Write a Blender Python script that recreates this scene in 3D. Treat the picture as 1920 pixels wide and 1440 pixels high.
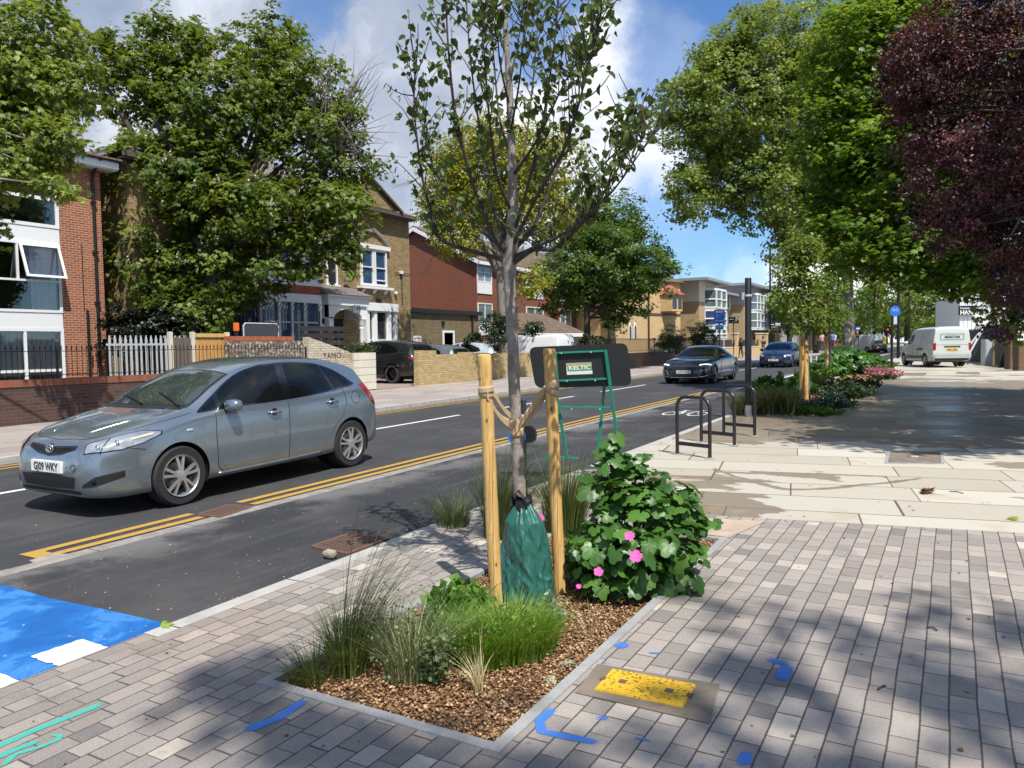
import bpy, bmesh, math, random
import numpy as np
from mathutils import Vector, Matrix
from mathutils.bvhtree import BVHTree
R_ = math.radians
rng = np.random.default_rng(7); random.seed(7)
for o in list(bpy.data.objects): bpy.data.objects.remove(o)
sc = bpy.context.scene
C = sc.collection
# ---------------------------------------------------------------- camera, sky, sun, exposure
H = 1.6; F = 1440.
yaw, pitch, roll = R_(29.9), R_(2.74), -0.0160
def _rz(a): c, s = math.cos(a), math.sin(a); return np.array([[c, -s, 0], [s, c, 0], [0, 0, 1]])
def _rx(a): c, s = math.cos(a), math.sin(a); return np.array([[1, 0, 0], [0, c, -s], [0, s, c]])
RM = _rz(yaw) @ _rx(math.pi/2 - pitch) @ _rz(roll)
cam = bpy.data.cameras.new('camera'); co = bpy.data.objects.new('camera', cam); C.objects.link(co)
m4 = Matrix([list(RM[i]) + [0] for i in range(3)] + [[0, 0, 0, 1]]); m4.translation = (0, 0, H); co.matrix_world = m4
cam.sensor_width = 36; cam.lens = 27; cam.clip_end = 2000; cam.clip_start = .05
sc.camera = co
def gz(y): return .34*(1 - math.exp(-y/20)) if y > 0 else .017*y
def ray(u, v): return RM @ np.array([(u-960)/F, -(v-720)/F, -1.])
def G(u, v, z=0.):                      # ground point seen at a pixel of the photograph
    d = ray(u, v); t = 5.
    for i in range(80):
        t2 = (z + gz(d[1]*t) - H)/d[2]
        if t2 < 0: t2 = 400
        t = .5*t + .5*min(t2, 400)
    return Vector((d[0]*t, d[1]*t, z + gz(d[1]*t)))
def AT(u, v, D): d = ray(u, v); return Vector((d[0]*D, d[1]*D, H + d[2]*D))   # point at depth D
def AX(u, v, X): d = ray(u, v); t = X/d[0]; return Vector((X, d[1]*t, H + d[2]*t))
def AY(u, v, Y): d = ray(u, v); t = Y/d[1]; return Vector((d[0]*t, Y, H + d[2]*t))

SUN = Vector((.80, -.60, 1.62)).normalized()
el = math.asin(SUN.z); az = math.atan2(SUN.x, SUN.y)
sl = bpy.data.lights.new('sun', 'SUN'); so = bpy.data.objects.new('sun', sl); C.objects.link(so)
sl.energy = 5.0; sl.angle = R_(.53); sl.color = (1, .955, .88)
so.rotation_euler = SUN.to_track_quat('Z', 'Y').to_euler(); so.location = (20, -20, 40)
w = bpy.data.worlds.new('World'); sc.world = w; w.use_nodes = True
sc.view_settings.view_transform = 'Standard'; sc.view_settings.look = 'None'; sc.view_settings.gamma = 1
sc.view_settings.exposure = 0.38; sc.view_settings.use_curve_mapping = False
nt = w.node_tree; nt.nodes.clear()
class NG:                                # tiny node-graph helper
    def __init__(s, tree): s.t = tree
    def n(s, typ, **kw):
        nd = s.t.nodes.new(typ)
        for k, v in kw.items(): setattr(nd, k, v)
        return nd
    def put(s, sock, v):
        if v is None: return
        if isinstance(v, bpy.types.NodeSocket): s.t.links.new(v, sock)
        else:
            try: sock.default_value = v
            except Exception: sock.default_value = tuple(v) + (1,)
    def m(s, op, a, b=None, c=None, clamp=False):
        nd = s.n('ShaderNodeMath', operation=op, use_clamp=clamp)
        for i, v in enumerate((a, b, c)): s.put(nd.inputs[i], v)
        return nd.outputs[0]
    def vm(s, op, a, b=None, out=0):
        nd = s.n('ShaderNodeVectorMath', operation=op); s.put(nd.inputs[0], a); s.put(nd.inputs[1], b)
        return nd.outputs[out]
    def mix(s, f, a, b, mode='MIX'):
        nd = s.n('ShaderNodeMix', data_type='RGBA', blend_type=mode)
        s.put(nd.inputs[0], f); s.put(nd.inputs[6], a); s.put(nd.inputs[7], b); return nd.outputs[2]
    def noise(s, vec, scale, detail=3, rough=.55, out=0, w=None, dist=0):
        nd = s.n('ShaderNodeTexNoise'); s.put(nd.inputs['Vector'], vec); s.put(nd.inputs['Scale'], scale)
        nd.inputs['Detail'].default_value = detail; nd.inputs['Roughness'].default_value = rough; nd.inputs['Distortion'].default_value = dist
        return nd.outputs[out]
    def white(s, vec):
        nd = s.n('ShaderNodeTexWhiteNoise'); s.put(nd.inputs[0], vec); return nd.outputs[0]
    def ramp(s, f, stops, interp='LINEAR'):
        nd = s.n('ShaderNodeValToRGB'); cr = nd.color_ramp; cr.interpolation = interp
        while len(cr.elements) > 1: cr.elements.remove(cr.elements[-1])
        for i, (p, c) in enumerate(stops):
            e = cr.elements[0] if i == 0 else cr.elements.new(p)
            e.position = p; e.color = (tuple(c) + (1,)) if hasattr(c, '__len__') else (c, c, c, 1)
        s.put(nd.inputs[0], f); return nd.outputs[0]
    def step(s, x, lo, hi):
        nd = s.n('ShaderNodeMapRange', interpolation_type='SMOOTHSTEP'); s.put(nd.inputs[0], x)
        s.put(nd.inputs[1], lo); s.put(nd.inputs[2], hi); return nd.outputs[0]
    def sep(s, v): nd = s.n('ShaderNodeSeparateXYZ'); s.put(nd.inputs[0], v); return nd.outputs
    def comb(s, x, y, z=0.): nd = s.n('ShaderNodeCombineXYZ'); [s.put(nd.inputs[i], q) for i, q in enumerate((x, y, z))]; return nd.outputs[0]
g = NG(nt)
sky = g.n('ShaderNodeTexSky', sky_type='NISHITA'); sky.sun_disc = False; sky.sun_elevation = el; sky.sun_rotation = az
sky.air_density = 1.0; sky.dust_density = .5; sky.ozone_density = 2.2
dirv = g.n('ShaderNodeTexCoord').outputs['Generated']
dx, dy, dz = g.sep(dirv)
inv = g.m('DIVIDE', 1, g.m('ADD', g.m('MAXIMUM', dz, 0.0), .16))
pl = g.comb(g.m('MULTIPLY', dx, inv), g.m('MULTIPLY', dy, inv), 0.)        # clouds lie on a flat layer overhead
nd = g.n('ShaderNodeVectorMath', operation='SCALE'); g.put(nd.inputs[0], g.vm('SUBTRACT', g.noise(dirv, 4.2, 8, .6, out=1), (.5, .5, .5))); nd.inputs['Scale'].default_value = .34
wd = g.vm('NORMALIZE', g.vm('ADD', dirv, nd.outputs[0]))
def skyblob(u, v, deg, soft):
    d = ray(u, v); d = d/np.linalg.norm(d)
    c = g.vm('DOT_PRODUCT', wd, tuple(d), out=1)
    return g.step(c, math.cos(R_(deg+soft)), math.cos(R_(max(deg-soft, .1))))
def mx(*a):
    r = a[0]
    for q in a[1:]: r = g.m('MAXIMUM', r, q)
    return r
grey = mx(skyblob(420, 60, 20, 5), skyblob(-200, 200, 28, 5), skyblob(760, 330, 13, 4), skyblob(1000, 330, 10, 3), skyblob(640, 160, 15, 4), skyblob(300, -60, 12, 3))
white = mx(skyblob(1170, 190, 7.6, 1.6), skyblob(1080, 330, 7, 2), skyblob(1410, 530, 3.2, 1.2), skyblob(1300, 545, 2.2, 1.), skyblob(1600, 540, 4.5, 2))
# unseen broken cloud out of the picture, thickened to add white ambient light
gen = g.step(g.noise(pl, 1.1, 8, .6), .44, .60)
behind = g.step(g.vm('DOT_PRODUCT', dirv, tuple(ray(1000, 400)/np.linalg.norm(ray(1000, 400))), out=1), .70, .45)
gen = g.m('MULTIPLY', gen, behind)
hole = mx(skyblob(1480, 10, 10, 2), skyblob(570, 30, 2.0, 1.2), skyblob(975, 50, 3.0, 1.2), skyblob(1330, 430, 5, 2))
cov = g.m('MULTIPLY', mx(grey, white, gen), g.m('SUBTRACT', 1, g.m('MULTIPLY', hole, .8)))
cov = g.m('MULTIPLY', cov, g.ramp(g.noise(dirv, 7, 7, .6), [(0.25, .80), (.55, 1.0)]))
shade = g.noise(wd, 6.5, 6, .55)
cg = g.ramp(shade, [(.30, (.30, .35, .46)), (.50, (.42, .47, .57)), (.68, (.66, .70, .78))])
cw = g.ramp(shade, [(.30, (.62, .66, .76)), (.48, (.86, .89, .95)), (.62, (1.08, 1.09, 1.12))])
ccol = g.mix(g.m('MULTIPLY', white, 1.), cg, cw)
ccol = g.mix(gen, ccol, (.80, .84, .92))
b1 = g.n('ShaderNodeBackground'); skyc = g.mix(1.0, sky.outputs[0], (.62, .86, 1.12), 'MULTIPLY'); g.put(b1.inputs[0], skyc); b1.inputs[1].default_value = .115
b2 = g.n('ShaderNodeBackground'); g.put(b2.inputs[0], ccol); b2.inputs[1].default_value = .97
ms = g.n('ShaderNodeMixShader'); g.put(ms.inputs[0], cov); nt.links.new(b1.outputs[0], ms.inputs[1]); nt.links.new(b2.outputs[0], ms.inputs[2])
ow = g.n('ShaderNodeOutputWorld'); nt.links.new(ms.outputs[0], ow.inputs[0])

# ---------------------------------------------------------------- materials
def newmat(name):
    m = bpy.data.materials.new(name); m.use_nodes = True; m.node_tree.nodes.clear(); return m, NG(m.node_tree)
def finish(m, g, col, rough=.6, bump=None, bstr=.3, bdist=.01, metal=0, spec=.5, coat=0, trans=None, emit=None, sheen=0):
    p = g.n('ShaderNodeBsdfPrincipled'); g.put(p.inputs['Base Color'], col); g.put(p.inputs['Roughness'], rough)
    g.put(p.inputs['Metallic'], metal); g.put(p.inputs['Specular IOR Level'], spec); g.put(p.inputs['Coat Weight'], coat)
    p.inputs['Coat Roughness'].default_value = .03
    if bump is not None:
        b = g.n('ShaderNodeBump'); b.inputs['Strength'].default_value = bstr; b.inputs['Distance'].default_value = bdist
        g.put(b.inputs['Height'], bump); g.t.links.new(b.outputs[0], p.inputs['Normal'])
    if emit: g.put(p.inputs['Emission Color'], emit[0]); p.inputs['Emission Strength'].default_value = emit[1]
    out = g.n('ShaderNodeOutputMaterial'); sh = p.outputs[0]
    if trans is not None:
        t = g.n('ShaderNodeBsdfTranslucent'); g.put(t.inputs[0], trans[0]); mxs = g.n('ShaderNodeMixShader')
        mxs.inputs[0].default_value = trans[1]; g.t.links.new(sh, mxs.inputs[1]); g.t.links.new(t.outputs[0], mxs.inputs[2]); sh = mxs.outputs[0]
    g.t.links.new(sh, out.inputs[0]); return m
def wpos(g): return g.n('ShaderNodeNewGeometry').outputs['Position']
def opos(g): return g.n('ShaderNodeTexCoord').outputs['Object']
_mc = {}
def plain(name, col, rough=.6, var=.12, metal=0, coat=0, scale=6, bstr=.0, spec=.5):
    """painted / plastic / metal surface: its colour with faint dirt and grain"""
    if name in _mc: return _mc[name]
    m, g = newmat(name); p = opos(g); n = g.noise(p, scale, 5, .6)
    c = g.mix(n, tuple(x*(1-var) for x in col) + (1,), tuple(min(1, x*(1+var)) for x in col) + (1,))
    r = g.m('ADD', rough-.06, g.m('MULTIPLY', g.noise(p, scale*2.3, 3), .12), clamp=True)
    _mc[name] = finish(m, g, c, r, bump=n if bstr else None, bstr=bstr, metal=metal, coat=coat, spec=spec); return _mc[name]
def brickmat(name, c1, c2, mortar, bw=.225, bh=.075, ms=.011, dirt=.25, stain=(.1, .08, .06), bstr=.5, soldier=False, patch=None):
    m, g = newmat(name); x, y, z = g.sep(opos(g)); u = g.m('ADD', x, y)
    b = g.n('ShaderNodeTexBrick'); g.put(b.inputs['Vector'], g.comb(u, z) if not soldier else g.comb(z, u))
    b.inputs['Color1'].default_value = tuple(c1) + (1,); b.inputs['Color2'].default_value = tuple(c2) + (1,); b.inputs['Mortar'].default_value = tuple(mortar) + (1,)
    b.inputs['Scale'].default_value = 1; b.inputs['Mortar Size'].default_value = ms; b.inputs['Mortar Smooth'].default_value = .15
    b.inputs['Brick Width'].default_value = bw; b.inputs['Row Height'].default_value = bh; b.inputs['Bias'].default_value = 0
    n = g.noise(opos(g), .9, 6, .62); n2 = g.noise(opos(g), 11, 4)
    c = g.mix(g.m('MULTIPLY', g.step(n, .45, .75), dirt), b.outputs[0], tuple(stain) + (1,))
    if patch: c = g.mix(g.m('MULTIPLY', g.step(g.noise(opos(g), 2.6, 4), .52, .60), .8), c, tuple(patch) + (1,))
    c = g.mix(g.m('MULTIPLY', n2, .35), c, g.mix(1., c, (.55, .55, .55, 1), 'MULTIPLY'))
    h = g.m('SUBTRACT', g.m('MULTIPLY', n2, .35), b.outputs[1])
    return finish(m, g, c, .85, bump=h, bstr=bstr, bdist=.008, spec=.25)
def leafmat(name, dark, mid, lite, trans=.38, rough=.45, spec=.4):
    m, g = newmat(name); a = g.n('ShaderNodeAttribute'); a.attribute_name = 'leafcol'
    f = g.sep(a.outputs['Color'])[0]
    c = g.ramp(f, [(0, dark), (.5, mid), (1, lite)])
    tc = g.mix(.55, c, (lite[0]*1.5, lite[1]*1.35, lite[2]*.6, 1))
    return finish(m, g, c, rough, spec=spec, trans=(tc, trans))
def barkmat(name, c1, c2, scale=9, stretch=.25, bstr=.6, patches=None):
    m, g = newmat(name); x, y, z = g.sep(opos(g)); v = g.comb(x, y, g.m('MULTIPLY', z, stretch))
    n = g.noise(v, scale, 6, .65, dist=.6); c = g.ramp(n, [(.3, c1), (.7, c2)])
    if patches: c = g.mix(g.step(g.noise(opos(g), 3.2, 3), .5, .58), c, tuple(patches) + (1,))
    return finish(m, g, c, .85, bump=n, bstr=bstr, bdist=.02, spec=.2)

# ---------------------------------------------------------------- object helpers
def setp(o, label=None, cat=None, group=None, kind=None):
    if label: o['label'] = label
    if cat: o['category'] = cat
    if group: o['group'] = group
    if kind: o['kind'] = kind
    return o
def thing(name, label, cat, loc=(0, 0, 0), rz=0, group=None):
    o = bpy.data.objects.new(name, None); C.objects.link(o); o.location = loc; o.rotation_euler = (0, 0, rz)
    o.empty_display_size = .1
    return setp(o, label, cat, group)
def copy_tree(o, loc=None, rz=None, label=None, parent=None):
    c = o.copy(); C.objects.link(c); c.parent = parent
    if parent is None:
        if loc is not None: c.location = loc
        if rz is not None: c.rotation_euler[2] = rz
        if label: c['label'] = label
    for ch in list(o.children): copy_tree(ch, parent=c)
    return c
class MB:
    """collects simple shapes and links them as ONE mesh object"""
    def __init__(s): s.v = []; s.f = []; s.mi = []; s.cm = 0
    def add(s, vs, fs):
        b = len(s.v); s.v += [tuple(q) for q in vs]; s.f += [tuple(b+i for i in f) for f in fs]; s.mi += [s.cm]*len(fs); return s
    def box(s, x0, x1, y0, y1, z0, z1, rz=0, c=None):
        vs = [(x, y, z) for z in (z0, z1) for x, y in ((x0, y0), (x1, y0), (x1, y1), (x0, y1))]
        if rz:
            cx, cy = c if c else ((x0+x1)/2, (y0+y1)/2); ca, sa = math.cos(rz), math.sin(rz)
            vs = [(cx+(x-cx)*ca-(y-cy)*sa, cy+(x-cx)*sa+(y-cy)*ca, z) for x, y, z in vs]
        return s.add(vs, [(0, 3, 2, 1), (4, 5, 6, 7), (0, 1, 5, 4), (1, 2, 6, 5), (2, 3, 7, 6), (3, 0, 4, 7)])
    def bar(s, a, b, w, h=None):
        """rectangular bar from a to b"""
        h = h or w; a = Vector(a); b = Vector(b); d = (b-a).normalized()
        up = Vector((0, 0, 1)) if abs(d.z) < .95 else Vector((0, 1, 0)); x = d.cross(up).normalized(); y = x.cross(d)
        vs = [p + x*sx*w/2 + y*sy*h/2 for p in (a, b) for sx, sy in ((-1, -1), (1, -1), (1, 1), (-1, 1))]
        return s.add(vs, [(0, 3, 2, 1), (4, 5, 6, 7), (0, 1, 5, 4), (1, 2, 6, 5), (2, 3, 7, 6), (3, 0, 4, 7)])
    def tube(s, path, r, n=10, cap=True, ell=1.):
        path = [Vector(p) for p in path]; k = len(path)
        rs = r if hasattr(r, '__len__') else [r]*k
        vs = []; x = None
        for i, p in enumerate(path):
            d = (path[min(i+1, k-1)] - path[max(i-1, 0)]).normalized()
            if x is None:
                up = Vector((0, 0, 1)) if abs(d.z) < .9 else Vector((1, 0, 0)); x = d.cross(up).normalized()
            else: x = (x - d*x.dot(d)).normalized()
            y = d.cross(x)
            for j in range(n):
                a = 2*math.pi*j/n; vs.append(p + x*math.cos(a)*rs[i] + y*math.sin(a)*rs[i]*ell)
        fs = [(i*n+j, i*n+(j+1) % n, (i+1)*n+(j+1) % n, (i+1)*n+j) for i in range(k-1) for j in range(n)]
        if cap: fs += [tuple(range(n-1, -1, -1)), tuple(range((k-1)*n, k*n))]
        return s.add(vs, fs)
    def lathe(s, prof, n=24, axis='z', c=(0, 0, 0), cap=True):
        vs = []
        for r, h in prof:
            for j in range(n):
                a = 2*math.pi*j/n; p, q = r*math.cos(a), r*math.sin(a)
                vs.append({'z': (c[0]+p, c[1]+q, c[2]+h), 'y': (c[0]+q, c[1]+h, c[2]+p), 'x': (c[0]+h, c[1]+p, c[2]+q)}[axis])
        k = len(prof); fs = [(i*n+j, i*n+(j+1) % n, (i+1)*n+(j+1) % n, (i+1)*n+j) for i in range(k-1) for j in range(n)]
        if cap: fs += [tuple(range(n-1, -1, -1)), tuple(range((k-1)*n, k*n))]
        return s.add(vs, fs)
    def prism(s, poly, h0, h1, axis='z'):
        """polygon extruded along an axis; poly in the other two (x,y)/(x,z)/(y,z)"""
        k = len(poly); f = {'z': lambda p, h: (p[0], p[1], h), 'y': lambda p, h: (p[0], h, p[1]), 'x': lambda p, h: (h, p[0], p[1])}[axis]
        vs = [f(p, h0) for p in poly] + [f(p, h1) for p in poly]
        return s.add(vs, [tuple(range(k-1, -1, -1)), tuple(range(k, 2*k))] + [(i, (i+1) % k, k+(i+1) % k, k+i) for i in range(k)])
    def ball(s, c, rx, ry=None, rz=None, n=12, m=8, sq=1.):
        ry = ry or rx; rz = rz or rx; vs = []; f = lambda t: math.copysign(abs(t)**sq, t)
        for i in range(m+1):
            t = math.pi*i/m
            for j in range(n):
                a = 2*math.pi*j/n; vs.append((c[0]+rx*f(math.sin(t))*f(math.cos(a)), c[1]+ry*f(math.sin(t))*f(math.sin(a)), c[2]+rz*f(math.cos(t))))
        return s.add(vs, [(i*n+j, (i+1)*n+j, (i+1)*n+(j+1) % n, i*n+(j+1) % n) for i in range(m) for j in range(n)])
    def grid(s, P):
        a, b = len(P), len(P[0]); return s.add([q for r in P for q in r], [(i*b+j, (i+1)*b+j, (i+1)*b+j+1, i*b+j+1) for i in range(a-1) for j in range(b-1)])
    def build(s, name, mats, parent=None, smooth=False, bevel=0, fixn=True):
        me = bpy.data.meshes.new(name); me.from_pydata(s.v, [], s.f)
        ms_ = mats if isinstance(mats, (list, tuple)) else [mats]
        for q in ms_: me.materials.append(q)
        if len(ms_) > 1: me.polygons.foreach_set('material_index', s.mi)
        if fixn or bevel:
            bm = bmesh.new(); bm.from_mesh(me); bmesh.ops.remove_doubles(bm, verts=bm.verts, dist=1e-5)
            if bevel: bmesh.ops.bevel(bm, geom=list(bm.edges), offset=bevel, segments=2, affect='EDGES', clamp_overlap=True)
            bmesh.ops.recalc_face_normals(bm, faces=bm.faces); bm.to_mesh(me); bm.free()
        if smooth: me.shade_smooth(); 
        if smooth and smooth != 1: me.set_sharp_from_angle(angle=R_(smooth))
        o = bpy.data.objects.new(name, me); C.objects.link(o)
        if parent: o.parent = parent
        return o
_fonts = {}
def textmb(mb, s, size, org, ux, uz, align='CENTER', bold=0., sx=1., depth=.002):
    """writing as flat raised letters: org centre/left of the baseline, ux reading direction, uz up"""
    cu = bpy.data.curves.new('t', 'FONT'); cu.body = s; cu.size = size; cu.align_x = align; cu.offset = bold; cu.resolution_u = 2
    ob = bpy.data.objects.new('t', cu); C.objects.link(ob); dg = bpy.context.evaluated_depsgraph_get()
    me = bpy.data.meshes.new_from_object(ob.evaluated_get(dg)); ux = Vector(ux).normalized(); uz = Vector(uz).normalized(); n = ux.cross(uz); org = Vector(org)
    vs = [org + ux*v.co.x*sx + uz*v.co.y + n*depth for v in me.vertices]; fs = [tuple(p.vertices) for p in me.polygons]
    mb.add(vs, fs); bpy.data.objects.remove(ob); bpy.data.curves.remove(cu); bpy.data.meshes.remove(me); return mb
# ---------------------------------------------------------------- ground and road surfaces
def ysamp(y0, y1):
    ys = [y0]; y = math.floor(y0)+1.
    while y < y1-1e-3:
        if y > y0+1e-3: ys.append(y)
        y += 1 if y < 60 else (5 if y < 150 else 40)
    return ys + [y1]
def strip(name, x0, x1, y0, y1, dz, mat, kind='structure', nx=1, thick=0, parent=None):
    f0 = x0 if callable(x0) else (lambda y: x0); f1 = x1 if callable(x1) else (lambda y: x1)
    ys = ysamp(y0, y1); mb = MB()
    mb.grid([[(f0(y)+(f1(y)-f0(y))*i/nx, y, gz(y)+dz) for i in range(nx+1)] for y in ys])
    if thick:
        for f in (f0, f1): mb.grid([[(f(y), y, gz(y)+dz-k*thick) for k in (0, 1)] for y in ys])
        for y in (y0, y1): mb.grid([[(f(y), y, gz(y)+dz-k*thick) for k in (0, 1)] for f in (f0, f1)])
    o = mb.build(name, mat, parent, fixn=False)
    me = o.data; bm = bmesh.new(); bm.from_mesh(me); bmesh.ops.remove_doubles(bm, verts=bm.verts, dist=1e-5)
    for f in bm.faces:
        f.normal_update()
        if f.normal.z < -.5: f.normal_flip()
    bm.to_mesh(me); bm.free()
    if kind: o['kind'] = kind
    return o
def decal(name, pts, dz, mat, kind='structure'):
    mb = MB(); mb.add([(x, y, gz(y)+dz) for x, y in pts], [tuple(range(len(pts)))]); o = mb.build(name, mat, fixn=False)
    if o.data.polygons[0].normal.z < 0: o.data.flip_normals()
    if kind: o['kind'] = kind
    return o
def asphaltmat(name, base, dust=.25):
    m, g = newmat(name); p = wpos(g); n1 = g.noise(p, 160, 2, .7); n2 = g.noise(p, .55, 5, .6); n3 = g.noise(p, 6, 5)
    c = g.ramp(n1, [(.3, tuple(x*.55 for x in base)), (.62, base), (.78, tuple(min(1, x*3.0) for x in base))])
    c = g.mix(g.m('MULTIPLY', g.step(n2, .42, .75), dust), c, (.155, .145, .135, 1))
    x, y, z = g.sep(p); st = g.noise(g.comb(g.m('MULTIPLY', x, 5.), g.m('MULTIPLY', y, .35)), 1.2, 5)   # tyre-worn streaks along the lane
    c = g.mix(g.m('MULTIPLY', g.step(st, .5, .75), .3), c, (.11, .108, .108, 1))
    # cracks / joints of tar
    sp = g.step(g.noise(p, 60, 2), .70, .74); c = g.mix(g.m('MULTIPLY', sp, .45), c, (.30, .29, .26, 1))
    if dust > .3: c = g.mix(g.m('MULTIPLY', g.m('MULTIPLY', g.step(x, -5.15, -5.95), g.step(g.noise(p, 1.1, 6, .65), .42, .60)), .55), c, (.20, .19, .18, 1))
    return finish(m, g, c, .82, bump=n1, bstr=.5, bdist=.004, spec=.35)
M_road = asphaltmat('road asphalt', (.046, .047, .050)); M_cyc = asphaltmat('cycle asphalt', (.034, .035, .038), .32)
def paintmat(name, col, wear=.35, under=(.06, .06, .06)):
    m, g = newmat(name); p = wpos(g); n = g.noise(p, 22, 6, .7); n2 = g.noise(p, 2.2, 4)
    k = g.m('MULTIPLY', g.step(n, .56, .68), g.m('ADD', wear*.5, g.m('MULTIPLY', n2, wear)))
    c = g.mix(k, tuple(col) + (1,), tuple(under) + (1,)); c = g.mix(g.m('MULTIPLY', g.noise(p, 90, 2), .25), c, (.1, .1, .1, 1))
    return finish(m, g, c, .7, bump=n, bstr=.25, bdist=.003)
M_yel = paintmat('yellow road paint', (.46, .265, .035), .6); M_wht = paintmat('white road paint', (.70, .70, .66), .35)
def bluemat():
    m, g = newmat('blue cycle crossing paint'); p = wpos(g); n = g.noise(p, 2.6, 5, .65, dist=.5); n2 = g.noise(p, 120, 2)
    c = g.ramp(n, [(.40, (.006, .110, .38)), (.53, (.010, .140, .44)), (.56, (.035, .195, .50)), (.7, (.05, .215, .52))])
    c = g.mix(g.m('MULTIPLY', n2, .30), c, (.01, .06, .2, 1)); r = g.ramp(n, [(.42, .35), (.55, .7)])
    return finish(m, g, c, r, bump=n2, bstr=.35, bdist=.003)
M_blue = bluemat()
def concmat(name, col, var=.25, sc_=3., joint=None):
    m, g = newmat(name); p = wpos(g); n = g.noise(p, sc_, 6, .62); n2 = g.noise(p, 70, 3, .7)
    c = g.ramp(n, [(.3, tuple(x*(1-var) for x in col)), (.7, tuple(x*(1+var*.6) for x in col))])
    c = g.mix(g.m('MULTIPLY', g.step(n2, .45, .8), .35), c, tuple(x*.45 for x in col) + (1,))
    h = n2
    if joint:
        x, y, z = g.sep(p); t = g.m('FRACT', g.m('DIVIDE', y, joint)); j = g.m('LESS_THAN', g.m('ABSOLUTE', g.m('SUBTRACT', t, .5)), .5-.006/joint)
        c = g.mix(j, (.06, .055, .05, 1), c)
    return finish(m, g, c, .85, bump=h, bstr=.35, bdist=.004, spec=.25)
M_strip = concmat('worn concrete strip', (.27, .25, .225), .35, 7, joint=.92); M_kerb = concmat('granite kerb', (.40, .385, .36), .2, 5, joint=.92); M_edge = concmat('edging stone', (.31, .31, .305), .25, 4)
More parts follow.
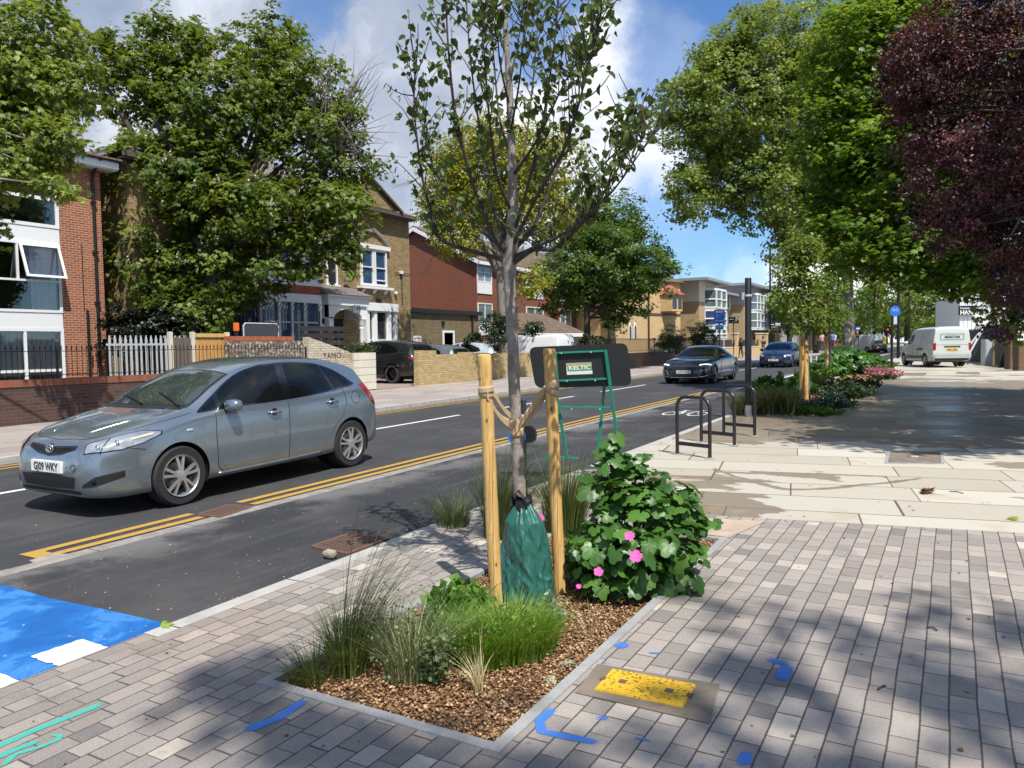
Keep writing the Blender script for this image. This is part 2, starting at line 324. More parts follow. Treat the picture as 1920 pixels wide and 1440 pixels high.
def pavermat(name, bw, bl, rot=0, cols=None, mort=(.075, .065, .055), wet=False, jw=.006, tint=True):
    """coursed paving: courses of width bw run along local v, blocks of varying length bl"""
    m, g = newmat(name); x, y, z = g.sep(wpos(g)); ca, sa = math.cos(rot), math.sin(rot)
    u = g.m('ADD', g.m('MULTIPLY', x, ca), g.m('MULTIPLY', y, sa)); v = g.m('SUBTRACT', g.m('MULTIPLY', y, ca), g.m('MULTIPLY', x, sa))
    if wet: u, v = v, u
    wob = g.m('MULTIPLY', g.m('SUBTRACT', g.noise(g.comb(u, v), 1.7, 2), .5), .02); u = g.m('ADD', u, wob)
    us = g.m('DIVIDE', u, bw); row = g.m('FLOOR', us); r1 = g.white(g.comb(row, 3.3, 1.7))
    vs = g.m('ADD', g.m('DIVIDE', v, bl), g.m('MULTIPLY', r1, 7.31))
    vs = g.m('ADD', vs, g.m('MULTIPLY', .17, g.m('SINE', g.m('ADD', g.m('MULTIPLY', vs, 2.4), g.m('MULTIPLY', r1, 40)))))
    col = g.m('FLOOR', vs); rnd = g.white(g.comb(row, col, .5)); rnd2 = g.white(g.comb(row, col, 9.5))
    du = g.m('MULTIPLY', g.m('SUBTRACT', .5, g.m('ABSOLUTE', g.m('SUBTRACT', g.m('FRACT', us), .5))), bw)
    dv = g.m('MULTIPLY', g.m('SUBTRACT', .5, g.m('ABSOLUTE', g.m('SUBTRACT', g.m('FRACT', vs), .5))), bl)
    nz = g.noise(wpos(g), 38, 4, .7); fine = g.noise(wpos(g), 260, 2, .8)
    d = g.m('ADD', g.m('MINIMUM', du, g.m('MULTIPLY', dv, 1.25)), g.m('MULTIPLY', g.m('SUBTRACT', nz, .5), .006))
    j = g.step(d, jw*.35, jw)
    c = g.ramp(rnd, cols, 'CONSTANT' if not wet else 'LINEAR')
    c = g.mix(g.m('MULTIPLY', rnd2, .28), c, g.mix(1., c, (.62, .60, .60, 1), 'MULTIPLY'))
    big = g.noise(wpos(g), .62, 5, .6)
    if tint:
        c = g.mix(g.m('MULTIPLY', g.step(big, .5, .66), .35), c, (.33, .245, .19, 1))
        c = g.mix(g.m('MULTIPLY', g.step(g.noise(wpos(g), 2.3, 5, .65), .56, .72), .5), c, (.155, .15, .145, 1))
    c = g.mix(g.m('MULTIPLY', g.step(fine, .45, .75), .30), c, g.mix(1., c, (.45, .44, .43, 1), 'MULTIPLY'))
    c = g.mix(g.m('MULTIPLY', g.step(nz, .58, .78), .4), c, (.13, .12, .11, 1))
    if tint:
        grain = g.noise(wpos(g), 120, 3, .75); c = g.mix(g.m('MULTIPLY', g.step(grain, .50, .72), .38), c, g.mix(1., c, (.42, .42, .42, 1), 'MULTIPLY')); c = g.mix(g.m('MULTIPLY', g.step(grain, .46, .30), .25), c, (.55, .53, .50, 1))
        gum = g.n('ShaderNodeTexVoronoi'); gum.inputs['Scale'].default_value = 2.1; g.put(gum.inputs['Vector'], wpos(g)); c = g.mix(g.m('MULTIPLY', g.step(gum.outputs[0], .055, .04), .55), c, (.10, .095, .09, 1))
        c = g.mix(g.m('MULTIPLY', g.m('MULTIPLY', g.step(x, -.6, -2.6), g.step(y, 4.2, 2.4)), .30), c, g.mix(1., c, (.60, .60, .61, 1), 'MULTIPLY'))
    rough = .8
    if wet:
        # weathered sandstone: rain water drying out in patches
        st = g.noise(g.comb(g.m('MULTIPLY', x, .45), y), .75, 6, .62, dist=.4)
        lo = g.ramp(y, [(0, 0)]) 
        bias = g.m('MULTIPLY', g.m('MULTIPLY', g.step(y, 10.2, 13.5), g.step(y, 33, 25)), .28)
        b2_ = g.m('MULTIPLY', g.m('MULTIPLY', g.step(x, -.9, -2.1), g.step(y, 9.5, 6.5)), .20)
        wt = g.step(g.m('ADD', g.m('ADD', st, bias), g.m('ADD', b2_, g.m('MULTIPLY', g.m('SUBTRACT', rnd, .5), .14))), .600, .622)
        # a run of water from the chamber cover
        px_ = g.m('SUBTRACT', y, g.m('ADD', 8.1, g.m('MULTIPLY', g.m('POWER', g.m('ABSOLUTE', g.m('ADD', x, 1.45)), 1.4), .95)))
        run = g.m('MULTIPLY', g.step(g.m('ABSOLUTE', g.m('ADD', px_, g.m('MULTIPLY', g.m('SUBTRACT', g.noise(wpos(g), 3, 4), .5), .25))), .075, .055), g.m('MULTIPLY', g.step(x, -2.5, -2.4), g.step(x, -.25, -.35)))
        wt = g.m('MAXIMUM', wt, run)
        c = g.mix(g.m('MULTIPLY', wt, .80), c, g.mix(1., c, (.36, .30, .235, 1), 'MULTIPLY'))
        rough = g.m('SUBTRACT', .8, g.m('MULTIPLY', g.m('MULTIPLY', wt, g.step(y, 11, 14)), g.m('MULTIPLY', g.step(x, .9, -.1), g.m('ADD', .26, g.m('MULTIPLY', rnd2, .25)))))
        sp = g.step(g.noise(g.comb(g.m('MULTIPLY', x, .6), y), 14, 3), .71, .74); c = g.mix(g.m('MULTIPLY', sp, .55), c, (.14, .12, .09, 1))
        c = g.mix(g.m('MULTIPLY', g.step(g.noise(wpos(g), 1.9, 5), .55, .7), .35), c, (.36, .26, .15, 1))
    c = g.mix(j, tuple(mort) + (1,), c)
    h = g.m('ADD', g.m('ADD', g.m('MULTIPLY', j, 1.), g.m('MULTIPLY', fine, .10)), g.m('MULTIPLY', rnd2, .25))
    return finish(m, g, c, rough, bump=h, bstr=.55, bdist=.006, spec=.35)
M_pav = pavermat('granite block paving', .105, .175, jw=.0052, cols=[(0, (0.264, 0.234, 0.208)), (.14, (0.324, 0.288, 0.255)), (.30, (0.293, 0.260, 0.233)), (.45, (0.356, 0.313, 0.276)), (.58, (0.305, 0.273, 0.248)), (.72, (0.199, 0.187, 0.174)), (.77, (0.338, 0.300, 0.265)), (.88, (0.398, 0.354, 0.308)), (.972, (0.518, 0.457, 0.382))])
M_slab = pavermat('sandstone paving', .66, 1.45, rot=.17, wet=True, tint=False, jw=.013, mort=(.10, .08, .06),
                  cols=[(0, (0.437, 0.401, 0.325)), (.35, (0.476, 0.444, 0.375)), (.6, (0.398, 0.361, 0.292)), (.8, (0.492, 0.464, 0.401)), (1, (0.453, 0.413, 0.334))])
M_far = pavermat('old paving', .6, .9, rot=0, cols=[(0, (.32, .28, .25)), (.3, (.36, .32, .29)), (.6, (.29, .26, .24)), (.8, (.38, .34, .31))], tint=True)
M_gnd = concmat('bare ground', (.13, .115, .09), .3, .6); M_grav = concmat('pink gravel', (.33, .25, .22), .4, 14)
M_mulch0 = concmat('bark mulch', (.12, .062, .030), .5, 18)
strip('ground', -400, 400, -60, 900, -.14, M_gnd, nx=8)
strip('road', -12.0, -6.18, -30, 420, -.08, M_road, nx=2)
strip('cycle_lane', -6.02, -3.9, -30, 120, -.066, M_cyc)
strip('kerb_strip', -6.18, -6.02, 2.2, 120, -.062, M_strip, thick=.05)
# pavement: pavers, planting-bed cut-out left open by laying it in pieces
BX0, BX1, BY0, BY1 = -2.83, -1.50, 2.46, 5.95
PXR = 9.
PS = lambda x: 6.98 + .172*x            # edge between block paving and sandstone
def quad(name, pts, dz, mat):
    return decal(name, pts, dz, mat)
def gridpoly(name, xa, xb, ya, yb, dz, mat, nx=1):
    """paving piece whose near and far edges may run at an angle"""
    fa = ya if callable(ya) else (lambda x: ya); fb = yb if callable(yb) else (lambda x: yb); n = 14; mb = MB()
    rows = []
    for i in range(n+1):
        rows.append([])
        for j in range(nx+1):
            x = xa+(xb-xa)*j/nx; y = fa(x)+(fb(x)-fa(x))*i/n; rows[-1].append((x, y, gz(y)+dz))
    mb.grid(rows); o = mb.build(name, mat, fixn=False)
    if o.data.polygons[0].normal.z < 0: o.data.flip_normals()
    o['kind'] = 'structure'; return o
gridpoly('pavement_paving', -3.78, BX0, -8, PS, 0, M_pav)
gridpoly('pavement_paving', BX0, BX1, -8, BY0, 0, M_pav)
gridpoly('pavement_paving', BX1, PXR, -8, PS, 0, M_pav, 4)
gridpoly('pavement_paving', BX0, BX1, BY1, PS, 0, M_pav)
strip('pavement_kerb', -3.9, -3.78, 2.62, 62, .0, M_kerb, thick=.09)
strip('pavement_kerb', -3.9, -3.78, -8, 2.62, -.004, M_pav)
gridpoly('pavement_slabs', -3.78, PXR, PS, 15.55, 0, M_slab, 4)
PL2 = lambda y: -2.06 + .05*min(max((y-15.5)/8, 0), 1) - .028*max(0, y-24)      # right edge of the second bed
strip('pavement_slabs', PL2, PXR, 15.55, 45, 0, M_slab, nx=4)
strip('pavement_slabs', -3.78, PXR, 45, 110, 0, M_slab, nx=3)
strip('planting_soil', -3.78, PL2, 15.55, 45, -.03, M_mulch0)
strip('planting_soil', BX0, BX1, BY0, BY1, -.03, M_mulch0, nx=4)
for a, b, c_, d_ in ((BX0, BX0+.055, BY0+.055, BY1-.055), (BX1-.055, BX1, BY0+.055, BY1-.055), (BX0, BX1, BY0, BY0+.055), (BX0, BX1, BY1-.055, BY1)):
    strip('bed_edging', a, b, c_, d_, .008, M_edge, thick=.05)
# concrete patch behind the bed
quad('concrete_patch', [(-1.97, 6.00), (-1.50, 5.97), (-1.36, 6.62), (-1.98, 6.5)], .005, concmat('concrete_patch', (.42, .33, .25), .3, 5))
# far pavement, kerb, yard
strip('far_kerb', -12.14, -12.0, -30, 420, .02, M_kerb, thick=.12)
strip('far_pavement', -16.9, -12.14, -30, 420, .02, M_far, nx=2)
strip('yard', -60, -16.9, -30, 20.3, .03, M_gnd); strip('yard', -60, -16.9, 20.3, 60, .03, M_grav); strip('yard', -60, -16.9, 60, 420, .03, M_gnd)
strip('right_ground', PXR, 90, -30, 110, .0, M_gnd, nx=2)
# markings
def line(x, y0, y1, w, dz=-.074, mat=None, name='road_marking'): return strip(name, x-w/2, x+w/2, y0, y1, dz, mat or M_wht)
for a, b in ((3.35, 4.95), (5.53, 23.5)):
    line(-6.54, a, b, .10, mat=M_yel, name='yellow_line'); line(-6.33 if b > 5 else -6.33, a+.0, b, .10, mat=M_yel, name='yellow_line')
line(-6.435, 3.35, 3.50, .11, dz=-.0735, mat=M_yel, name='yellow_line')
for x in (-11.56, -11.80): line(x, -10, 60, .09, mat=M_yel, name='yellow_line')
for k in range(-2, 16): line(-9.6, 4.3+6*k, 8.3+6*k, .11, name='centre_line')
line(-5.88, 24, 118, .14, dz=-.058, name='edge_line')
# blue crossing with white squares
decal('blue_crossing', [(-3.92, 2.70), (-3.95, 2.88), (-4.6, 2.86), (-5.2, 2.82), (-5.75, 2.84), (-5.97, 2.74), (-5.97, -6), (-3.91, -6)], -.0615, M_blue)
rr = random.Random(3)
for k in range(-8, 1):
    y0 = 2.22 + k*.47
    pts = [(-4.30, y0), (-4.28, y0+.28), (-3.96, y0+.27), (-4.00, y0)]
    pp = []
    for i in range(4):
        a, b = pts[i], pts[(i+1) % 4]
        for j in range(9): t = j/9; pp.append((a[0]+(b[0]-a[0])*t + rr.uniform(-.008, .008), a[1]+(b[1]-a[1])*t + rr.uniform(-.008, .008)))
    decal('white_square', pp, -.0575, M_wht)
# concrete channel blocks where the kerb strip ends
for i, (u0, v0) in enumerate(((95, 1048), (10, 1078))):
    p = G(u0, v0, -.07); rr2 = random.Random(i)
    decal('channel_block', [(p.x+dx_+rr2.uniform(-.02, .02), p.y+dy_) for dx_, dy_ in ((-.14, -.1), (.1, -.14), (.16, .12), (0, .16), (-.16, .1))], -.072, concmat('channel_block%d' % i, (.33, .30, .25), .3, 9))
# cycle symbol painted on the lane
def ringpts(cx, cy, r, w, a0=0, a1=360, n=20):
    o = [(cx+(r+w/2)*math.cos(R_(a0+(a1-a0)*i/n)), cy+(r+w/2)*math.sin(R_(a0+(a1-a0)*i/n))) for i in range(n+1)]
    i_ = [(cx+(r-w/2)*math.cos(R_(a0+(a1-a0)*i/n)), cy+(r-w/2)*math.sin(R_(a0+(a1-a0)*i/n))) for i in range(n, -1, -1)]
    return o, i_[::-1]
mb = MB(); cx, cy = -4.95, 16.0
def seg(a, b, w):
    a = Vector(a); b = Vector(b); n = Vector((-(b-a).y, (b-a).x)).normalized()*w/2
    q = [a+n, b+n, b-n, a-n]; mb.add([(p.x, p.y, gz(p.y)-.0595) for p in q], [(0, 1, 2, 3)])
for s_ in (-1, 1):
    o_, i_ = ringpts(cx+s_*.27, cy, .18, .04); mb.grid([[(a[0], cy+(a[1]-cy)*2.2, gz(a[1])-.0595), (b[0], cy+(b[1]-cy)*2.2, gz(b[1])-.0595)] for a, b in zip(o_, i_)])
for a, b in (((-.32, 0), (-.1, 0)), ((-.1, 0), (-.2, .7)), ((-.2, .7), (.2, .7)), ((.2, .7), (-.1, 0)), ((.32, 0), (.18, 1.)), ((.18, 1.), (.34, 1.02)), ((-.32, 0), (-.2, .7)), ((-.2, .7), (-.25, .9)), ((-.34, .9), (-.14, .9))):
    seg((cx+a[0]*.84, cy+a[1]*.84), (cx+b[0]*.84, cy+b[1]*.84), .04)
setp(mb.build('cycle_symbol', M_wht, fixn=False), kind='structure')
# sprayed survey marks on the paving
def spray(name, col):
    m, g = newmat(name); p = wpos(g); at = g.n('ShaderNodeAttribute'); at.attribute_name = 'edge'; e = g.sep(at.outputs['Color'])[0]
    n = g.noise(p, 130, 3, .8); n2 = g.noise(p, 30, 4, .7); k = g.step(g.m('ADD', e, g.m('ADD', g.m('MULTIPLY', g.m('SUBTRACT', n, .5), 1.5), g.m('MULTIPLY', g.m('SUBTRACT', n2, .5), .9))), .12, .60)
    b_ = g.n('ShaderNodeBsdfPrincipled'); g.put(b_.inputs['Base Color'], g.mix(g.m('MULTIPLY', n2, .5), tuple(col) + (1,), tuple(q*.7+.06 for q in col) + (1,))); b_.inputs['Roughness'].default_value = .7
    t_ = g.n('ShaderNodeBsdfTransparent'); mxs = g.n('ShaderNodeMixShader'); g.put(mxs.inputs[0], g.m('MULTIPLY', k, .80)); g.t.links.new(t_.outputs[0], mxs.inputs[1]); g.t.links.new(b_.outputs[0], mxs.inputs[2])
    o = g.n('ShaderNodeOutputMaterial'); g.t.links.new(mxs.outputs[0], o.inputs[0]); return m
M_sb = spray('blue spray', (.035, .19, .62)); M_st = spray('turquoise spray', (.05, .44, .36)); M_sp = spray('pink spray', (.6, .04, .12))
def stroke(pix, w, mat, name='survey_mark'):
    P = [G(u, v) for u, v in pix]; mb = MB(); L = []; E_ = []; Q = []; w = w*1.5
    for i in range(len(P)-1):
        n = max(2, int((P[i+1]-P[i]).length/.015)); Q += [P[i].lerp(P[i+1], j/n) for j in range(n)]
    Q.append(P[-1])
    for i, p in enumerate(Q):
        d = (Q[min(i+2, len(Q)-1)]-Q[max(i-2, 0)]); d.z = 0; d.normalize(); n = Vector((-d.y, d.x, 0)); e = min(1, min(i, len(Q)-1-i)/3)
        L.append([p+n*w*k for k in (-.5, -.3, 0, .3, .5)]); E_ += [0, .75*e, 1*e, .75*e, 0]
        for q in L[-1]: q.z = gz(q.y)+.0035
    mb.grid(L); o = mb.build(name, mat, fixn=False)
    if o.data.polygons[0].normal.z < 0: o.data.flip_normals()
    a = o.data.attributes.new('edge', 'FLOAT_COLOR', 'POINT'); a.data.foreach_set('color', np.array([[q, q, q, 1] for q in E_], np.float32).ravel()); o['kind'] = 'structure'; return o
for pix, w_, m_ in (([(1435, 1237), (1478, 1246)], .045, M_sb), ([(1478, 1246), (1463, 1278)], .05, M_sb), ([(1152, 1216), (1180, 1206)], .05, M_sb), ([(1212, 1224), (1242, 1226)], .02, M_sb), ([(1128, 1246), (1142, 1242)], .05, M_sb),
                    ([(1326, 1222), (1338, 1221)], .04, M_sb), ([(1040, 1328), (1012, 1352), (1015, 1372), (1060, 1382), (1125, 1394)], .035, M_sb), ([(1116, 1345), (1148, 1350)], .035, M_sb), ([(1186, 1384), (1224, 1390)], .015, M_sb),
                    ([(1392, 1440), (1402, 1408)], .04, M_sb), ([(1300, 1434), (1325, 1438)], .03, M_sb), ([(455, 1372), (520, 1348), (575, 1312)], .045, M_sb), ([(1468, 978), (1482, 979)], .035, M_sb),
                    ([(-40, 1416), (60, 1372), (198, 1318)], .035, M_st), ([(-30, 1432), (40, 1402), (80, 1388)], .03, M_st), ([(0, 1442), (30, 1415), (75, 1402), (110, 1388), (112, 1380), (90, 1380)], .02, M_st), ([(476, 1168), (486, 1167)], .015, M_sp)):
    stroke(pix, w_, m_)
from mathutils import noise as mnoise
# ---------------------------------------------------------------- leaves, trees and plants
def _star(tips, notch, base=(0, 0), fold=.12):
    v = [(base[0], base[1], 0)]; f = []
    for k, (tx, ty) in enumerate(tips):
        a, b = notch[k], notch[k+1]; i = len(v); v += [(a[0], a[1], fold*.3), (tx, ty, -fold), (b[0], b[1], fold*.3)]; f.append((0, i, i+1, i+2))
    return np.array(v, float), f
LEAF = {
 'dia': (np.array([(0, 0, 0), (-.42, .5, .14), (0, 1, -.05), (.42, .5, .14)], float), [(0, 3, 2, 1)]),
 'ovate': (np.array([(0, 0, 0), (-.36, .3, .10), (-.28, .68, .08), (0, 1, -.10), (.28, .68, .08), (.36, .3, .10)], float), [(0, 3, 2, 1), (0, 5, 4, 3)]),
 'maple': _star([(-.62, .28), (-.50, .74), (0, 1.05), (.50, .74), (.62, .28)], [(-.2, -.1), (-.27, .38), (-.16, .55), (.16, .55), (.27, .38), (.2, -.1)]),
 'palm': _star([(-.85, .1), (-.68, .72), (0, 1.0), (.68, .72), (.85, .1)], [(-.45, -.12), (-.5, .30), (-.2, .62), (.2, .62), (.5, .30), (.45, -.12)], fold=.22),
 'lobed': _star([(-.60, .20), (-.60, .66), (0, .98), (.60, .66), (.60, .20)], [(-.42, -.16), (-.52, .42), (-.28, .78), (.28, .78), (.52, .42), (.42, -.16)], fold=.10),
}
def leafmesh(name, P, size, shape, mat, parent=None, up=.55, droop=.25, colr=None, jit=.35, outw=None):
    """one mesh of N leaves at points P; the colour attribute carries each leaf's own tone"""
    P = np.asarray(P, float); N = len(P); V, Fc = LEAF[shape]; k = len(V)
    nrm = rng.normal(size=(N, 3)); nrm /= np.linalg.norm(nrm, axis=1)[:, None]
    nrm[:, 2] = np.abs(nrm[:, 2])*.6 + up
    if outw is not None: nrm += outw*.6
    nrm /= np.linalg.norm(nrm, axis=1)[:, None]
    d = rng.normal(size=(N, 3)); d[:, 2] -= droop*2
    d -= nrm*np.sum(d*nrm, axis=1)[:, None]; d /= np.linalg.norm(d, axis=1)[:, None]
    x = np.cross(d, nrm); sz = size*(1+rng.uniform(-jit, jit, N))
    A = (P[:, None, :] + (V[None, :, 0, None]*x[:, None, :] + V[None, :, 1, None]*d[:, None, :] + V[None, :, 2, None]*nrm[:, None, :])*sz[:, None, None]).reshape(-1, 3)
    nf = len(Fc); fl = np.array([i for f in Fc for i in f]); fs = len(Fc[0])
    loops = (np.arange(N)[:, None]*k + fl[None, :]).reshape(-1)
    me = bpy.data.meshes.new(name); me.vertices.add(N*k); me.vertices.foreach_set('co', A.astype(np.float32).ravel())
    me.loops.add(len(loops)); me.loops.foreach_set('vertex_index', loops.astype(np.int32))
    me.polygons.add(N*nf); me.polygons.foreach_set('loop_start', np.arange(0, N*nf*fs, fs, dtype=np.int32)); me.polygons.foreach_set('loop_total', np.full(N*nf, fs, np.int32))
    me.update(); me.materials.append(mat)
    at = me.attributes.new('leafcol', 'FLOAT_COLOR', 'FACE')
    c = rng.uniform(0, 1, N) if colr is None else np.clip(np.asarray(colr) + rng.uniform(-.22, .22, N), 0, 1)
    cc = np.repeat(c, nf); at.data.foreach_set('color', np.stack([cc, cc, cc, np.ones_like(cc)], 1).astype(np.float32).ravel())
    o = bpy.data.objects.new(name, me); C.objects.link(o)
    if parent: o.parent = parent
    return o
def bez(a, b, c, n=6):
    return [(1-t)**2*a + 2*t*(1-t)*b + t*t*c for t in [i/n for i in range(n+1)]]
def tree(name, label, cat, base, trunk, blobs, nclump, per, rc, lsize, shape, lm, bm_, group=None, limbs=14, twigs=40, shell=.55, tr=.25, bare=0, up=.55, droop=.25, flowers=None, tone_spread=.25, trunkpath=None, reach=.5, seed=1, gap=-.22):
    """trunk: top point; blobs: list of (centre, (rx,ry,rz)); nclump leaf clumps with `per` leaves of radius rc"""
    r = np.random.default_rng(seed); base = Vector(base)
    t = thing(name, label, cat, base, 0, group)
    B = [(np.array(c, float), np.array(q if hasattr(q, '__len__') else (q, q, q), float)) for c, q in blobs]
    vol = np.array([np.prod(q)**(2/3) for c, q in B]); vol /= vol.sum(); cl = []; out = []
    for i in r.choice(len(B), nclump, p=vol):
        c, q = B[i]; d = r.normal(size=3); d /= np.linalg.norm(d); rad = shell + (1-shell)*r.uniform()**.6 if r.uniform() < .8 else r.uniform(.15, .7)
        cl.append(c + d*q*rad*(1+.13*math.sin(d[0]*5+i)*math.cos(d[2]*6+i*2))); out.append(d)
    cl = np.array(cl); out = np.array(out); rm = float(np.mean([q.max() for c, q in B])); fq = 1.6/rm
    cl = np.array([c + d*rm*.30*mnoise.noise(Vector(c)*fq*1.3+Vector((seed, 0, 0))) + np.array([0, 0, -.06*rm*abs(d[2] < -.3)]) for c, d in zip(cl, out)])
    keep = np.array([mnoise.noise(Vector(c)*fq*1.9+Vector((0, seed*3.1, 0))) > gap for c in cl]); cl = cl[keep]; out = out[keep]; nclump = len(cl)
    ct = np.array([.5+.9*mnoise.noise(Vector(c)*fq*2.6) for c in cl]); ct = np.clip(ct + r.uniform(-.22, .22, nclump), .05, .95); ks = (per*r.uniform(.4, 1.6, nclump)).astype(int)
    _u = 0
    idx = np.repeat(np.arange(nclump), ks); M = len(idx)
    off = r.normal(size=(M, 3)); off /= np.linalg.norm(off, axis=1)[:, None]; off *= (r.uniform(size=M)**.5)[:, None]*rc*(.6+.8*r.uniform(size=nclump)[idx])[:, None]; off[:, 2] *= .62
    P = cl[idx] + off - np.array(base); tone = ct[idx] + tone_spread*(r.uniform(size=M)-.5)  # each leaf's tone varies at random
    # trunk and limbs
    mb = MB(); top = Vector(trunk); tp = [Vector(p) - base for p in (trunkpath or [base, base.lerp(top, .5), top])]
    pr = [p for p in bez(tp[0], tp[len(tp)//2], tp[-1], 8)] if not trunkpath else tp
    n = len(pr); mb.tube(pr, [tr*(1.25 if i == 0 else 1-.45*i/n) for i in range(n)], 10)
    br = MB(); lims = []
    for i in range(limbs):
        c, q = B[i % len(B)]; d = r.normal(size=3); d /= np.linalg.norm(d); e = Vector(c + d*q*reach) - base
        s0 = Vector(tp[-1])*(1-.30*r.uniform()) if i > 2 else Vector(tp[-1])
        mid = s0.lerp(e, .5) + Vector((0, 0, .14*(e-s0).length)) + Vector(r.normal(size=3)*.06*(e-s0).length)
        path = bez(s0, mid, e, 7); r0 = tr*(.42 if i > 2 else .6)*(.7+.5*r.uniform()); br.tube(path, [r0*(1-.85*j/7) for j in range(8)], 6); lims.append(path)
    for i in range(twigs):
        j = r.integers(nclump); e = Vector(cl[j]) - base; best = min((p for L in lims for p in L[2:]), key=lambda p: (p-e).length)
        path = bez(best, best.lerp(e, .5) + Vector(r.normal(size=3)*.12*(e-best).length), e, 4); rr_ = .018+.05*tr; br.tube(path, [rr_*(1-.8*q/4) for q in range(5)], 4)
    for i in range(bare):
        j = r.integers(nclump); e = Vector(cl[j] + out[j]*r.uniform(.3, 1.3)) - base; s0 = Vector(cl[j]) - base
        for k in range(3):
            e2 = e + Vector(r.normal(size=3)*.45); br.tube(bez(s0, s0.lerp(e2, .5)+Vector(r.normal(size=3)*.15), e2, 4), [.022*(1-.8*q/4) for q in range(5)], 3)
    mb.build('trunk', bm_, t, smooth=True, fixn=False); br.build('branches', bm_, t, smooth=True, fixn=False)
    leafmesh('foliage', P, lsize, shape, lm, t, up=up, droop=droop, colr=tone, outw=out[idx])
    if flowers:
        nf_, fm = flowers; js = r.choice(nclump, nf_); fp = []
        for j in js:
            b = cl[j] + out[j]*rc*.5 - np.array(base)
            for k in range(16): h = k/16; fp.append(b + np.array([r.normal()*.045*(1-h), r.normal()*.045*(1-h), h*.26]))
        leafmesh('flower_spikes', fp, .055, 'dia', fm, t, up=.1)
    return t
def PB(u, v, D, ru, rv, rd=None):
    """crown lobe: centre at a pixel and depth, half-size given in pixels"""
    k = D/F; return (AT(u, v, D), (ru*k, (rd or ru*k), rv*k))
G1 = ((.012, .030, .006), (.030, .070, .013), (.075, .135, .025))
L_chest = leafmat('chestnut leaf', (.026, .058, .008), (.080, .140, .018), (.195, .255, .042), trans=.42)
L_plane = leafmat('plane leaf', (.055, .090, .013), (.135, .200, .030), (.28, .35, .075), trans=.42)
L_maple = leafmat('maple leaf', (.034, .085, .009), (.092, .185, .018), (.22, .33, .036), trans=.45)
L_plum = leafmat('purple plum leaf', (.018, .008, .011), (.055, .018, .026), (.17, .055, .055), trans=.2, rough=.5, spec=.4)
L_yel = leafmat('yellow green maple leaf', (.11, .14, .014), (.23, .27, .030), (.40, .40, .055), trans=.45)
L_syc = leafmat('sycamore leaf', (.020, .052, .008), (.050, .110, .014), (.125, .205, .028), trans=.38)
L_pear = leafmat('pear leaf', (.030, .055, .012), (.062, .105, .022), (.125, .175, .040), trans=.42, rough=.45, spec=.35)
L_dark = leafmat('dark shrub leaf', (.008, .018, .006), (.020, .040, .012), (.045, .075, .022), trans=.25)
L_oliv = leafmat('grey green shrub leaf', (.030, .045, .015), (.070, .095, .030), (.13, .16, .06), trans=.3)
L_far = leafmat('far tree leaf', (.045, .085, .012), (.110, .170, .022), (.21, .28, .045), trans=.45)
L_mal = leafmat('mallow leaf', (.030, .085, .014), (.055, .145, .022), (.10, .22, .036), trans=.30, rough=.40, spec=.5)
B_grey = barkmat('grey bark', (.10, .085, .068), (.26, .235, .20)); B_dark = barkmat('dark bark', (.035, .028, .022), (.11, .09, .07))
B_plane = barkmat('plane bark', (.12, .105, .085), (.24, .22, .18), patches=(.38, .35, .27), bstr=.35, scale=5)
B_pear = barkmat('young tree bark', (.15, .125, .105), (.36, .32, .28), scale=26, stretch=.6, bstr=.5)
F_ches = plain('chestnut blossom', (.62, .45, .38), .7)
TREES = True
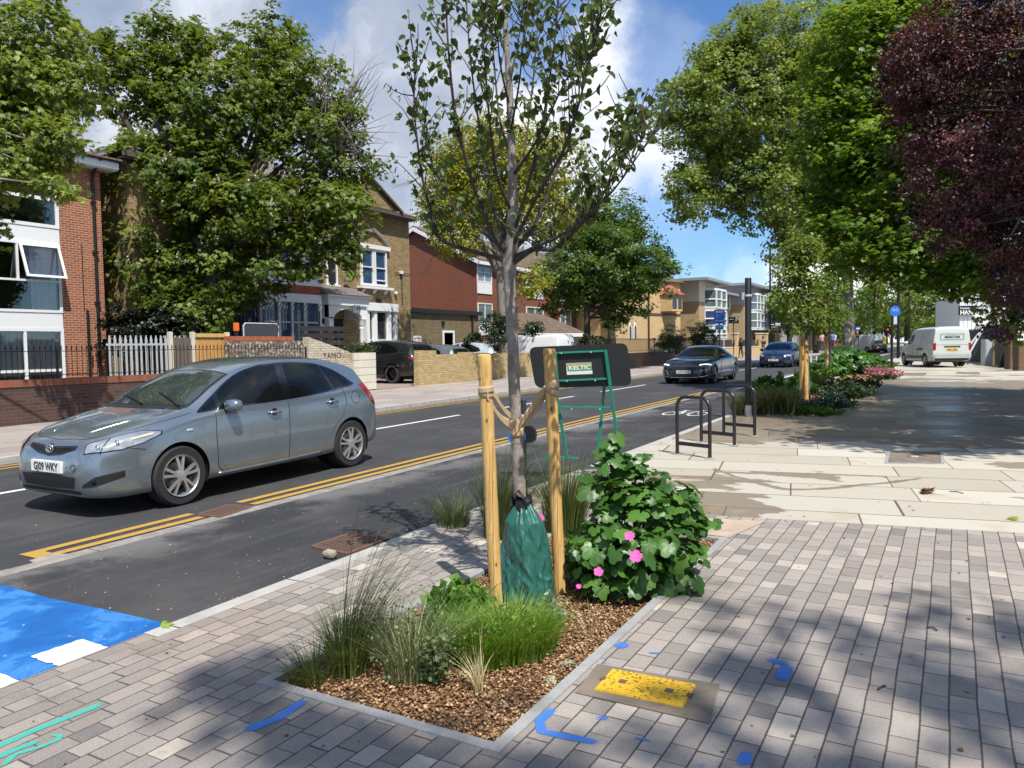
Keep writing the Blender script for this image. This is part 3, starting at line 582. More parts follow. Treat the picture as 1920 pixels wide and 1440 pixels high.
if TREES:
    # horse chestnut in the garden of the brown house
    tree('horse_chestnut', 'dense dark green horse chestnut with pale flower spikes in front of the brown brick house', 'tree', (*AT(372, 640, 26.6).xy, .3), AT(410, 430, 27.), [
        PB(395, 210, 27.6, 160, 120, 2.16), PB(250, 150, 27.6, 90, 80, 1.58), PB(330, 330, 27.1, 140, 90, 2.16), PB(470, 400, 26.6, 130, 75, 2.16), PB(290, 480, 27.1, 90, 95, 1.80), PB(400, 500, 27.1, 150, 75, 1.80),
        PB(600, 280, 27.6, 110, 110, 1.87), PB(560, 180, 28.1, 120, 75, 1.73), PB(620, 400, 26.6, 85, 65, 1.44), PB(500, 90, 28.6, 90, 55, 1.44), PB(330, 80, 28.1, 90, 50, 1.44), PB(190, 95, 27.6, 45, 35, 0.72), PB(655, 480, 26.1, 38, 55, 0.50), PB(350, 575, 26.1, 105, 40, 1.30), PB(560, 470, 26.6, 80, 55, 0.86)],
        3500, 17, .42, .125, 'palm', L_chest, B_dark, tr=.42, limbs=26, twigs=130, flowers=(300, F_ches), bare=0, reach=.6, up=.7, droop=.5, seed=3)
    tr_ = bpy.data.objects['horse_chestnut']
    mb = MB(); r = np.random.default_rng(5)
    for i in range(46):                                                     # its bare dying twigs, upper right
        a = AT(600+r.uniform(-30, 40), 250+r.uniform(-40, 90), 27.2); b = AT(r.uniform(600, 715), r.uniform(110, 330), 27.2+r.uniform(-1, 1))
        for k in range(3):
            e = b + Vector(r.normal(size=3)*.5); mb.tube([p-tr_.location for p in bez(a, a.lerp(e, .5)+Vector(r.normal(size=3)*.35), e, 6)], [.035*(1-.85*q/6) for q in range(7)], 4)
    mb.build('dead_branches', B_grey, tr_, smooth=True, fixn=False)
    # plane tree that overhangs the brick flats, its trunk out of the picture on the left
    tree('plane_tree', 'plane tree bough with pale lobed leaves hanging over the white windows of the brick flats', 'tree', (-16.2, 3.6, .1), (-16.0, 3.7, 6.5), [
        PB(40, 90, 15, 95, 120, 1.6), PB(-60, 120, 15, 120, 160, 2), PB(10, 250, 14.5, 85, 75, 1.1), PB(110, 265, 14.5, 58, 45, .6), PB(60, 320, 14.5, 70, 34, .5), PB(70, 170, 15, 75, 70, 1.), PB(120, 345, 14.2, 26, 22, .25), PB(8, 330, 14.3, 26, 40, .4), PB(-150, 330, 15, 100, 120, 1.5)],
        1100, 24, .34, .11, 'maple', L_plane, B_plane, tr=.16, limbs=12, twigs=80, reach=.5, seed=8, up=.5)
    # street maple with yellow-green leaves across the road
    tree('maple_tree', 'yellow green maple with a knobbly pale trunk across the road behind the young tree', 'tree', (*AT(948, 640, 34).xy, .25), AT(935, 470, 34), [
        PB(930, 330, 34, 120, 85, 2.3), PB(840, 330, 34, 60, 60, 1.3), PB(900, 260, 34, 80, 40, 1.4), PB(1010, 300, 34, 85, 65, 1.8), PB(860, 440, 33.5, 65, 36, 1.1), PB(1000, 400, 34, 90, 50, 1.4), PB(830, 390, 33.7, 50, 30, 1), PB(995, 530, 33.5, 32, 34, .6)],
        1400, 34, .50, .12, 'dia', L_yel, B_grey, tr=.26, limbs=24, twigs=90, bare=14, reach=.65, seed=11, up=.6)
    tree('lime_tree', 'green round tree top rising behind the roof of the red brick gable', 'tree', (*AT(860, 640, 58).xy, .3), AT(860, 470, 58), [
        PB(855, 410, 58, 62, 50, 3), PB(900, 380, 58, 50, 40, 3)], 200, 40, .8, .22, 'dia', L_maple, B_dark, tr=.3, limbs=10, twigs=20, seed=12)
    tree('sycamore_tree', 'mid green spreading tree with a dark trunk before the red brick flats', 'tree', (*AT(1102, 648, 41).xy, .3), AT(1100, 560, 41), [
        PB(1110, 500, 41, 105, 62, 3.2), PB(1200, 510, 41, 66, 52, 2.2), PB(1060, 540, 41, 62, 46, 2), PB(1160, 570, 41, 55, 26, 1.6), PB(1125, 450, 41, 70, 32, 2), PB(1230, 490, 41, 36, 36, 1.2), PB(1150, 600, 41, 28, 26, .9)],
        900, 40, .50, .13, 'maple', L_syc, B_dark, tr=.22, limbs=22, twigs=70, seed=13, up=.75, reach=.7)
    tree('ash_tree', 'dark green tree crown behind and above the spreading tree', 'tree', (*AT(1150, 648, 56).xy, .3), AT(1140, 500, 56), [
        PB(1135, 410, 56, 80, 48, 3.5), PB(1085, 430, 56, 60, 40, 2.5), PB(1190, 430, 56, 24, 30, 1)], 420, 34, .8, .20, 'dia', L_syc, B_dark, tr=.3, limbs=14, twigs=40, seed=14)
    # the big plane tree on the right
    tree('plane_tree', 'huge plane tree with a mottled pale trunk beyond the second planting bed', 'tree', (*AT(1592, 668, 44).xy, .25), AT(1590, 470, 44), [
        PB(1400, 190, 42, 150, 130, 4), PB(1330, 270, 42, 90, 95, 3), PB(1480, 110, 43, 150, 110, 4), PB(1590, 250, 42, 160, 170, 4), PB(1420, 350, 42, 130, 75, 3.2), PB(1300, 180, 41, 60, 50, 2), PB(1560, 400, 42, 110, 70, 3.), PB(1650, 80, 43, 120, 100, 4), PB(1360, 100, 42, 70, 45, 2), PB(1500, 450, 42, 60, 40, 2), PB(1290, 370, 41, 40, 40, 1.6), PB(1700, 250, 43, 120, 160, 4), PB(1640, 470, 43, 90, 50, 2.5)],
        4200, 36, .62, .15, 'maple', L_plane, B_plane, tr=.36, limbs=34, twigs=90, gap=-.42, reach=.72, seed=21, up=.45, droop=.35)
    # maple overhanging the pavement, trunk to the right behind the plum
    tree('maple_tree', 'maple with broad bright green leaves overhanging the right side of the pavement', 'tree', (7.6, 20.5, .2), (7.2, 20.6, 6.), [
        PB(1620, 130, 21, 110, 130, 1.8), PB(1700, 300, 20, 130, 130, 2), PB(1560, 260, 21, 80, 90, 1.3), PB(1640, 440, 20, 110, 60, 1.6), PB(1750, 480, 19, 120, 55, 1.6), PB(1590, 330, 21, 70, 50, 1), PB(1700, 60, 21, 110, 80, 2), PB(1830, 250, 19, 120, 200, 2.4), PB(1860, 500, 18, 100, 50, 1.6), PB(1540, 400, 21, 45, 40, .7), PB(1885, 575, 20, 46, 26, .7), PB(1905, 600, 19, 30, 22, .5)] + [((3.0+.3*(k % 2), 10.2+2.8*k, 7.2), (1.7, 1.6, .8)) for k in range(5)] + [((6.0, 11.5+3*k, 7.8), (2.1, 1.8, 1.)) for k in range(4)],
        4600, 20, .42, .13, 'maple', L_maple, B_dark, tr=.22, limbs=26, twigs=70, gap=-.40, reach=.75, seed=22, up=.9, droop=.15, trunkpath=None)
    # purple plum
    tree('purple_plum_tree', 'purple leaved plum tree at the right edge of the picture above the pavement', 'tree', (5.9, 12.6, .15), (5.7, 12.5, 3.4), [
        PB(1830, 110, 12, 140, 130, 1.3), PB(1720, 130, 12, 70, 80, .8), PB(1850, 330, 11.5, 120, 120, 1.3), PB(1760, 250, 12, 75, 60, .7), PB(1900, 480, 11.5, 55, 50, .7), PB(1860, 40, 12.5, 120, 90, 1.4), PB(1700, 190, 12, 50, 34, .4), PB(1800, 420, 11.5, 60, 44, .6), PB(2000, 250, 11.5, 130, 220, 1.4), PB(1900, 565, 11., 40, 35, .4)],
        1900, 44, .25, .050, 'ovate', L_plum, B_dark, tr=.10, limbs=30, twigs=80, reach=.7, gap=-.22, seed=23, up=.35, droop=.4)
    # crowns behind and above the viewer: their shade falls across the near paving
    sh = [(1540, 1180, .42), (1650, 1215, .36), (1420, 1165, .30), (1800, 1250, .45), (1900, 1330, .6), (1400, 1400, .22), (1560, 1420, .25), (1240, 1440, .3), (760, 1410, .36), (560, 1360, .34), (420, 1320, .30), (900, 1440, .36), (240, 1290, .25), (320, 1440, .3), (620, 1440, .4), (1900, 1180, .25), (1500, 1300, .15), (650, 1440, .3)]
    bl_ = []
    for u, v, r_ in sh: g_ = G(u, v); bl_.append((tuple(g_ + SUN*(15.2/SUN.z)), (r_, r_*.8, .5)))
    bl_ += [((9.5, -7.5, 15), (2, 2, 2)), ((11.5, -5.5, 13), (2, 2, 2))]
    tree('plane_tree', 'tall plane tree standing behind the viewer whose leaves dapple the near paving', 'tree', (9.5, -8.5, 0), (9.3, -7.5, 11.), bl_,
        270, 15, .40, .16, 'maple', L_plane, B_plane, tr=.35, limbs=10, twigs=10, seed=24, reach=.3)
    # distant tree belt closing the street
    fr = np.random.default_rng(31)
    far = [(1640, 560, 95, 70, 60, 7), (1700, 545, 88, 60, 75, 7), (1760, 560, 80, 65, 65, 6), (1830, 590, 76, 60, 45, 5), (1600, 590, 110, 55, 35, 7), (1530, 560, 90, 60, 45, 6), (1480, 575, 84, 38, 42, 5), (1560, 610, 125, 60, 22, 6), (1885, 560, 70, 60, 60, 5), (1445, 580, 92, 16, 50, 4), (1660, 600, 130, 60, 28, 6), (1730, 610, 100, 60, 30, 5)]
    names = ['bright green tree closing the far end of the street', 'tall sunlit tree above the roof of the parked van', 'green tree behind the van and the white shop wall', 'low tree just left of the white shop building', 'distant hazy tree left of the pale pollarded plane', 'sunlit tree right of the apartment block, behind the first staked tree', 'bright green street tree beside the apartment block corner', 'low distant tree behind the small white van', 'tree behind the white shop building at the right edge', 'narrow slice of tree touching the apartment block', 'farthest dark tree under the big plane crown', 'dark tree directly behind the traffic light']
    for i, (u, v, D, ru, rv, rd) in enumerate(far):
        b = AT(u, 640, D); tree('street_tree', names[i], 'tree', (b.x, b.y, .34), AT(u, v+rv*.3, D), [PB(u+fr.uniform(-.3, .3)*ru, v+fr.uniform(-.3, .3)*rv, D, ru*.75, rv*.75, rd) for k in range(4)],
             170, 30, D*.011, D*.0032, 'dia', L_far if i % 3 else L_maple, B_dark, group='trees closing the far end of the street', tr=.3, limbs=8, twigs=12, seed=40+i)
    b = AT(1634, 640, 100); t = tree('pollarded_plane_tree', 'pollarded plane with bare pale limbs beyond the small white van', 'tree', (b.x, b.y, .3), AT(1634, 605, 100), [PB(1634, 545, 100, 22, 20, 3)], 60, 30, .9, .3, 'dia', L_far, barkmat('pale limbs', (.34, .32, .27), (.48, .45, .38)), tr=.45, limbs=14, twigs=0, reach=1., seed=60)
# trees added behind the viewer, out of view, to darken reflections and sky light
for i, (x, y, h) in enumerate(((12.5, 2.0, 7.5), (13.5, -9.5, 8.5))):
    tree('street_tree', ['unseen round tree added on the right behind the viewer, nearer', 'unseen round tree added on the right behind the viewer, farther'][i], 'tree', (x, y, 0), (x, y, h*.6), [((x, y, h*.72), (2.6, 2.6, 2.2)), ((x+1, y+1.5, h*.62), (2, 2, 1.6)), ((x-.8, y-1.5, h*.66), (2, 2, 1.6))], 260, 30, .7, .22, 'dia', L_maple, B_dark, group='trees added behind the viewer', tr=.25, limbs=10, twigs=20, seed=80+i)
# shrubs
def shrub(name, label, u0, u1, v0, v1, D, rd, mat, n=60, per=60, size=.06, shape='dia', seed=1, group=None, cat='shrub', rc=.25, zb=.2, bark=None):
    b = AT((u0+u1)/2, v1, D); top = AT((u0+u1)/2, (v0+v1)/2, D)
    r = np.random.default_rng(seed); ru, rv = (u1-u0)/2, (v1-v0)/2
    bl = [PB((u0+u1)/2 + r.uniform(-.35, .35)*ru, (v0+v1)/2+r.uniform(-.25, .25)*rv, D, ru*.7, rv*.72, rd) for k in range(5)]
    return tree(name, label, cat, (b.x, b.y, max(zb, b.z)), top, bl, n, per, rc, size, shape, mat, bark or B_dark, tr=.06, limbs=10, twigs=16, seed=seed, group=group, reach=.9, shell=.3)
shrub('laurel_bush', 'tall dark green bush beside the white bay windows of the gable flats', 905, 968, 575, 662, 31, 1., L_dark, 110, 50, .07, seed=71)
shrub('small_bush', 'small green bush before the tiled garage roof', 975, 1022, 600, 632, 33, .6, L_dark, 40, 50, .07, seed=72)
shrub('ivy_bush', 'low dark ivy clump at the foot of the red gable', 868, 902, 615, 655, 35, .6, L_dark, 30, 50, .08, seed=73)
shrub('olive_shrub', 'rounded grey green shrub behind the railings, left of the pair', 1226, 1285, 602, 662, 47, 1.2, L_oliv, 130, 60, .07, seed=74, group='grey green shrubs by the apartment block')
shrub('olive_shrub', 'rounded grey green shrub beside the blue cycle sign, right of the pair', 1270, 1345, 594, 662, 48, 1.3, L_oliv, 150, 60, .07, seed=75, group='grey green shrubs by the apartment block')
shrub('garden_shrub', 'small leafy shrub at the foot of the porch column', 655, 700, 636, 670, 27, .5, L_oliv, 40, 50, .05, seed=76)
shrub('garden_shrub', 'low dark shrub behind the sloping white wall', 640, 668, 648, 672, 26, .3, L_dark, 25, 50, .05, seed=77)
shrub('ivy_bush', 'dark shrub hanging over the yard wall under the spreading tree', 1075, 1150, 620, 660, 40, 1., L_dark, 60, 60, .09, seed=78)
shrub('shade_hedge', 'near-black evergreen standing in for the deep shade behind the palisade fence', 205, 370, 565, 690, 25.2, 1.5, leafmat('painted shade leaf', (.003, .006, .003), (.007, .013, .005), (.015, .026, .009), trans=.1), 260, 70, .10, seed=79)  # added hedge; its near-black leaf colour stands in for deep shade
# ---------------------------------------------------------------- buildings and walls
BR_red = brickmat('orange red brick', (.40, .125, .06), (.27, .075, .045), (.46, .33, .22), dirt=.15)
BR_red2 = brickmat('dull red brick', (.25, .070, .040), (.19, .052, .034), (.24, .13, .08), dirt=.3)
BR_stock = brickmat('brown stock brick', (.43, .31, .145), (.28, .195, .09), (.19, .15, .10), dirt=.25, stain=(.10, .075, .045))
BR_yel = brickmat('yellow brick', (.60, .44, .20), (.42, .275, .11), (.34, .27, .18), dirt=.12, stain=(.3, .2, .1), ms=.013)
BR_dark = brickmat('dark purple brick', (.115, .062, .048), (.068, .040, .037), (.125, .095, .075), dirt=.5, bw=.23, ms=.007)
BR_cap = brickmat('red coping brick', (.34, .10, .055), (.24, .07, .045), (.20, .13, .10), bw=.075, bh=.30, dirt=.2)
BR_cap2 = brickmat('orange coping brick', (.55, .14, .06), (.38, .09, .05), (.3, .16, .1), bw=.075, bh=.30)
BR_buff = brickmat('buff brick', (.50, .36, .19), (.40, .28, .14), (.42, .33, .22), dirt=.12)
BR_gold = brickmat('honey brick', (.66, .46, .22), (.54, .36, .16), (.60, .46, .28), dirt=.12, stain=(.3, .2, .12))
M_white = plain('white paint', (.74, .75, .75), .45, .05, bstr=.05); M_cream = plain('cream render', (.68, .60, .49), .8, .06); M_grender = plain('grey render', (.42, .40, .40), .8, .06)
M_black = plain('black metal', (.012, .012, .013), .4, .2); M_darkframe = plain('dark frame', (.03, .03, .035), .4)
M_lead = plain('grey roofing', (.26, .27, .28), .6, .15); M_stone = plain('grey stone', (.24, .20, .18), .8, .25, bstr=.2, scale=12)
M_wrend = plain('weathered whitewash', (.60, .56, .46), .85, .22, scale=3.2, bstr=.3)
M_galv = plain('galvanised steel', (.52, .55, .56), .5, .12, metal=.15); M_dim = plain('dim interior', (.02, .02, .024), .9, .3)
M_curt = plain('pale curtain', (.76, .78, .80), .9, .12, scale=3)
def woodmat(name, a, b, axis='z', sc_=1.):
    m, g = newmat(name); x, y, z = g.sep(opos(g)); k = {'z': (12, 12, .8), 'x': (.8, 12, 12), 'y': (12, .8, 12)}[axis]
    n = g.noise(g.comb(*[g.m('MULTIPLY', q, kk*sc_) for q, kk in zip((x, y, z), k)]), 1.6, 6, .6, dist=.8)
    c = g.ramp(n, [(.3, a), (.7, b)]); return finish(m, g, c, .75, bump=n, bstr=.35, bdist=.006, spec=.3)
W_new = woodmat('orange fence timber', (.42, .21, .06), (.62, .36, .13)); W_old = woodmat('weathered timber', (.13, .10, .08), (.24, .20, .17), 'x')
W_oldv = woodmat('weathered fence boards', (.09, .07, .06), (.19, .155, .13)); W_stake = woodmat('round pine stake timber', (.46, .285, .10), (.68, .47, .20), 'z', 1.5)
def tilemat(name, c1, c2, rowh=.28, bstr=.8):
    m, g = newmat(name); x, y, z = g.sep(opos(g)); b = g.n('ShaderNodeTexBrick'); g.put(b.inputs['Vector'], g.comb(g.m('ADD', x, 0.), g.m('MULTIPLY', z, 1.6)))
    for k_, v_ in (('Color1', c1), ('Color2', c2), ('Mortar', tuple(q*.35 for q in c1))): b.inputs[k_].default_value = tuple(v_) + (1,)
    b.inputs['Scale'].default_value = 1; b.inputs['Mortar Size'].default_value = .012; b.inputs['Brick Width'].default_value = .26; b.inputs['Row Height'].default_value = rowh
    n = g.noise(opos(g), 2.2, 5); c = g.mix(g.m('MULTIPLY', g.step(n, .45, .7), .45), b.outputs[0], (.13, .10, .07, 1))
    return finish(m, g, c, .8, bump=g.m('SUBTRACT', g.m('MULTIPLY', n, .3), b.outputs[1]), bstr=bstr, bdist=.02, spec=.25)
T_brown = tilemat('brown roof tile', (.17, .105, .07), (.22, .14, .09)); T_moss = tilemat('mossy roof tile', (.12, .09, .065), (.17, .13, .09)); T_slate = tilemat('grey slate', (.15, .13, .13), (.20, .175, .17), .22, .5); T_red = tilemat('red clay tile', (.42, .13, .09), (.34, .10, .07), .2)
def glassmat(name, tint, rough=.03, var=.5):
    m, g = newmat(name); n = g.noise(opos(g), 1.1, 3); c = g.mix(n, tuple(x*(1-var) for x in tint) + (1,), tuple(x*(1+var) for x in tint) + (1,))
    return finish(m, g, c, rough, spec=1.0, bump=n, bstr=.03, bdist=.02)
GL_dark = glassmat('dark window glass', (.022, .025, .030)); GL_blue = glassmat('blue tinted window glass', (.03, .07, .16)); GL_net = glassmat('net curtained glass', (.22, .24, .26), .08, .25)
GL_grn = glassmat('green grey glass', (.10, .15, .15), .05)
def seeglass():
    m, g = newmat('clear window glass'); t = g.n('ShaderNodeBsdfTransparent'); t.inputs[0].default_value = (.90, .93, .94, 1); gl = g.n('ShaderNodeBsdfGlossy'); gl.inputs['Roughness'].default_value = .015
    f = g.n('ShaderNodeFresnel'); f.inputs[0].default_value = 1.7; mxs = g.n('ShaderNodeMixShader'); g.put(mxs.inputs[0], g.m('ADD', g.m('MULTIPLY', f.outputs[0], 1.1), .02, clamp=True)); g.t.links.new(t.outputs[0], mxs.inputs[1]); g.t.links.new(gl.outputs[0], mxs.inputs[2])
    o = g.n('ShaderNodeOutputMaterial'); g.t.links.new(mxs.outputs[0], o.inputs[0]); return m
GL_see = seeglass()
class Fac:
    """a vertical wall plane from p0 to p1 (seen from its outside); local x along it, local -y outwards"""
    def __init__(s, p0, p1, name=None, label=None, cat='building', group=None):
        s.p0 = Vector((p0[0], p0[1], 0)); d = Vector((p1[0]-p0[0], p1[1]-p0[1], 0)); s.L = d.length; s.d = d.normalized(); s.n = Vector((s.d.y, -s.d.x, 0))
        s.t = thing(name, label, cat, s.p0, math.atan2(s.d.y, s.d.x), group) if name else None
    def px(s, u, v, out=0.):
        r = Vector(ray(u, v)); o = Vector((0, 0, H)); P = s.p0 + s.n*out; k = (P-o).dot(s.n)/r.dot(s.n); q = o + r*k; return (q-s.p0).dot(s.d), q.z
    def win(s, rect, frame=M_white, glass=GL_dark, out=.05, fw=.07, mull=(), trans=(), name='window', parent=None, bar=.05, sill=None, depth=.05):
        s0, s1, z0, z1 = rect; mb = MB(); f = lambda a, b, c, d, o=out: mb.box(a, b, -o, 0.02, c, d)
        f(s0, s0+fw, z0, z1); f(s1-fw, s1, z0, z1); f(s0+fw, s1-fw, z0, z0+fw); f(s0+fw, s1-fw, z1-fw, z1)
        for m_ in mull: f(m_-bar/2, m_+bar/2, z0+fw, z1-fw, out-.006)
        for t_ in trans:
            a, b, z = t_ if hasattr(t_, '__len__') else (s0+fw, s1-fw, t_); f(a, b, z-bar/2, z+bar/2, out-.003)
        if sill: mb.box(s0-.06, s1+.06, -out-.10, 0, z0-.09, z0-.003)
        o = mb.build(name, frame, parent or s.t); g_ = MB().box(s0+fw*.5, s1-fw*.5, -out+depth, -out+depth+.012, z0+fw*.5, z1-fw*.5).build('pane', glass, o); return o
    def rect(s, u0, v0, u1, v1, out=0.):
        a, za = s.px(u0, v1, out); b, zb = s.px(u1, v0, out); return (a, b, za, zb)
# --- three storey brick flats on the left
f = Fac((-24, 1.5), (-24, 15.2), 'brick_flats', 'orange red brick flats with stacked white framed windows at the left edge', 'building'); t = f.t
L = f.L; a0, a1 = 9.8-1.5, 13.8-1.5
mb = MB(); mb.box(0, a0, 0, 9, 0, 7.85); mb.box(a1, L, 0, 9, 0, 7.85); mb.box(a0, a1, 2.2, 9, 0, 7.85); mb.build('wall', BR_red, t)
for z0, z1 in ((4.98, 5.46), (2.40, 2.88), (.30, .76)): MB().box(a0, a1, -.04, .10, z0, z1).build('white_panel', M_white, t, bevel=.006)
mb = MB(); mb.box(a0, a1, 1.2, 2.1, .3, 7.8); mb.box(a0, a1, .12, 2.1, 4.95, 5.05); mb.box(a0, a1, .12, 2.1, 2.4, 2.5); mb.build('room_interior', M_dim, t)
def curtain(mb, s0, s1, z0, z1, y=.12, n=14):
    P = [];
    for i in range(n*4+1):
        q = i/(n*4); P.append([(s0+(s1-s0)*q, y+.045*math.sin(q*n*2*math.pi*.5), z) for z in (z0, z1)])
    mb.grid(P)
mb = MB(); curtain(mb, 11.45, 12.2, 2.9, 4.95, y=.10, n=7); curtain(mb, 10.0, 10.35, 2.9, 4.95, n=4); curtain(mb, 8.4, 9.4, 2.9, 4.95); curtain(mb, 8.4, 12.2, 1.0, 2.36, y=.07, n=34); mb.build('curtain', M_curt, t, smooth=True, fixn=False)
f.win((a0, a1, 5.46, 7.52), glass=GL_see, trans=(6.33,), mull=(), out=.06, fw=.10, bar=.10)
for s_ in (10.98, 9.6): MB().box(s_-.05, s_+.05, -.055, .04, 6.38, 7.42).build('mullion', M_white, t)
f.win((a0, a1, 2.88, 4.98), glass=GL_see, trans=(3.83,), out=.06, fw=.08, bar=.06, mull=())
for s_ in (11.0, 9.6): MB().box(s_, s_+.06, -.055, .04, 3.86, 4.9).build('mullion', M_white, t)
f.win((a0, a1, .76, 2.40), glass=GL_see, trans=(1.12,), out=.06, fw=.09, bar=.08, mull=(11.15, 9.7))
# the top-hung casement standing open
mb = MB(); w0, w1, zt, zl = 11.06, 12.24, 4.92, 1.07
ca, sa = math.cos(R_(20)), math.sin(R_(20)); P = lambda s_, q, o: (s_, -.07-o*ca-q*sa, zt-q*ca+o*sa*0)
def slab(s0, s1, q0, q1):
    vs = [P(s_, q, o) for o in (0, .05) for s_, q in ((s0, q0), (s1, q0), (s1, q1), (s0, q1))]; mb.add(vs, [(0, 1, 2, 3), (7, 6, 5, 4), (0, 4, 5, 1), (1, 5, 6, 2), (2, 6, 7, 3), (3, 7, 4, 0)])
slab(w0, w0+.07, 0, zl); slab(w1-.07, w1, 0, zl); slab(w0+.07, w1-.07, 0, .07); slab(w0+.07, w1-.07, zl-.07, zl)
oc = mb.build('open_casement', M_white, t); MB().add([P(w0+.05, .05, .02), P(w1-.05, .05, .02), P(w1-.05, zl-.05, .02), P(w0+.05, zl-.05, .02)], [(0, 1, 2, 3)]).build('pane', GL_see, oc)
mb = MB(); mb.box(-.4, L+.35, -.5, -.44, 7.55, 7.80); mb.box(-.4, L+.35, -.44, .0, 7.50, 7.55); mb.box(L+.30, L+.35, -.44, 9, 7.55, 7.8); mb.build('fascia', M_white, t)
MB().tube([(-.4, -.55, 7.80), (L+.38, -.55, 7.80)], .055, 8).build('gutter', M_black, t)
mb = MB(); mb.add([(-.45, -.62, 7.86), (L+.4, -.62, 7.86), (L+.4, 4.4, 9.0), (-.45, 4.4, 9.0), (L+.4, 9.3, 7.86), (-.45, 9.3, 7.86), (-.45, -.62, 7.80), (L+.4, -.62, 7.80)], [(0, 1, 2, 3), (3, 2, 4, 5), (6, 7, 1, 0), (1, 7, 4, 2)])
mb.build('roof', T_brown, t)
mb = MB(); mb.tube([(L-.28, -.52, 7.78), (L-.28, -.10, 7.35), (L-.28, -.06, 7.2), (L-.28, -.06, .3)], .05, 8); mb.tube([(L-.62, -.05, .3), (L-.62, -.05, 3.0)], .045, 8)
for z in (1.6, 3.2, 4.8, 6.4): mb.box(L-.35, L-.21, -.115, 0, z, z+.09)
mb.build('downpipe', M_black, t); MB().tube([(L-.70, -.02, 3.0), (L-.70, -.02, 5.1)], .012, 6).build('cable', M_black, t)
# --- brown stock-brick house, number 199
f = Fac((-24, 16.2), (-24, 31.5), 'brown_brick_house', 'brown stock brick Victorian house numbered 199 with white bay, arched porch and slate roof', 'house'); t = f.t; L = f.L
MB().box(0, L, 0, 12, 0, 8.15).build('wall', BR_stock, t)
mb = MB(); e = .4; rz_ = 10.9
mb.add([(-e, -e, 8.25), (L+.1, -e, 8.25), (L+.1, 12.4, 8.25), (-e, 12.4, 8.25), (5, 5, rz_), (L-4.6, 5, rz_), (L-4.6, 7, rz_), (5, 7, rz_)], [(0, 1, 5, 4), (1, 2, 6, 5), (2, 3, 7, 6), (3, 0, 4, 7), (4, 5, 6, 7), (3, 2, 1, 0)])
mb.add([(L-6.4, -e-.02, 8.3), (L-1.2, -e-.02, 8.3), (L-3.8, -e-.02, 9.75), (L-3.8, 3.0, 9.75)], [(1, 3, 2), (2, 3, 0)])
mb.build('roof', T_slate, t); MB().add([(L-6.2, -e+.03, 8.3), (L-1.4, -e+.03, 8.3), (L-3.8, -e+.03, 9.6)], [(0, 1, 2)]).build('gable', BR_stock, t)
mb = MB(); mb.box(-.45, L+.12, -.46, -.38, 8.08, 8.25); mb.box(-.38, L+.08, -.38, 0, 8.02, 8.08); mb.bar((L-6.5, -e-.06, 8.28), (L-3.8, -e-.06, 9.82), .16, .1); mb.bar((L-1.1, -e-.06, 8.28), (L-3.8, -e-.06, 9.82), .16, .1); mb.build('eaves', plain('brown fascia', (.10, .075, .06), .6), t)
# white canted bay over two floors
bx0, bx1 = 20.0-16.2, 24.9-16.2
mb = MB()
for z0, z1 in ((0, 1.95), (3.55, 3.9), (4.25, 4.75), (5.75, 6.3)): mb.prism([(bx0, 0), (bx0+.8, -1.), (bx1-.8, -1.), (bx1, 0)], z0, z1)
mb.build('bay', M_white, t); mb = MB(); mb.prism([(bx0+.1, 0), (bx0+.85, -.9), (bx1-.85, -.9), (bx1-.1, 0)], 1.95, 5.75); ob = mb.build('bay_glass', GL_blue, t)
mb = MB(); mb.prism([(bx0+.06, 0), (bx0+.82, -.95), (bx1-.82, -.95), (bx1-.06, 0)], 3.9, 4.25); mb.build('tile_band', T_red, t)
for z0, z1 in ((1.95, 3.55), (4.75, 5.75)):
    mb = MB()
    for q in (bx0+.85, bx0+1.75, bx0+2.45, bx1-1.75, bx1-.92): mb.box(q-.07, q+.07, -1.0, -.86, z0, z1)
    for a_, b_ in (((bx1-.8, -.98), (bx1-.55, -.68)), ((bx1-.22, -.28), (bx1, -.02))): mb.prism([(a_[0], a_[1]), (b_[0], b_[1]), (b_[0]-.1, b_[1]+.02), (a_[0]-.1, a_[1]+.05)], z0, z1)
    mb.box(bx0+.85, bx1-.85, -.96, -.88, (z0+z1)/2-.03, (z0+z1)/2+.03); mb.build('bay_frame', M_white, t)
# tripartite window, ground floor right
a, za = f.px(684, 572); b, zb = f.px(735, 572); zt = 3.80; zs = 3.42
mb = MB(); mb.box(a-.1, b+.18, -.30, 0, zs, zt); mb.build('lintel', M_white, t, bevel=.01)
w_ = b-a; c0, c1 = a+w_*.26, a+w_*.78
for i, (p, q) in enumerate(((a, c0-.1), (c0+.1, c1-.1), (c1+.1, b))): f.win((p, q, .9, zs), trans=(2.05,), out=.14, fw=.05, depth=.08)
mb = MB()
for q in (a-.02, c0, c1, b+.02): mb.box(q-.10, q+.10, -.22, 0, .7, zs)
mb.build('post', M_white, t, bevel=.01)
# paired sash, first floor, with pointed hood
r_ = f.rect(676, 468, 722, 540); s0, s1, z0, z1 = r_[0], r_[1], 4.62, 6.35; mid = (s0+s1)/2
f.win((s0, mid-.03, z0, z1), glass=GL_blue, trans=((z0+z1)/2,), out=.10, fw=.09, depth=.07); f.win((mid+.03, s1, z0, z1), glass=GL_blue, trans=((z0+z1)/2, z0+.28), out=.10, fw=.09, depth=.07)
mb = MB(); mb.box(s0-.25, s1+.25, -.30, 0, z0-.16, z0-.05)
for q in (s0+.1, mid, s1-.1): mb.prism([(0, z0-.17), (-.22, z0-.17), (0, z0-.36)], q-.06, q+.06, axis='x')
mb.build('window_sill', M_white, t); mb = MB(); mb.box(s0-.22, s1+.22, -.16, 0, z1+.003, z1+.20); mb.build('lintel', M_white, t)
mb = MB(); hw = (s1-s0)/2+.2; N_ = 10; P_ = []
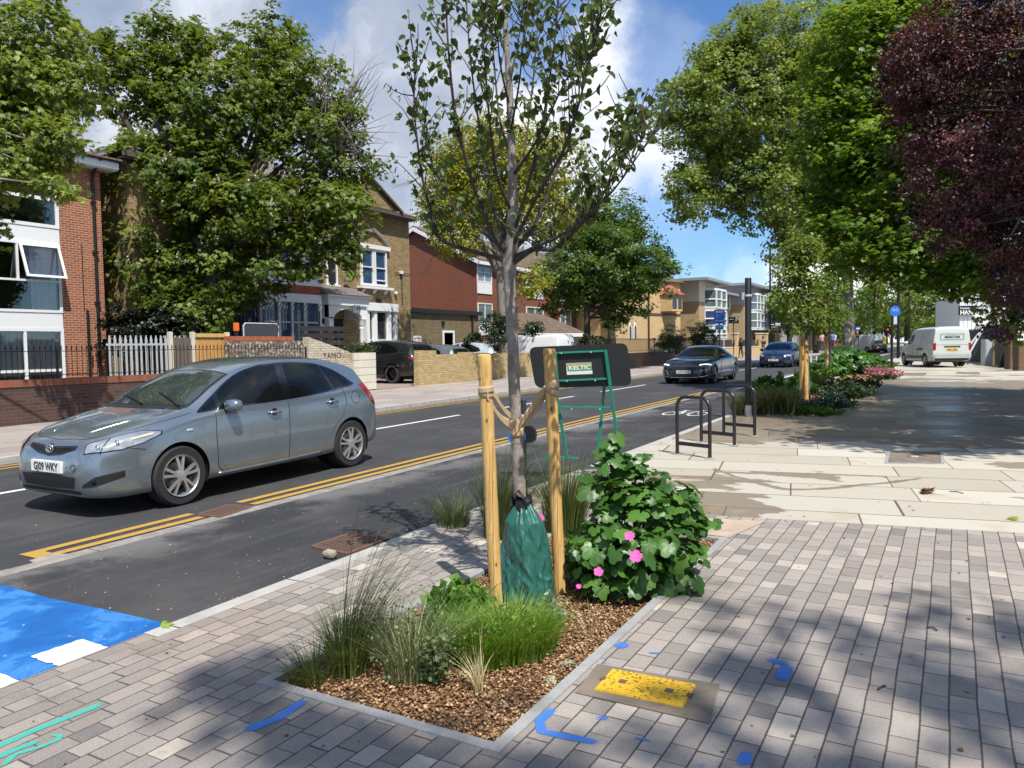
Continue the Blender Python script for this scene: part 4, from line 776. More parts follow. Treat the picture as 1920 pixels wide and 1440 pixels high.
for k in range(-N_, N_+1):
    q = k/N_; zc = z1+.22+.62*(1-abs(q)**1.25); P_.append((mid+q*hw, zc))
mb2 = []
for (p, z) in P_: mb2.append([(p, -.12, z), (p, -.12, z+.17), (p, 0, z+.17)])
mb.grid(mb2); mb.grid([[(p, -.12, z), (p, 0, z)] for p, z in P_]); mb.build('hood_mould', M_stone, t)
s0, s1, z0, z1 = f.rect(612, 490, 628, 533); f.win((s0, s1+.1, z0, z1+.1), out=.06, sill=1)
# small fittings on the wall
mb = MB(); p = f.px(750, 511); mb.box(p[0]-.09, p[0]+.09, -.14, 0, p[1]-.07, p[1]+.07); mb.build('junction_box', M_white, t)
for u_, v_, r_ in ((740, 550, .09), (604, 581, .13), (735, 606, .07)): p = f.px(u_, v_); MB().ball((p[0], -r_, p[1]), r_).build('wall_lamp', M_white, t, smooth=True)
mb = MB(); p = f.px(752, 513); q = f.px(753, 572); mb.tube([(p[0], -.05, p[1]), (q[0], -.05, q[1])], .02, 6); mb.tube([(p[0]-.55, -.05, p[1]+.02), (L, -.05, p[1])], .015, 6); p = f.px(707, 565); mb.box(p[0]-.09, p[0]+.09, -.22, 0, p[1]-.1, p[1]+.1)
mb.build('cable', M_black, t); p = f.px(642, 516); MB().lathe([(.02, .10), (.2, .06), (.33, -.04), (.34, -.05), (.2, .04)], 20, 'y', (p[0], -.35, p[1]), cap=False).build('satellite_dish', plain('dish grey', (.2, .2, .22), .5), t, smooth=True)
# porch
px0 = 24.35-16.2; PW = 26.75-24.35; pr = MB(); y0 = -1.15
pr.box(px0-.1, px0+PW+.1, y0-.08, 0, 3.52, 3.86); pr.box(px0-.22, px0+PW+.22, y0-.2, 0, 3.86, 3.95)
A = [];
for k in range(17):
    q = k/16; xx = px0+.28+(PW-.56)*q; A.append((xx, 2.95+.42*math.sin(math.pi*q)**.5))
pr.grid([[(x_, y0, z_), (x_, y0, 3.52)] for x_, z_ in [(px0, 2.95)]+A+[(px0+PW, 2.95)]]); pr.grid([[(x_, y0+.25, z_), (x_, y0+.25, 3.52)] for x_, z_ in [(px0, 2.95)]+A+[(px0+PW, 2.95)]]); pr.grid([[(x_, y0, z_), (x_, y0+.25, z_)] for x_, z_ in A])
pr.box(px0, px0+.28, y0, y0+.25, 2.6, 3.0); pr.box(px0, px0+.2, y0+.25, 0, 2.95, 3.52); pr.box(px0+PW-.2, px0+PW, y0+.25, 0, 2.95, 3.52)
po = pr.build('porch', M_white, t)
MB().box(px0-.1, px0+.24, y0+.02, 0, .2, 2.6).build('porch_pier', BR_stock, t)
MB().lathe([(.16, .2), (.16, .35), (.12, .4), (.115, 1.5), (.10, 2.5), (.12, 2.55), (.10, 2.6), (.17, 2.78), (.19, 2.9), (.22, 2.95)], 18, 'z', (px0+PW-.2, y0+.14, 0)).build('porch_column', M_white, t, smooth=40)
mb = MB(); mb.add([(px0-.28, y0-.26, 3.96), (px0+PW+.28, y0-.26, 3.96), (px0+PW-.1, 0, 4.5), (px0+.2, 0, 4.5), (px0-.28, 0, 3.96), (px0+PW+.28, 0, 3.96)], [(0, 1, 2, 3), (0, 3, 4), (1, 5, 2), (0, 4, 5, 1)]); mb.build('porch_roof', T_slate, t)
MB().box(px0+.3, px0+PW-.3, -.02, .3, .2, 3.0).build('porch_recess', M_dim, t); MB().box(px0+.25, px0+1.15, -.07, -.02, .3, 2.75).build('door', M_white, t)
mb = MB(); p = f.px(669, 579, 1.25); mb.box(p[0]-.22, p[0]+.22, y0-.12, y0-.085, p[1]-.17, p[1]+.17); ns = mb.build('number_plate', plain('slate plate', (.20, .24, .28), .5), t)
textmb(MB(), '199', .30, (p[0], y0-.122, p[1]-.10), (1, 0, 0), (0, 0, 1), depth=.002, bold=.006).build('numerals', M_black, ns, fixn=False)
# single storey annexe with the white door
f = Fac((-24.4, 31.6), (-24.4, 38.6), 'brick_annexe', 'low flat roofed brick annexe with a white door beside the brown house', 'building'); t = f.t
MB().box(0, f.L, 0, 5, 0, 3.50).build('wall', brickmat('annexe brick', (.27, .21, .11), (.19, .145, .075), (.14, .11, .08), dirt=.4), t); MB().box(-.1, f.L+.15, -.18, 5, 3.50, 3.72).build('roof', M_black, t)
r_ = f.rect(749, 624, 771, 700); a, b = r_[0], r_[1]; MB().box(a, b, -.06, 0, .3, 2.45).build('door', M_white, t); MB().box(a+.3, a+.62, -.075, -.061, 1.85, 2.15).build('door_sign', plain('green sign', (.05, .45, .28), .5), t)
s0, s1, z0, z1 = f.rect(775, 630, 789, 643); nb = MB().box(s0, s1, -.03, 0, z0, z1).build('notice', M_white, t)
textmb(MB(), 'NO', .10, ((s0+s1)/2, -.034, z1-.13), (1, 0, 0), (0, 0, 1)).build('notice_lines', plain('notice red', (.5, .05, .04), .5), nb, fixn=False) if False else MB().box(s0+.06, s1-.06, -.036, -.031, z1-.14, z1-.09).build('notice_lines', plain('notice red', (.5, .05, .04), .5), nb)
s0, s1, z0, z1 = f.rect(830, 620, 851, 655); f.win((s0, s1, 1.2, z1), glass=GL_blue, fw=.12)
p = f.px(758, 607); MB().ball((p[0], -.15, p[1]), .15).build('globe_lamp', M_white, t, smooth=True)
MB().box(p[0]+3.3, p[0]+3.5, -.1, 0, p[1], p[1]+.2).build('floodlight', M_black, t)
MB().tube([(f.L-.8, -.08, .2), (f.L-.8, -.08, 3.5)], .06, 8).build('downpipe', M_black, t)
# --- red brick flats with the blank gable
f = Fac((-25, 39.4), (-25, 62), 'gabled_flats', 'dull red brick flats with a blank gable and white window bays behind the yellow wall', 'building'); t = f.t; L = f.L
mb = MB(); mb.box(0, L, 0, 9, 0, 6.95); mb.prism([(0, 6.95), (4.5, 9.18), (9, 6.95)], 0, L, axis='x'); mb.build('wall', BR_red2, t)
mb = MB(); mb.add([(-.25, -.35, 6.90), (L, -.35, 6.90), (L, 4.5, 9.33), (-.25, 4.5, 9.33), (L, 9.4, 6.90), (-.25, 9.4, 6.9), (-.25, -.35, 6.78), (-.25, 4.5, 9.2), (-.25, 9.4, 6.78), (L, -.35, 6.78)], [(0, 1, 2, 3), (3, 2, 4, 5), (0, 3, 7, 6), (3, 5, 8, 7), (6, 9, 1, 0)]); mb.build('roof', T_moss, t)
mb = MB()
for (a_, b_) in (((-.27, -.33, 6.72), (-.27, 4.5, 9.12)), ((-.27, 9.33, 6.72), (-.27, 4.5, 9.12))): mb.bar(a_, b_, .05, .22)
mb.bar((-.2, -.33, 6.72), (L, -.33, 6.72), .05, .2); mb.build('bargeboard', M_white, t)
for a_, b_ in ((0.0, 1.7), (6.1, 8.6), (11.2, 13.1), (16, 18)):
    for k, z in enumerate((4.9, 2.35, -.1)):
        MB().box(a_+.02, b_, -.05, 0, z+.0, z+.70).build('white_panel', M_white, t); f.win((a_+.02, b_, z+.70, z+1.98 if k else 6.7), glass=GL_net if (k+int(a_)) % 2 == 0 else GL_grn, mull=((a_+b_)/2,), trans=(z+1.3,) if k == 0 else (), out=.06, fw=.06)
# tiled garage
f = Fac((-22.2, 40.2), (-20.6, 44.6), 'garage', 'small garage with a brown tiled pitched roof and white fascia behind the white van', 'garage'); t = f.t; gz0 = 1.98
MB().box(0, f.L, 0, 4.5, 0, 2.3).build('wall', M_wrend, t); MB().box(-.2, f.L+.3, -.35, -.28, 2.2, 2.42).build('fascia', M_white, t)
mb = MB(); mb.add([(-.3, -.35, 2.4), (f.L+.35, -.35, 2.4), (f.L-1.4, 2.2, 3.75), (.6, 2.2, 3.75), (f.L+.35, 4.8, 2.4), (-.3, 4.8, 2.4)], [(0, 1, 2, 3), (1, 4, 2), (3, 2, 4, 5), (0, 3, 5), (0, 5, 4, 1)]); mb.build('roof', T_moss, t)
# --- honey brick chapel-like house
f = Fac(AT(1140, 640, 56.5).xy, AT(1276, 640, 62.5).xy, 'honey_brick_house', 'honey coloured brick house with lancet windows and red tiled dormer beyond the railings', 'house'); t = f.t; L = f.L
zc = f.px(1210, 588)[1]; MB().box(0, L, 0, 10, 0, 6.6).build('wall', BR_gold, t); MB().box(-.02, L+.02, -.06, 0, zc-.1, zc+.06).build('string_course', plain('dark band', (.12, .07, .06), .7), t)
mb = MB(); mb.add([(-.3, -.3, 6.6), (L+.3, -.3, 6.6), (L-.5, 5, 8.9), (2.5, 5, 8.9), (L+.3, 10.3, 6.6), (-.3, 10.3, 6.6)], [(0, 1, 2, 3), (1, 4, 2), (3, 2, 4, 5), (0, 5, 4, 1), (0, 3, 5)]); mb.build('roof', T_moss, t)
p0, p1 = f.px(1238, 560), f.px(1266, 560); a, b = p0[0], p1[0]; zb_, zt_ = f.px(1250, 582)[1], f.px(1250, 556)[1]
mb = MB(); mb.prism([(a, 0), (a+.3, -.9), (b-.3, -.9), (b, 0)], zb_-.1, zt_+.1); mb.build('oriel', BR_gold, t); mb = MB(); mb.add([(a-.15, .1, zt_+.1), (a+.2, -1.1, zt_+.1), (b-.2, -1.1, zt_+.1), (b+.15, .1, zt_+.1), ((a+b)/2, .3, zt_+1.3)], [(0, 1, 4), (1, 2, 4), (2, 3, 4), (3, 2, 1, 0)]); mb.build('oriel_roof', T_red, t)
mb = MB(); mb.box(a+.36, a+.9, -.93, -.89, zb_+.1, zt_-.12); mb.box(b-.85, b-.4, -.93, -.89, zb_+.1, zt_-.12); mb.build('oriel_window', GL_dark, t)
for u in (1181, 1190.5):
    s_, z_ = f.px(u, 622); ww = .17; mb = MB(); mb.prism([(s_-ww, z_-.55), (s_+ww, z_-.55), (s_+ww, z_+.35), (s_+ww*.6, z_+.6), (s_, z_+.8), (s_-ww*.6, z_+.6), (s_-ww, z_+.35)], -.05, .0, axis='y'); wo = mb.build('lancet_window', M_white, t)
    mb = MB(); ww = .11; mb.prism([(s_-ww, z_-.5), (s_+ww, z_-.5), (s_+ww, z_+.3), (s_, z_+.55), (s_-ww, z_+.3)], -.07, -.052, axis='y'); mb.build('pane', GL_dark, wo)
s_ = f.px(1215, 600)[0]; MB().tube([(s_, -.08, 0), (s_, -.08, 6.5)], .07, 8).build('downpipe', plain('brown pipe', (.07, .04, .035), .5), t)
# --- modern buff brick and render apartment block
XB = -18.3
c1 = AX(1311, 640, XB); c0 = AY(1272, 640, c1.y); e1 = AX(1346, 640, XB); r1 = AX(1346, 640, XB-1.2); c2 = AX(1395, 640, XB); l2 = AY(1370, 640, c2.y); e2 = AX(1446, 640, XB)
bt = thing('apartment_block', 'modern apartment block of buff brick and pale render with projecting glazed bays', 'building', (XB, c1.y, 0), math.pi/2)
X = lambda y: y-c1.y                       # local x along the street, local y = -(world x - XB)
z_b = AX(1311, 565, XB).z; z_t = AX(1311, 527, XB).z; z_b2 = AX(1395, 571, XB).z; z_t2 = AX(1395, 536, XB).z
wl = -(c0.x-XB); wl2 = -(l2.x-XB)
mb = MB(); mb.box(0, X(e1.y), 0, wl, 0, z_b); mb.box(X(e1.y), X(c2.y), wl2, wl2+8, 0, z_b-.1); mb.box(X(c2.y), X(e2.y), 0, wl2+6, 0, z_b2); mb.build('wall', BR_buff, bt)
mb = MB(); mb.box(-.03, X(e1.y)+.03, -.03, wl, z_b, z_t); mb.box(X(e1.y), X(c2.y), wl2-.03, wl2+8, z_b-.1, z_t-.5); mb.build('render', M_cream, bt); mb = MB(); mb.box(X(c2.y)-.03, X(e2.y)+.03, -.03, wl2+6, z_b2, z_t2); mb.build('render', M_grender, bt)
mb = MB(); mb.box(-1., X(e1.y)+.8, -1., wl+1, z_t+.0, z_t+.22); mb.box(X(e1.y), X(c2.y)+1, wl2-1, wl2+8, z_t-.5, z_t-.28); mb.box(X(c2.y)-1, X(e2.y)+1, -1., wl2+6, z_t2+.0, z_t2+.25); mb.build('roof_slab', M_lead, bt)
def baywin(y0, y1, z0, z1, y_=0., n=3, gl=GL_grn, bal=False):
    o = MB(); w0, w1 = X(y0), X(y1); out = .9; o.prism([(w0, y_), (w0+.4, y_-out), (w1-.4, y_-out), (w1, y_)], z1, z1+.18); o.prism([(w0, y_), (w0+.4, y_-out), (w1-.4, y_-out), (w1, y_)], z0-.15, z0)
    P = [(w0, y_), (w0+.4, y_-out)] + [(w0+.4+(w1-w0-.8)*i/(n-1), y_-out) for i in range(1, n-1)] + [(w1-.4, y_-out), (w1, y_)]
    for a_, b_ in P: o.box(a_-.06, a_+.06, b_-.03, b_+.09, z0, z1)
    for i in range(len(P)-1):
        for z in (z0+.05, (z0+z1)/2): o.bar((P[i][0], P[i][1], z), (P[i+1][0], P[i+1][1], z), .07, .1)
    w_ = o.build('bay_window', M_white if not bal else M_galv, bt); g_ = MB(); g_.prism([(w0+.05, y_), (w0+.42, y_-out+.06), (w1-.42, y_-out+.06), (w1-.05, y_)], z0, z1); g_.build('pane', gl, w_)
ya, yb = AX(1322, 640, XB).y, AX(1346, 640, XB).y
zz = lambda v, u=1335: AX(u, v, XB).z
baywin(ya, yb, zz(579), zz(547)); baywin(ya, yb, zz(612), zz(585), gl=GL_blue); baywin(ya, yb, zz(634), zz(619))
for u0, u1 in ((1402, 1424), (1424, 1444)):
    p, q = AX(u0, 640, XB).y+.1, AX(u1, 640, XB).y-.1; baywin(p, q, zz(582, u0), zz(553, u0), n=4); baywin(p, q, zz(616, u0), zz(587, u0), n=4)
mb = MB(); w2 = lambda u, y_: X(AX(u, 640, XB-y_).y)
for u0, u1, v0, v1 in ((1354, 1366, 555, 575), (1354, 1366, 592, 620), (1347, 1350, 552, 570)):
    mb.box(w2(u0, wl2), w2(u1, wl2), wl2-.06, wl2, AX(u0, v1, XB-wl2).z, AX(u0, v0, XB-wl2).z)
mb.build('window', GL_grn, bt)
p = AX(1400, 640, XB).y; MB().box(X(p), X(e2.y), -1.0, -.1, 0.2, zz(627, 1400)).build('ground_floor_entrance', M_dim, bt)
mb = MB(); mb.box(X(p)+4, X(e2.y)+1.5, -2.2, -1.05, zz(617, 1420), zz(615, 1420)); 
for k in range(30): q = X(p)+4+k*.3; mb.box(q, q+.03, -2.2, -2.17, zz(615, 1420), zz(602, 1420))
mb.build('balcony', plain('glass balcony', (.12, .14, .14), .2), bt)
# grey building further on
q0, q1 = AT(1446, 640, 92), AT(1500, 640, 112); f = Fac(q0.xy, q1.xy, 'grey_building', 'grey building with white windows half hidden behind the first staked tree', 'building')
MB().box(0, f.L, 0, 8, 0, 7).build('wall', plain('grey cladding', (.20, .20, .20), .7), f.t)
for k in range(6):
    for z in (1., 3.6): f.win((1+k*3.2, 3+k*3.2, z, z+1.6), out=.06, mull=(2+k*3.2,))
# distant buildings left side closing the view low down
q0, q1 = AT(1500, 640, 112), AT(1600, 640, 190); f = Fac(q0.xy, q1.xy, 'dark_terrace', 'low dark terrace far along the left side of the road', 'building'); MB().box(0, f.L, 0, 8, 0, 5.5).build('wall', BR_dark, f.t); MB().add([(0, -.2, 5.5), (f.L, -.2, 5.5), (f.L, 4, 8), (0, 4, 8), (f.L, 8, 5.5), (0, 8, 5.5)], [(0, 1, 2, 3), (3, 2, 4, 5), (1, 4, 2), (0, 3, 5)]).build('roof', T_slate, f.t)
# --- white shop at the right
f = Fac(AT(1799, 640, 62).xy, AT(1990, 640, 60).xy, 'white_shop', 'white boarded shop building with a black sign at the right behind the van', 'building'); t = f.t
zt_ = f.px(1850, 556)[1]; MB().box(0, f.L, 0, 8, 0, zt_).build('wall', M_white, t)
mb = MB()
for k in range(9): mb.box(.25+k*.3, .27+k*.3, -.02, 0, .3, f.px(1820, 592)[1])
for v in (560, 572, 585, 598): z = f.px(1850, v)[1]; mb.box(1.2, f.L, -.05, 0, z-.05, z+.0)
mb.build('boarding', plain('grey joints', (.4, .4, .42), .6), t)
s0, s1, z0, z1 = f.rect(1797, 573, 1826, 591, .2); so_ = MB().box(s0, s1+.1, -.22, -.15, z0, z1).build('sign', M_black, t)
mb = MB(); hh = (z1-z0); textmb(mb, 'HAN', hh*.62, (s0+.12, -.222, z0+.06), (1, 0, 0), (0, 0, 1), 'LEFT', bold=.02, sx=.92); textmb(mb, 'Premium', hh*.26, (s0+.12, -.222, z0+hh*.66), (1, 0, 0), (0, 0, 1), 'LEFT', bold=.006); mb.build('sign_lettering', M_white, so_, fixn=False)
r_ = f.rect(1850, 607, 1866, 626); f.win(r_, glass=GL_net, mull=((r_[0]+r_[1])/2,))
MB().box(f.px(1832, 600)[0], f.L, -.3, 0, f.px(1850, 606)[1]-.1, f.px(1850, 603)[1]).build('awning', M_white, t)
# ---------------------------------------------------------------- walls and fences
def zg(y): return gz(y)+.03
def railings(name, label, x, y0, y1, zb, zt, sp=.115, head=True, cat='railings', mat=M_black, rake=0, yrot=None, r=.007, rails=(.12, .93), group=None):
    t = thing(name, label, cat, (x, y0, 0), math.pi/2, group); n = int((y1-y0)/sp); mb = MB(); hb = MB(); h = zt-zb
    for k in range(n):
        q = .03+k*sp; z0 = zb
        mb.tube([(q, 0, z0+.04*h), (q, 0, zt)] + ([(q+.02, -rake, zt+rake*1.3)] if rake else []), r, 5)
        if head: hb.lathe([(.004, 0), (.024, .015), (.010, .025), (.018, .035), (.001, .10)], 6, 'z', (q, 0, zt-.01), cap=False)
    mb.build('bars', mat, t, fixn=False)
    if head: hb.build('spearheads', mat, t, fixn=False)
    for q in rails: MB().box(0, y1-y0, -.012, .012, zb+q*h-.008, zb+q*h+.008).build('rail', mat, t)
    for q in (0, (y1-y0)/2, y1-y0-.05): MB().box(q, q+.04, -.02, .02, zb, zt-.01).build('post', mat, t)
    return t
t = thing('boundary_wall', 'dark purple brick wall with a red brick coping, topped by railings, at the left', 'wall', (-17, 2, 0), math.pi/2)
MB().box(0, 15.2, -.11, .11, 0, .93).build('brickwork', BR_dark, t); MB().box(-.01, 15.21, -.13, .13, .933, 1.08).build('coping', BR_cap, t)
railings('wall_railings', 'black spearhead railings standing on the dark brick wall', -17, 2.1, 17.1, 1.08, 1.72)
# palisade
t = thing('palisade_fence', 'pale galvanised palisade fence with split pointed tops beside the brick flats', 'fence', (-21, 13.36, 0), math.pi/2); mb = MB()
for k in range(16):
    q = k*.165; mb.prism([(q, .2), (q+.07, .2), (q+.07, 2.0), (q+.055, 2.05), (q+.045, 2.13), (q+.035, 2.06), (q+.025, 2.13), (q+.01, 2.05), (q, 2.0)], -.012, .012, axis='y')
mb.build('pales', M_galv, t); 
for z in (.55, 1.86): MB().box(-.05, 2.7, .015, .055, z-.03, z+.03).build('rail', M_galv, t)
# timber fence panels
t = thing('timber_fence', 'timber fence with a weathered grey panel and a bright orange panel between concrete posts', 'fence', (-19.3, 13.5, 0), math.pi/2)
p = [ (AX(u, 640, -19.3).y-13.5) for u in (318, 360, 425)]; zt_ = AX(380, 629, -19.3).z
mb = MB()
for k in range(int((p[2]-p[1])/.1)): mb.box(p[1]+.1+k*.1, p[1]+.1+k*.1+.094, -.012+.006*(k % 2), .012, .3, zt_-.05)
mb.build('orange_panel', W_new, t); MB().box(p[1]+.05, p[2], -.05, .05, zt_-.05, zt_+.06).build('capping', W_stake, t)
mb = MB()
for k in range(int((p[1]-p[0])/.1)): mb.box(p[0]+k*.1, p[0]+k*.1+.095, -.012+.006*(k % 2), .012, .3, zt_-.08+.02*(k % 3))
mb.build('grey_panel', W_oldv, t)
for q in (p[0], p[1], p[2]): MB().box(q-.05, q+.06, -.08, .05, 0, zt_+.10).build('concrete_post', M_wrend, t, bevel=.01)
# flint wall with red coping
y0, y1 = AX(427, 640, -19).y, AX(545, 640, -19).y; z1 = AX(490, 632, -19).z
t = thing('flint_wall', 'rough rubble wall with an orange brick coping behind the railings', 'wall', (-19, y0, 0), math.pi/2)
def rubble():
    m, g = newmat('rubble flint'); v = g.n('ShaderNodeTexVoronoi'); v.inputs['Scale'].default_value = 9; g.put(v.inputs['Vector'], opos(g))
    c = g.ramp(g.sep(v.outputs['Color'])[0], [(0, (.12, .10, .08)), (.4, (.27, .23, .18)), (.8, (.45, .40, .32))]); c = g.mix(g.step(v.outputs[0], .45, .62), c, (.16, .13, .10, 1)); return finish(m, g, c, .9, bump=v.outputs[0], bstr=-.8 if False else .8, bdist=.03)
M_rub = rubble(); MB().box(0, y1-y0+1.2, -.15, .15, 0, z1-.12).build('rubble', M_rub, t); mb = MB().box(0, y1-y0, -.16, .16, z1-.118, z1+.02).build('coping', BR_cap2, t)
# sloping whitewashed wall with pier
t = thing('sloping_wall', 'sloping whitewashed brick wall with graffiti ending in a tall block pier', 'wall', (-17.1, 16.9, 0), math.pi/2)
def wpoint(u, v): q = AX(u, v, -17.1); return (q.y-16.9, q.z)
a = wpoint(573, 632); b = wpoint(650, 660); c_ = wpoint(658, 664)
MB().prism([(a[0], .1), (c_[0], .1), c_, b, a], -.12, .12, axis='y').build('brickwork', brickmat('whitewashed brick', (.62, .57, .45), (.50, .44, .33), (.36, .30, .23), bw=.23, patch=(.34, .24, .17), dirt=.4, stain=(.25, .19, .13)), t)
a = wpoint(656, 662); b = wpoint(696, 661); mb = MB(); z0 = .25; k = 5
for i in range(k): mb.box(a[0], b[0], -.2, .2, z0+(a[1]-z0)*i/k+.012, z0+(a[1]-z0)*(i+1)/k)
mb.box(a[0]+.02, b[0]-.02, -.18, .18, z0, a[1]-.02); pi_ = mb.build('pier', M_wrend, t, bevel=.006)
mb = MB(); gl_ = wpoint(600, 664); textmb(mb, 'YAMO', .26, (gl_[0], -.124, gl_[1]-.14), (1, 0, 0), (0, 0, 1), 'LEFT', depth=.001, sx=1.1); mb.build('graffiti', M_black, t, fixn=False)
# horizontal slatted fence
t = thing('slatted_fence', 'grey weathered horizontal board fence in front of the porch', 'fence', (-20.5, 0, 0), math.pi/2)
s = lambda u, v: (AX(u, v, -20.5).y, AX(u, v, -20.5).z); a, zt_ = s(562, 610); b, _ = s(647, 610); mb = MB(); rr = random.Random(4)
for k in range(7): z = zt_-k*.26; mb.box(a, b-rr.uniform(0, .06)-.15*(k > 1)*(k % 2), -.02, .01, z-.20, z-.02)
mb.build('boards', W_old, t)
for q in (a+.1, (a+b)/2, b-.4): MB().box(q, q+.09, .012, .08, 0, zt_-.03).build('post', W_old, t)
# tall bent-top railings
y0, y1 = AX(365, 600, -22.2).y, AX(600, 600, -22.2).y; railings('tall_railings', 'tall grey railings with outward bent tops below the chestnut tree', -22.2, y0, y1, 1.2, AX(480, 578, -22.2).z, sp=.16, head=False, mat=plain('grey painted steel', (.10, .10, .11), .5), rake=.22, r=.013, rails=(.1, .97))
# orange tool and barrier on the yard wall
p = AX(443, 618, -20); t = thing('orange_barrier', 'small orange and grey plastic barrier standing behind the rubble wall', 'barrier', (p.x, p.y, 0), math.pi/2)
M_or = plain('orange plastic', (.80, .16, .02), .4); z = p.z; mb = MB(); mb.box(-.10, .10, -.03, .03, z-.05, z+.22); mb.box(-.12, .12, -.05, .05, z-.35, z-.25); mb.build('panel', M_or, t, bevel=.01); MB().box(-.06, .06, -.02, .02, 0, z).build('post', M_black, t)
p = AX(490, 618, -20.2); t = thing('metal_barrier', 'grey framed mesh barrier panel leaning next to the orange barrier', 'barrier', (p.x, p.y, 0), math.pi/2)
mb = MB(); mb.tube([(-.75, 0, 0), (-.75, 0, p.z+.12), (-.68, 0, p.z+.2), (.68, 0, p.z+.2), (.75, 0, p.z+.12), (.75, 0, 0)], .025, 8); mb.build('frame', M_galv, t); MB().box(-.73, .73, -.01, .01, .8, p.z+.17).build('panel', plain('dark sheet', (.05, .055, .07), .4), t)
# yellow wall of the yard, with the notched top
t = thing('yellow_brick_wall', 'yellow brick wall with a stepped top in front of the parked cars', 'wall', (-16.75, 22.36, 0), math.pi/2); X0 = -16.75
q = lambda u, v: (AX(u, v, X0).y-22.36, AX(u, v, X0).z)
pts = [(0, .25)]; top = [(785, 657), (818, 657), (818, 664.5), (866, 663.5), (866, 660), (887, 660), (888, 662), (1000, 661.5)]
pts = [(0, .2), (15.6, .2), (15.6, q(1000, 661.5)[1])] + [q(*p) for p in reversed(top)]
MB().prism(pts, 0, .215, axis='y').build('brickwork', BR_yel, t)
# low wall and railings in front of the honey house
t = thing('low_brick_wall', 'low dark red brick wall along the far pavement beyond the sign board', 'wall', (-16.3, 38.2, 0), math.pi/2); z1 = AX(1200, 661, -16.3).z
MB().box(0, 17, 0, .23, 0, z1).build('brickwork', brickmat('low wall brick', (.22, .12, .085), (.16, .085, .065), (.25, .18, .13), dirt=.25), t)
railings('garden_railings', 'dark brown railings on the low wall before the honey brick house', -16.4, 38.3, 55, z1, AX(1200, 634, -16.3).z, sp=.14, head=False, mat=plain('brown railing paint', (.05, .035, .03), .5), r=.012)
# brick wall with piers in front of the apartment block
t = thing('pier_wall', 'honey brick wall with square piers and dark panels before the apartment block', 'wall', (-16.9, 56.5, 0), math.pi/2); rr = random.Random(2)
MB().box(0, 26, 0, .23, 0, 1.25).build('brickwork', BR_gold, t); MB().box(-.02, 26, -.03, .26, 1.25, 1.32).build('coping', M_cream, t)
for u in (1381, 1425, 1437, 1460):
    y_ = AX(u, 640, -16.9).y-56.5; z1 = AX(u, 626, -16.9).z; MB().box(y_-.28, y_+.28, -.12, .38, 0, z1).build('pier', BR_gold, t); MB().box(y_-.33, y_+.33, -.17, .43, z1, z1+.1).build('pier_cap', M_cream, t)
for k in range(8): MB().box(.6+k*3.1, 2.9+k*3.1, .08, .12, 1.32, 1.95).build('panel', M_darkframe, t)
# right hand dark fence
rp = [(1813, 640, 47), (1840, 640, 44), (1880, 640, 38), (1925, 640, 34)]; P = [AT(*q).xy for q in rp]
for i in range(3):
    f = Fac(P[i], P[i+1], 'dark_fence', ['dark boarded fence nearest the van, beside the leaning poles', 'dark boarded fence panel behind the pale cabinet', 'dark boarded fence nearest the right picture edge'][i], 'fence', group='dark fence panels on the right')
    mb = MB()
    for k in range(int(f.L/.15)): mb.box(k*.15, k*.15+.14, -.015+.008*(k % 2), .02, .1, 2.35-.05*(k % 3)-.1*(i == 0))
    mb.build('boards', plain('charcoal fence paint', (.035, .04, .048), .7), f.t); MB().box(0, f.L, .02, .07, 1.9, 2.0).build('rail', M_darkframe, f.t)

# unseen brick terrace, added behind the viewer to darken the car's reflections
f = Fac((19, 14), (19, -26), 'added_terrace', 'unseen red brick terrace added behind the viewer for darker reflections', 'building'); t = f.t; MB().box(0, f.L, 0, 8, 0, 8.5).build('wall', BR_red2, t)
mb = MB(); mb.add([(-.3, -.4, 8.5), (f.L+.3, -.4, 8.5), (f.L+.3, 4, 11), (-.3, 4, 11), (f.L+.3, 8.4, 8.5), (-.3, 8.4, 8.5)], [(0, 1, 2, 3), (3, 2, 4, 5), (1, 4, 2), (0, 3, 5), (5, 4, 1, 0)]); mb.build('roof', T_moss, t)
for k in range(8):
    for z in (1., 4., 6.4): f.win((1.5+k*4.8, 3.2+k*4.8, z, z+1.6), trans=(z+.8,), out=.05, sill=1)
# ---------------------------------------------------------------- vehicles
def pchip(xs, ys, x):
    xs = np.array(xs, float); ys = np.array(ys, float); h = np.diff(xs); d = np.diff(ys)/h; m = np.zeros(len(xs))
    for i in range(1, len(xs)-1): m[i] = 0 if d[i-1]*d[i] <= 0 else 2/(1/d[i-1]+1/d[i]) if abs(d[i]) > 1e-9 else 0
    m[0] = d[0]; m[-1] = d[-1]; i = np.clip(np.searchsorted(xs, x)-1, 0, len(h)-1); t = (x-xs[i])/h[i]
    return (2*t**3-3*t**2+1)*ys[i] + (t**3-2*t**2+t)*h[i]*m[i] + (-2*t**3+3*t**2)*ys[i+1] + (t**3-t**2)*h[i]*m[i+1]
def bspl(P, n):
    P = np.array([P[0], P[0]] + P + [P[-1], P[-1]], float); out = []; segs = len(P)-3
    for k in range(n):
        u = k/(n-1)*segs; i = min(int(u), segs-1); t = u-i
        out.append(((1-t)**3*P[i] + (3*t**3-6*t**2+4)*P[i+1] + (-3*t**3+3*t**2+3*t+1)*P[i+2] + t**3*P[i+3])/6)
    return np.array(out)
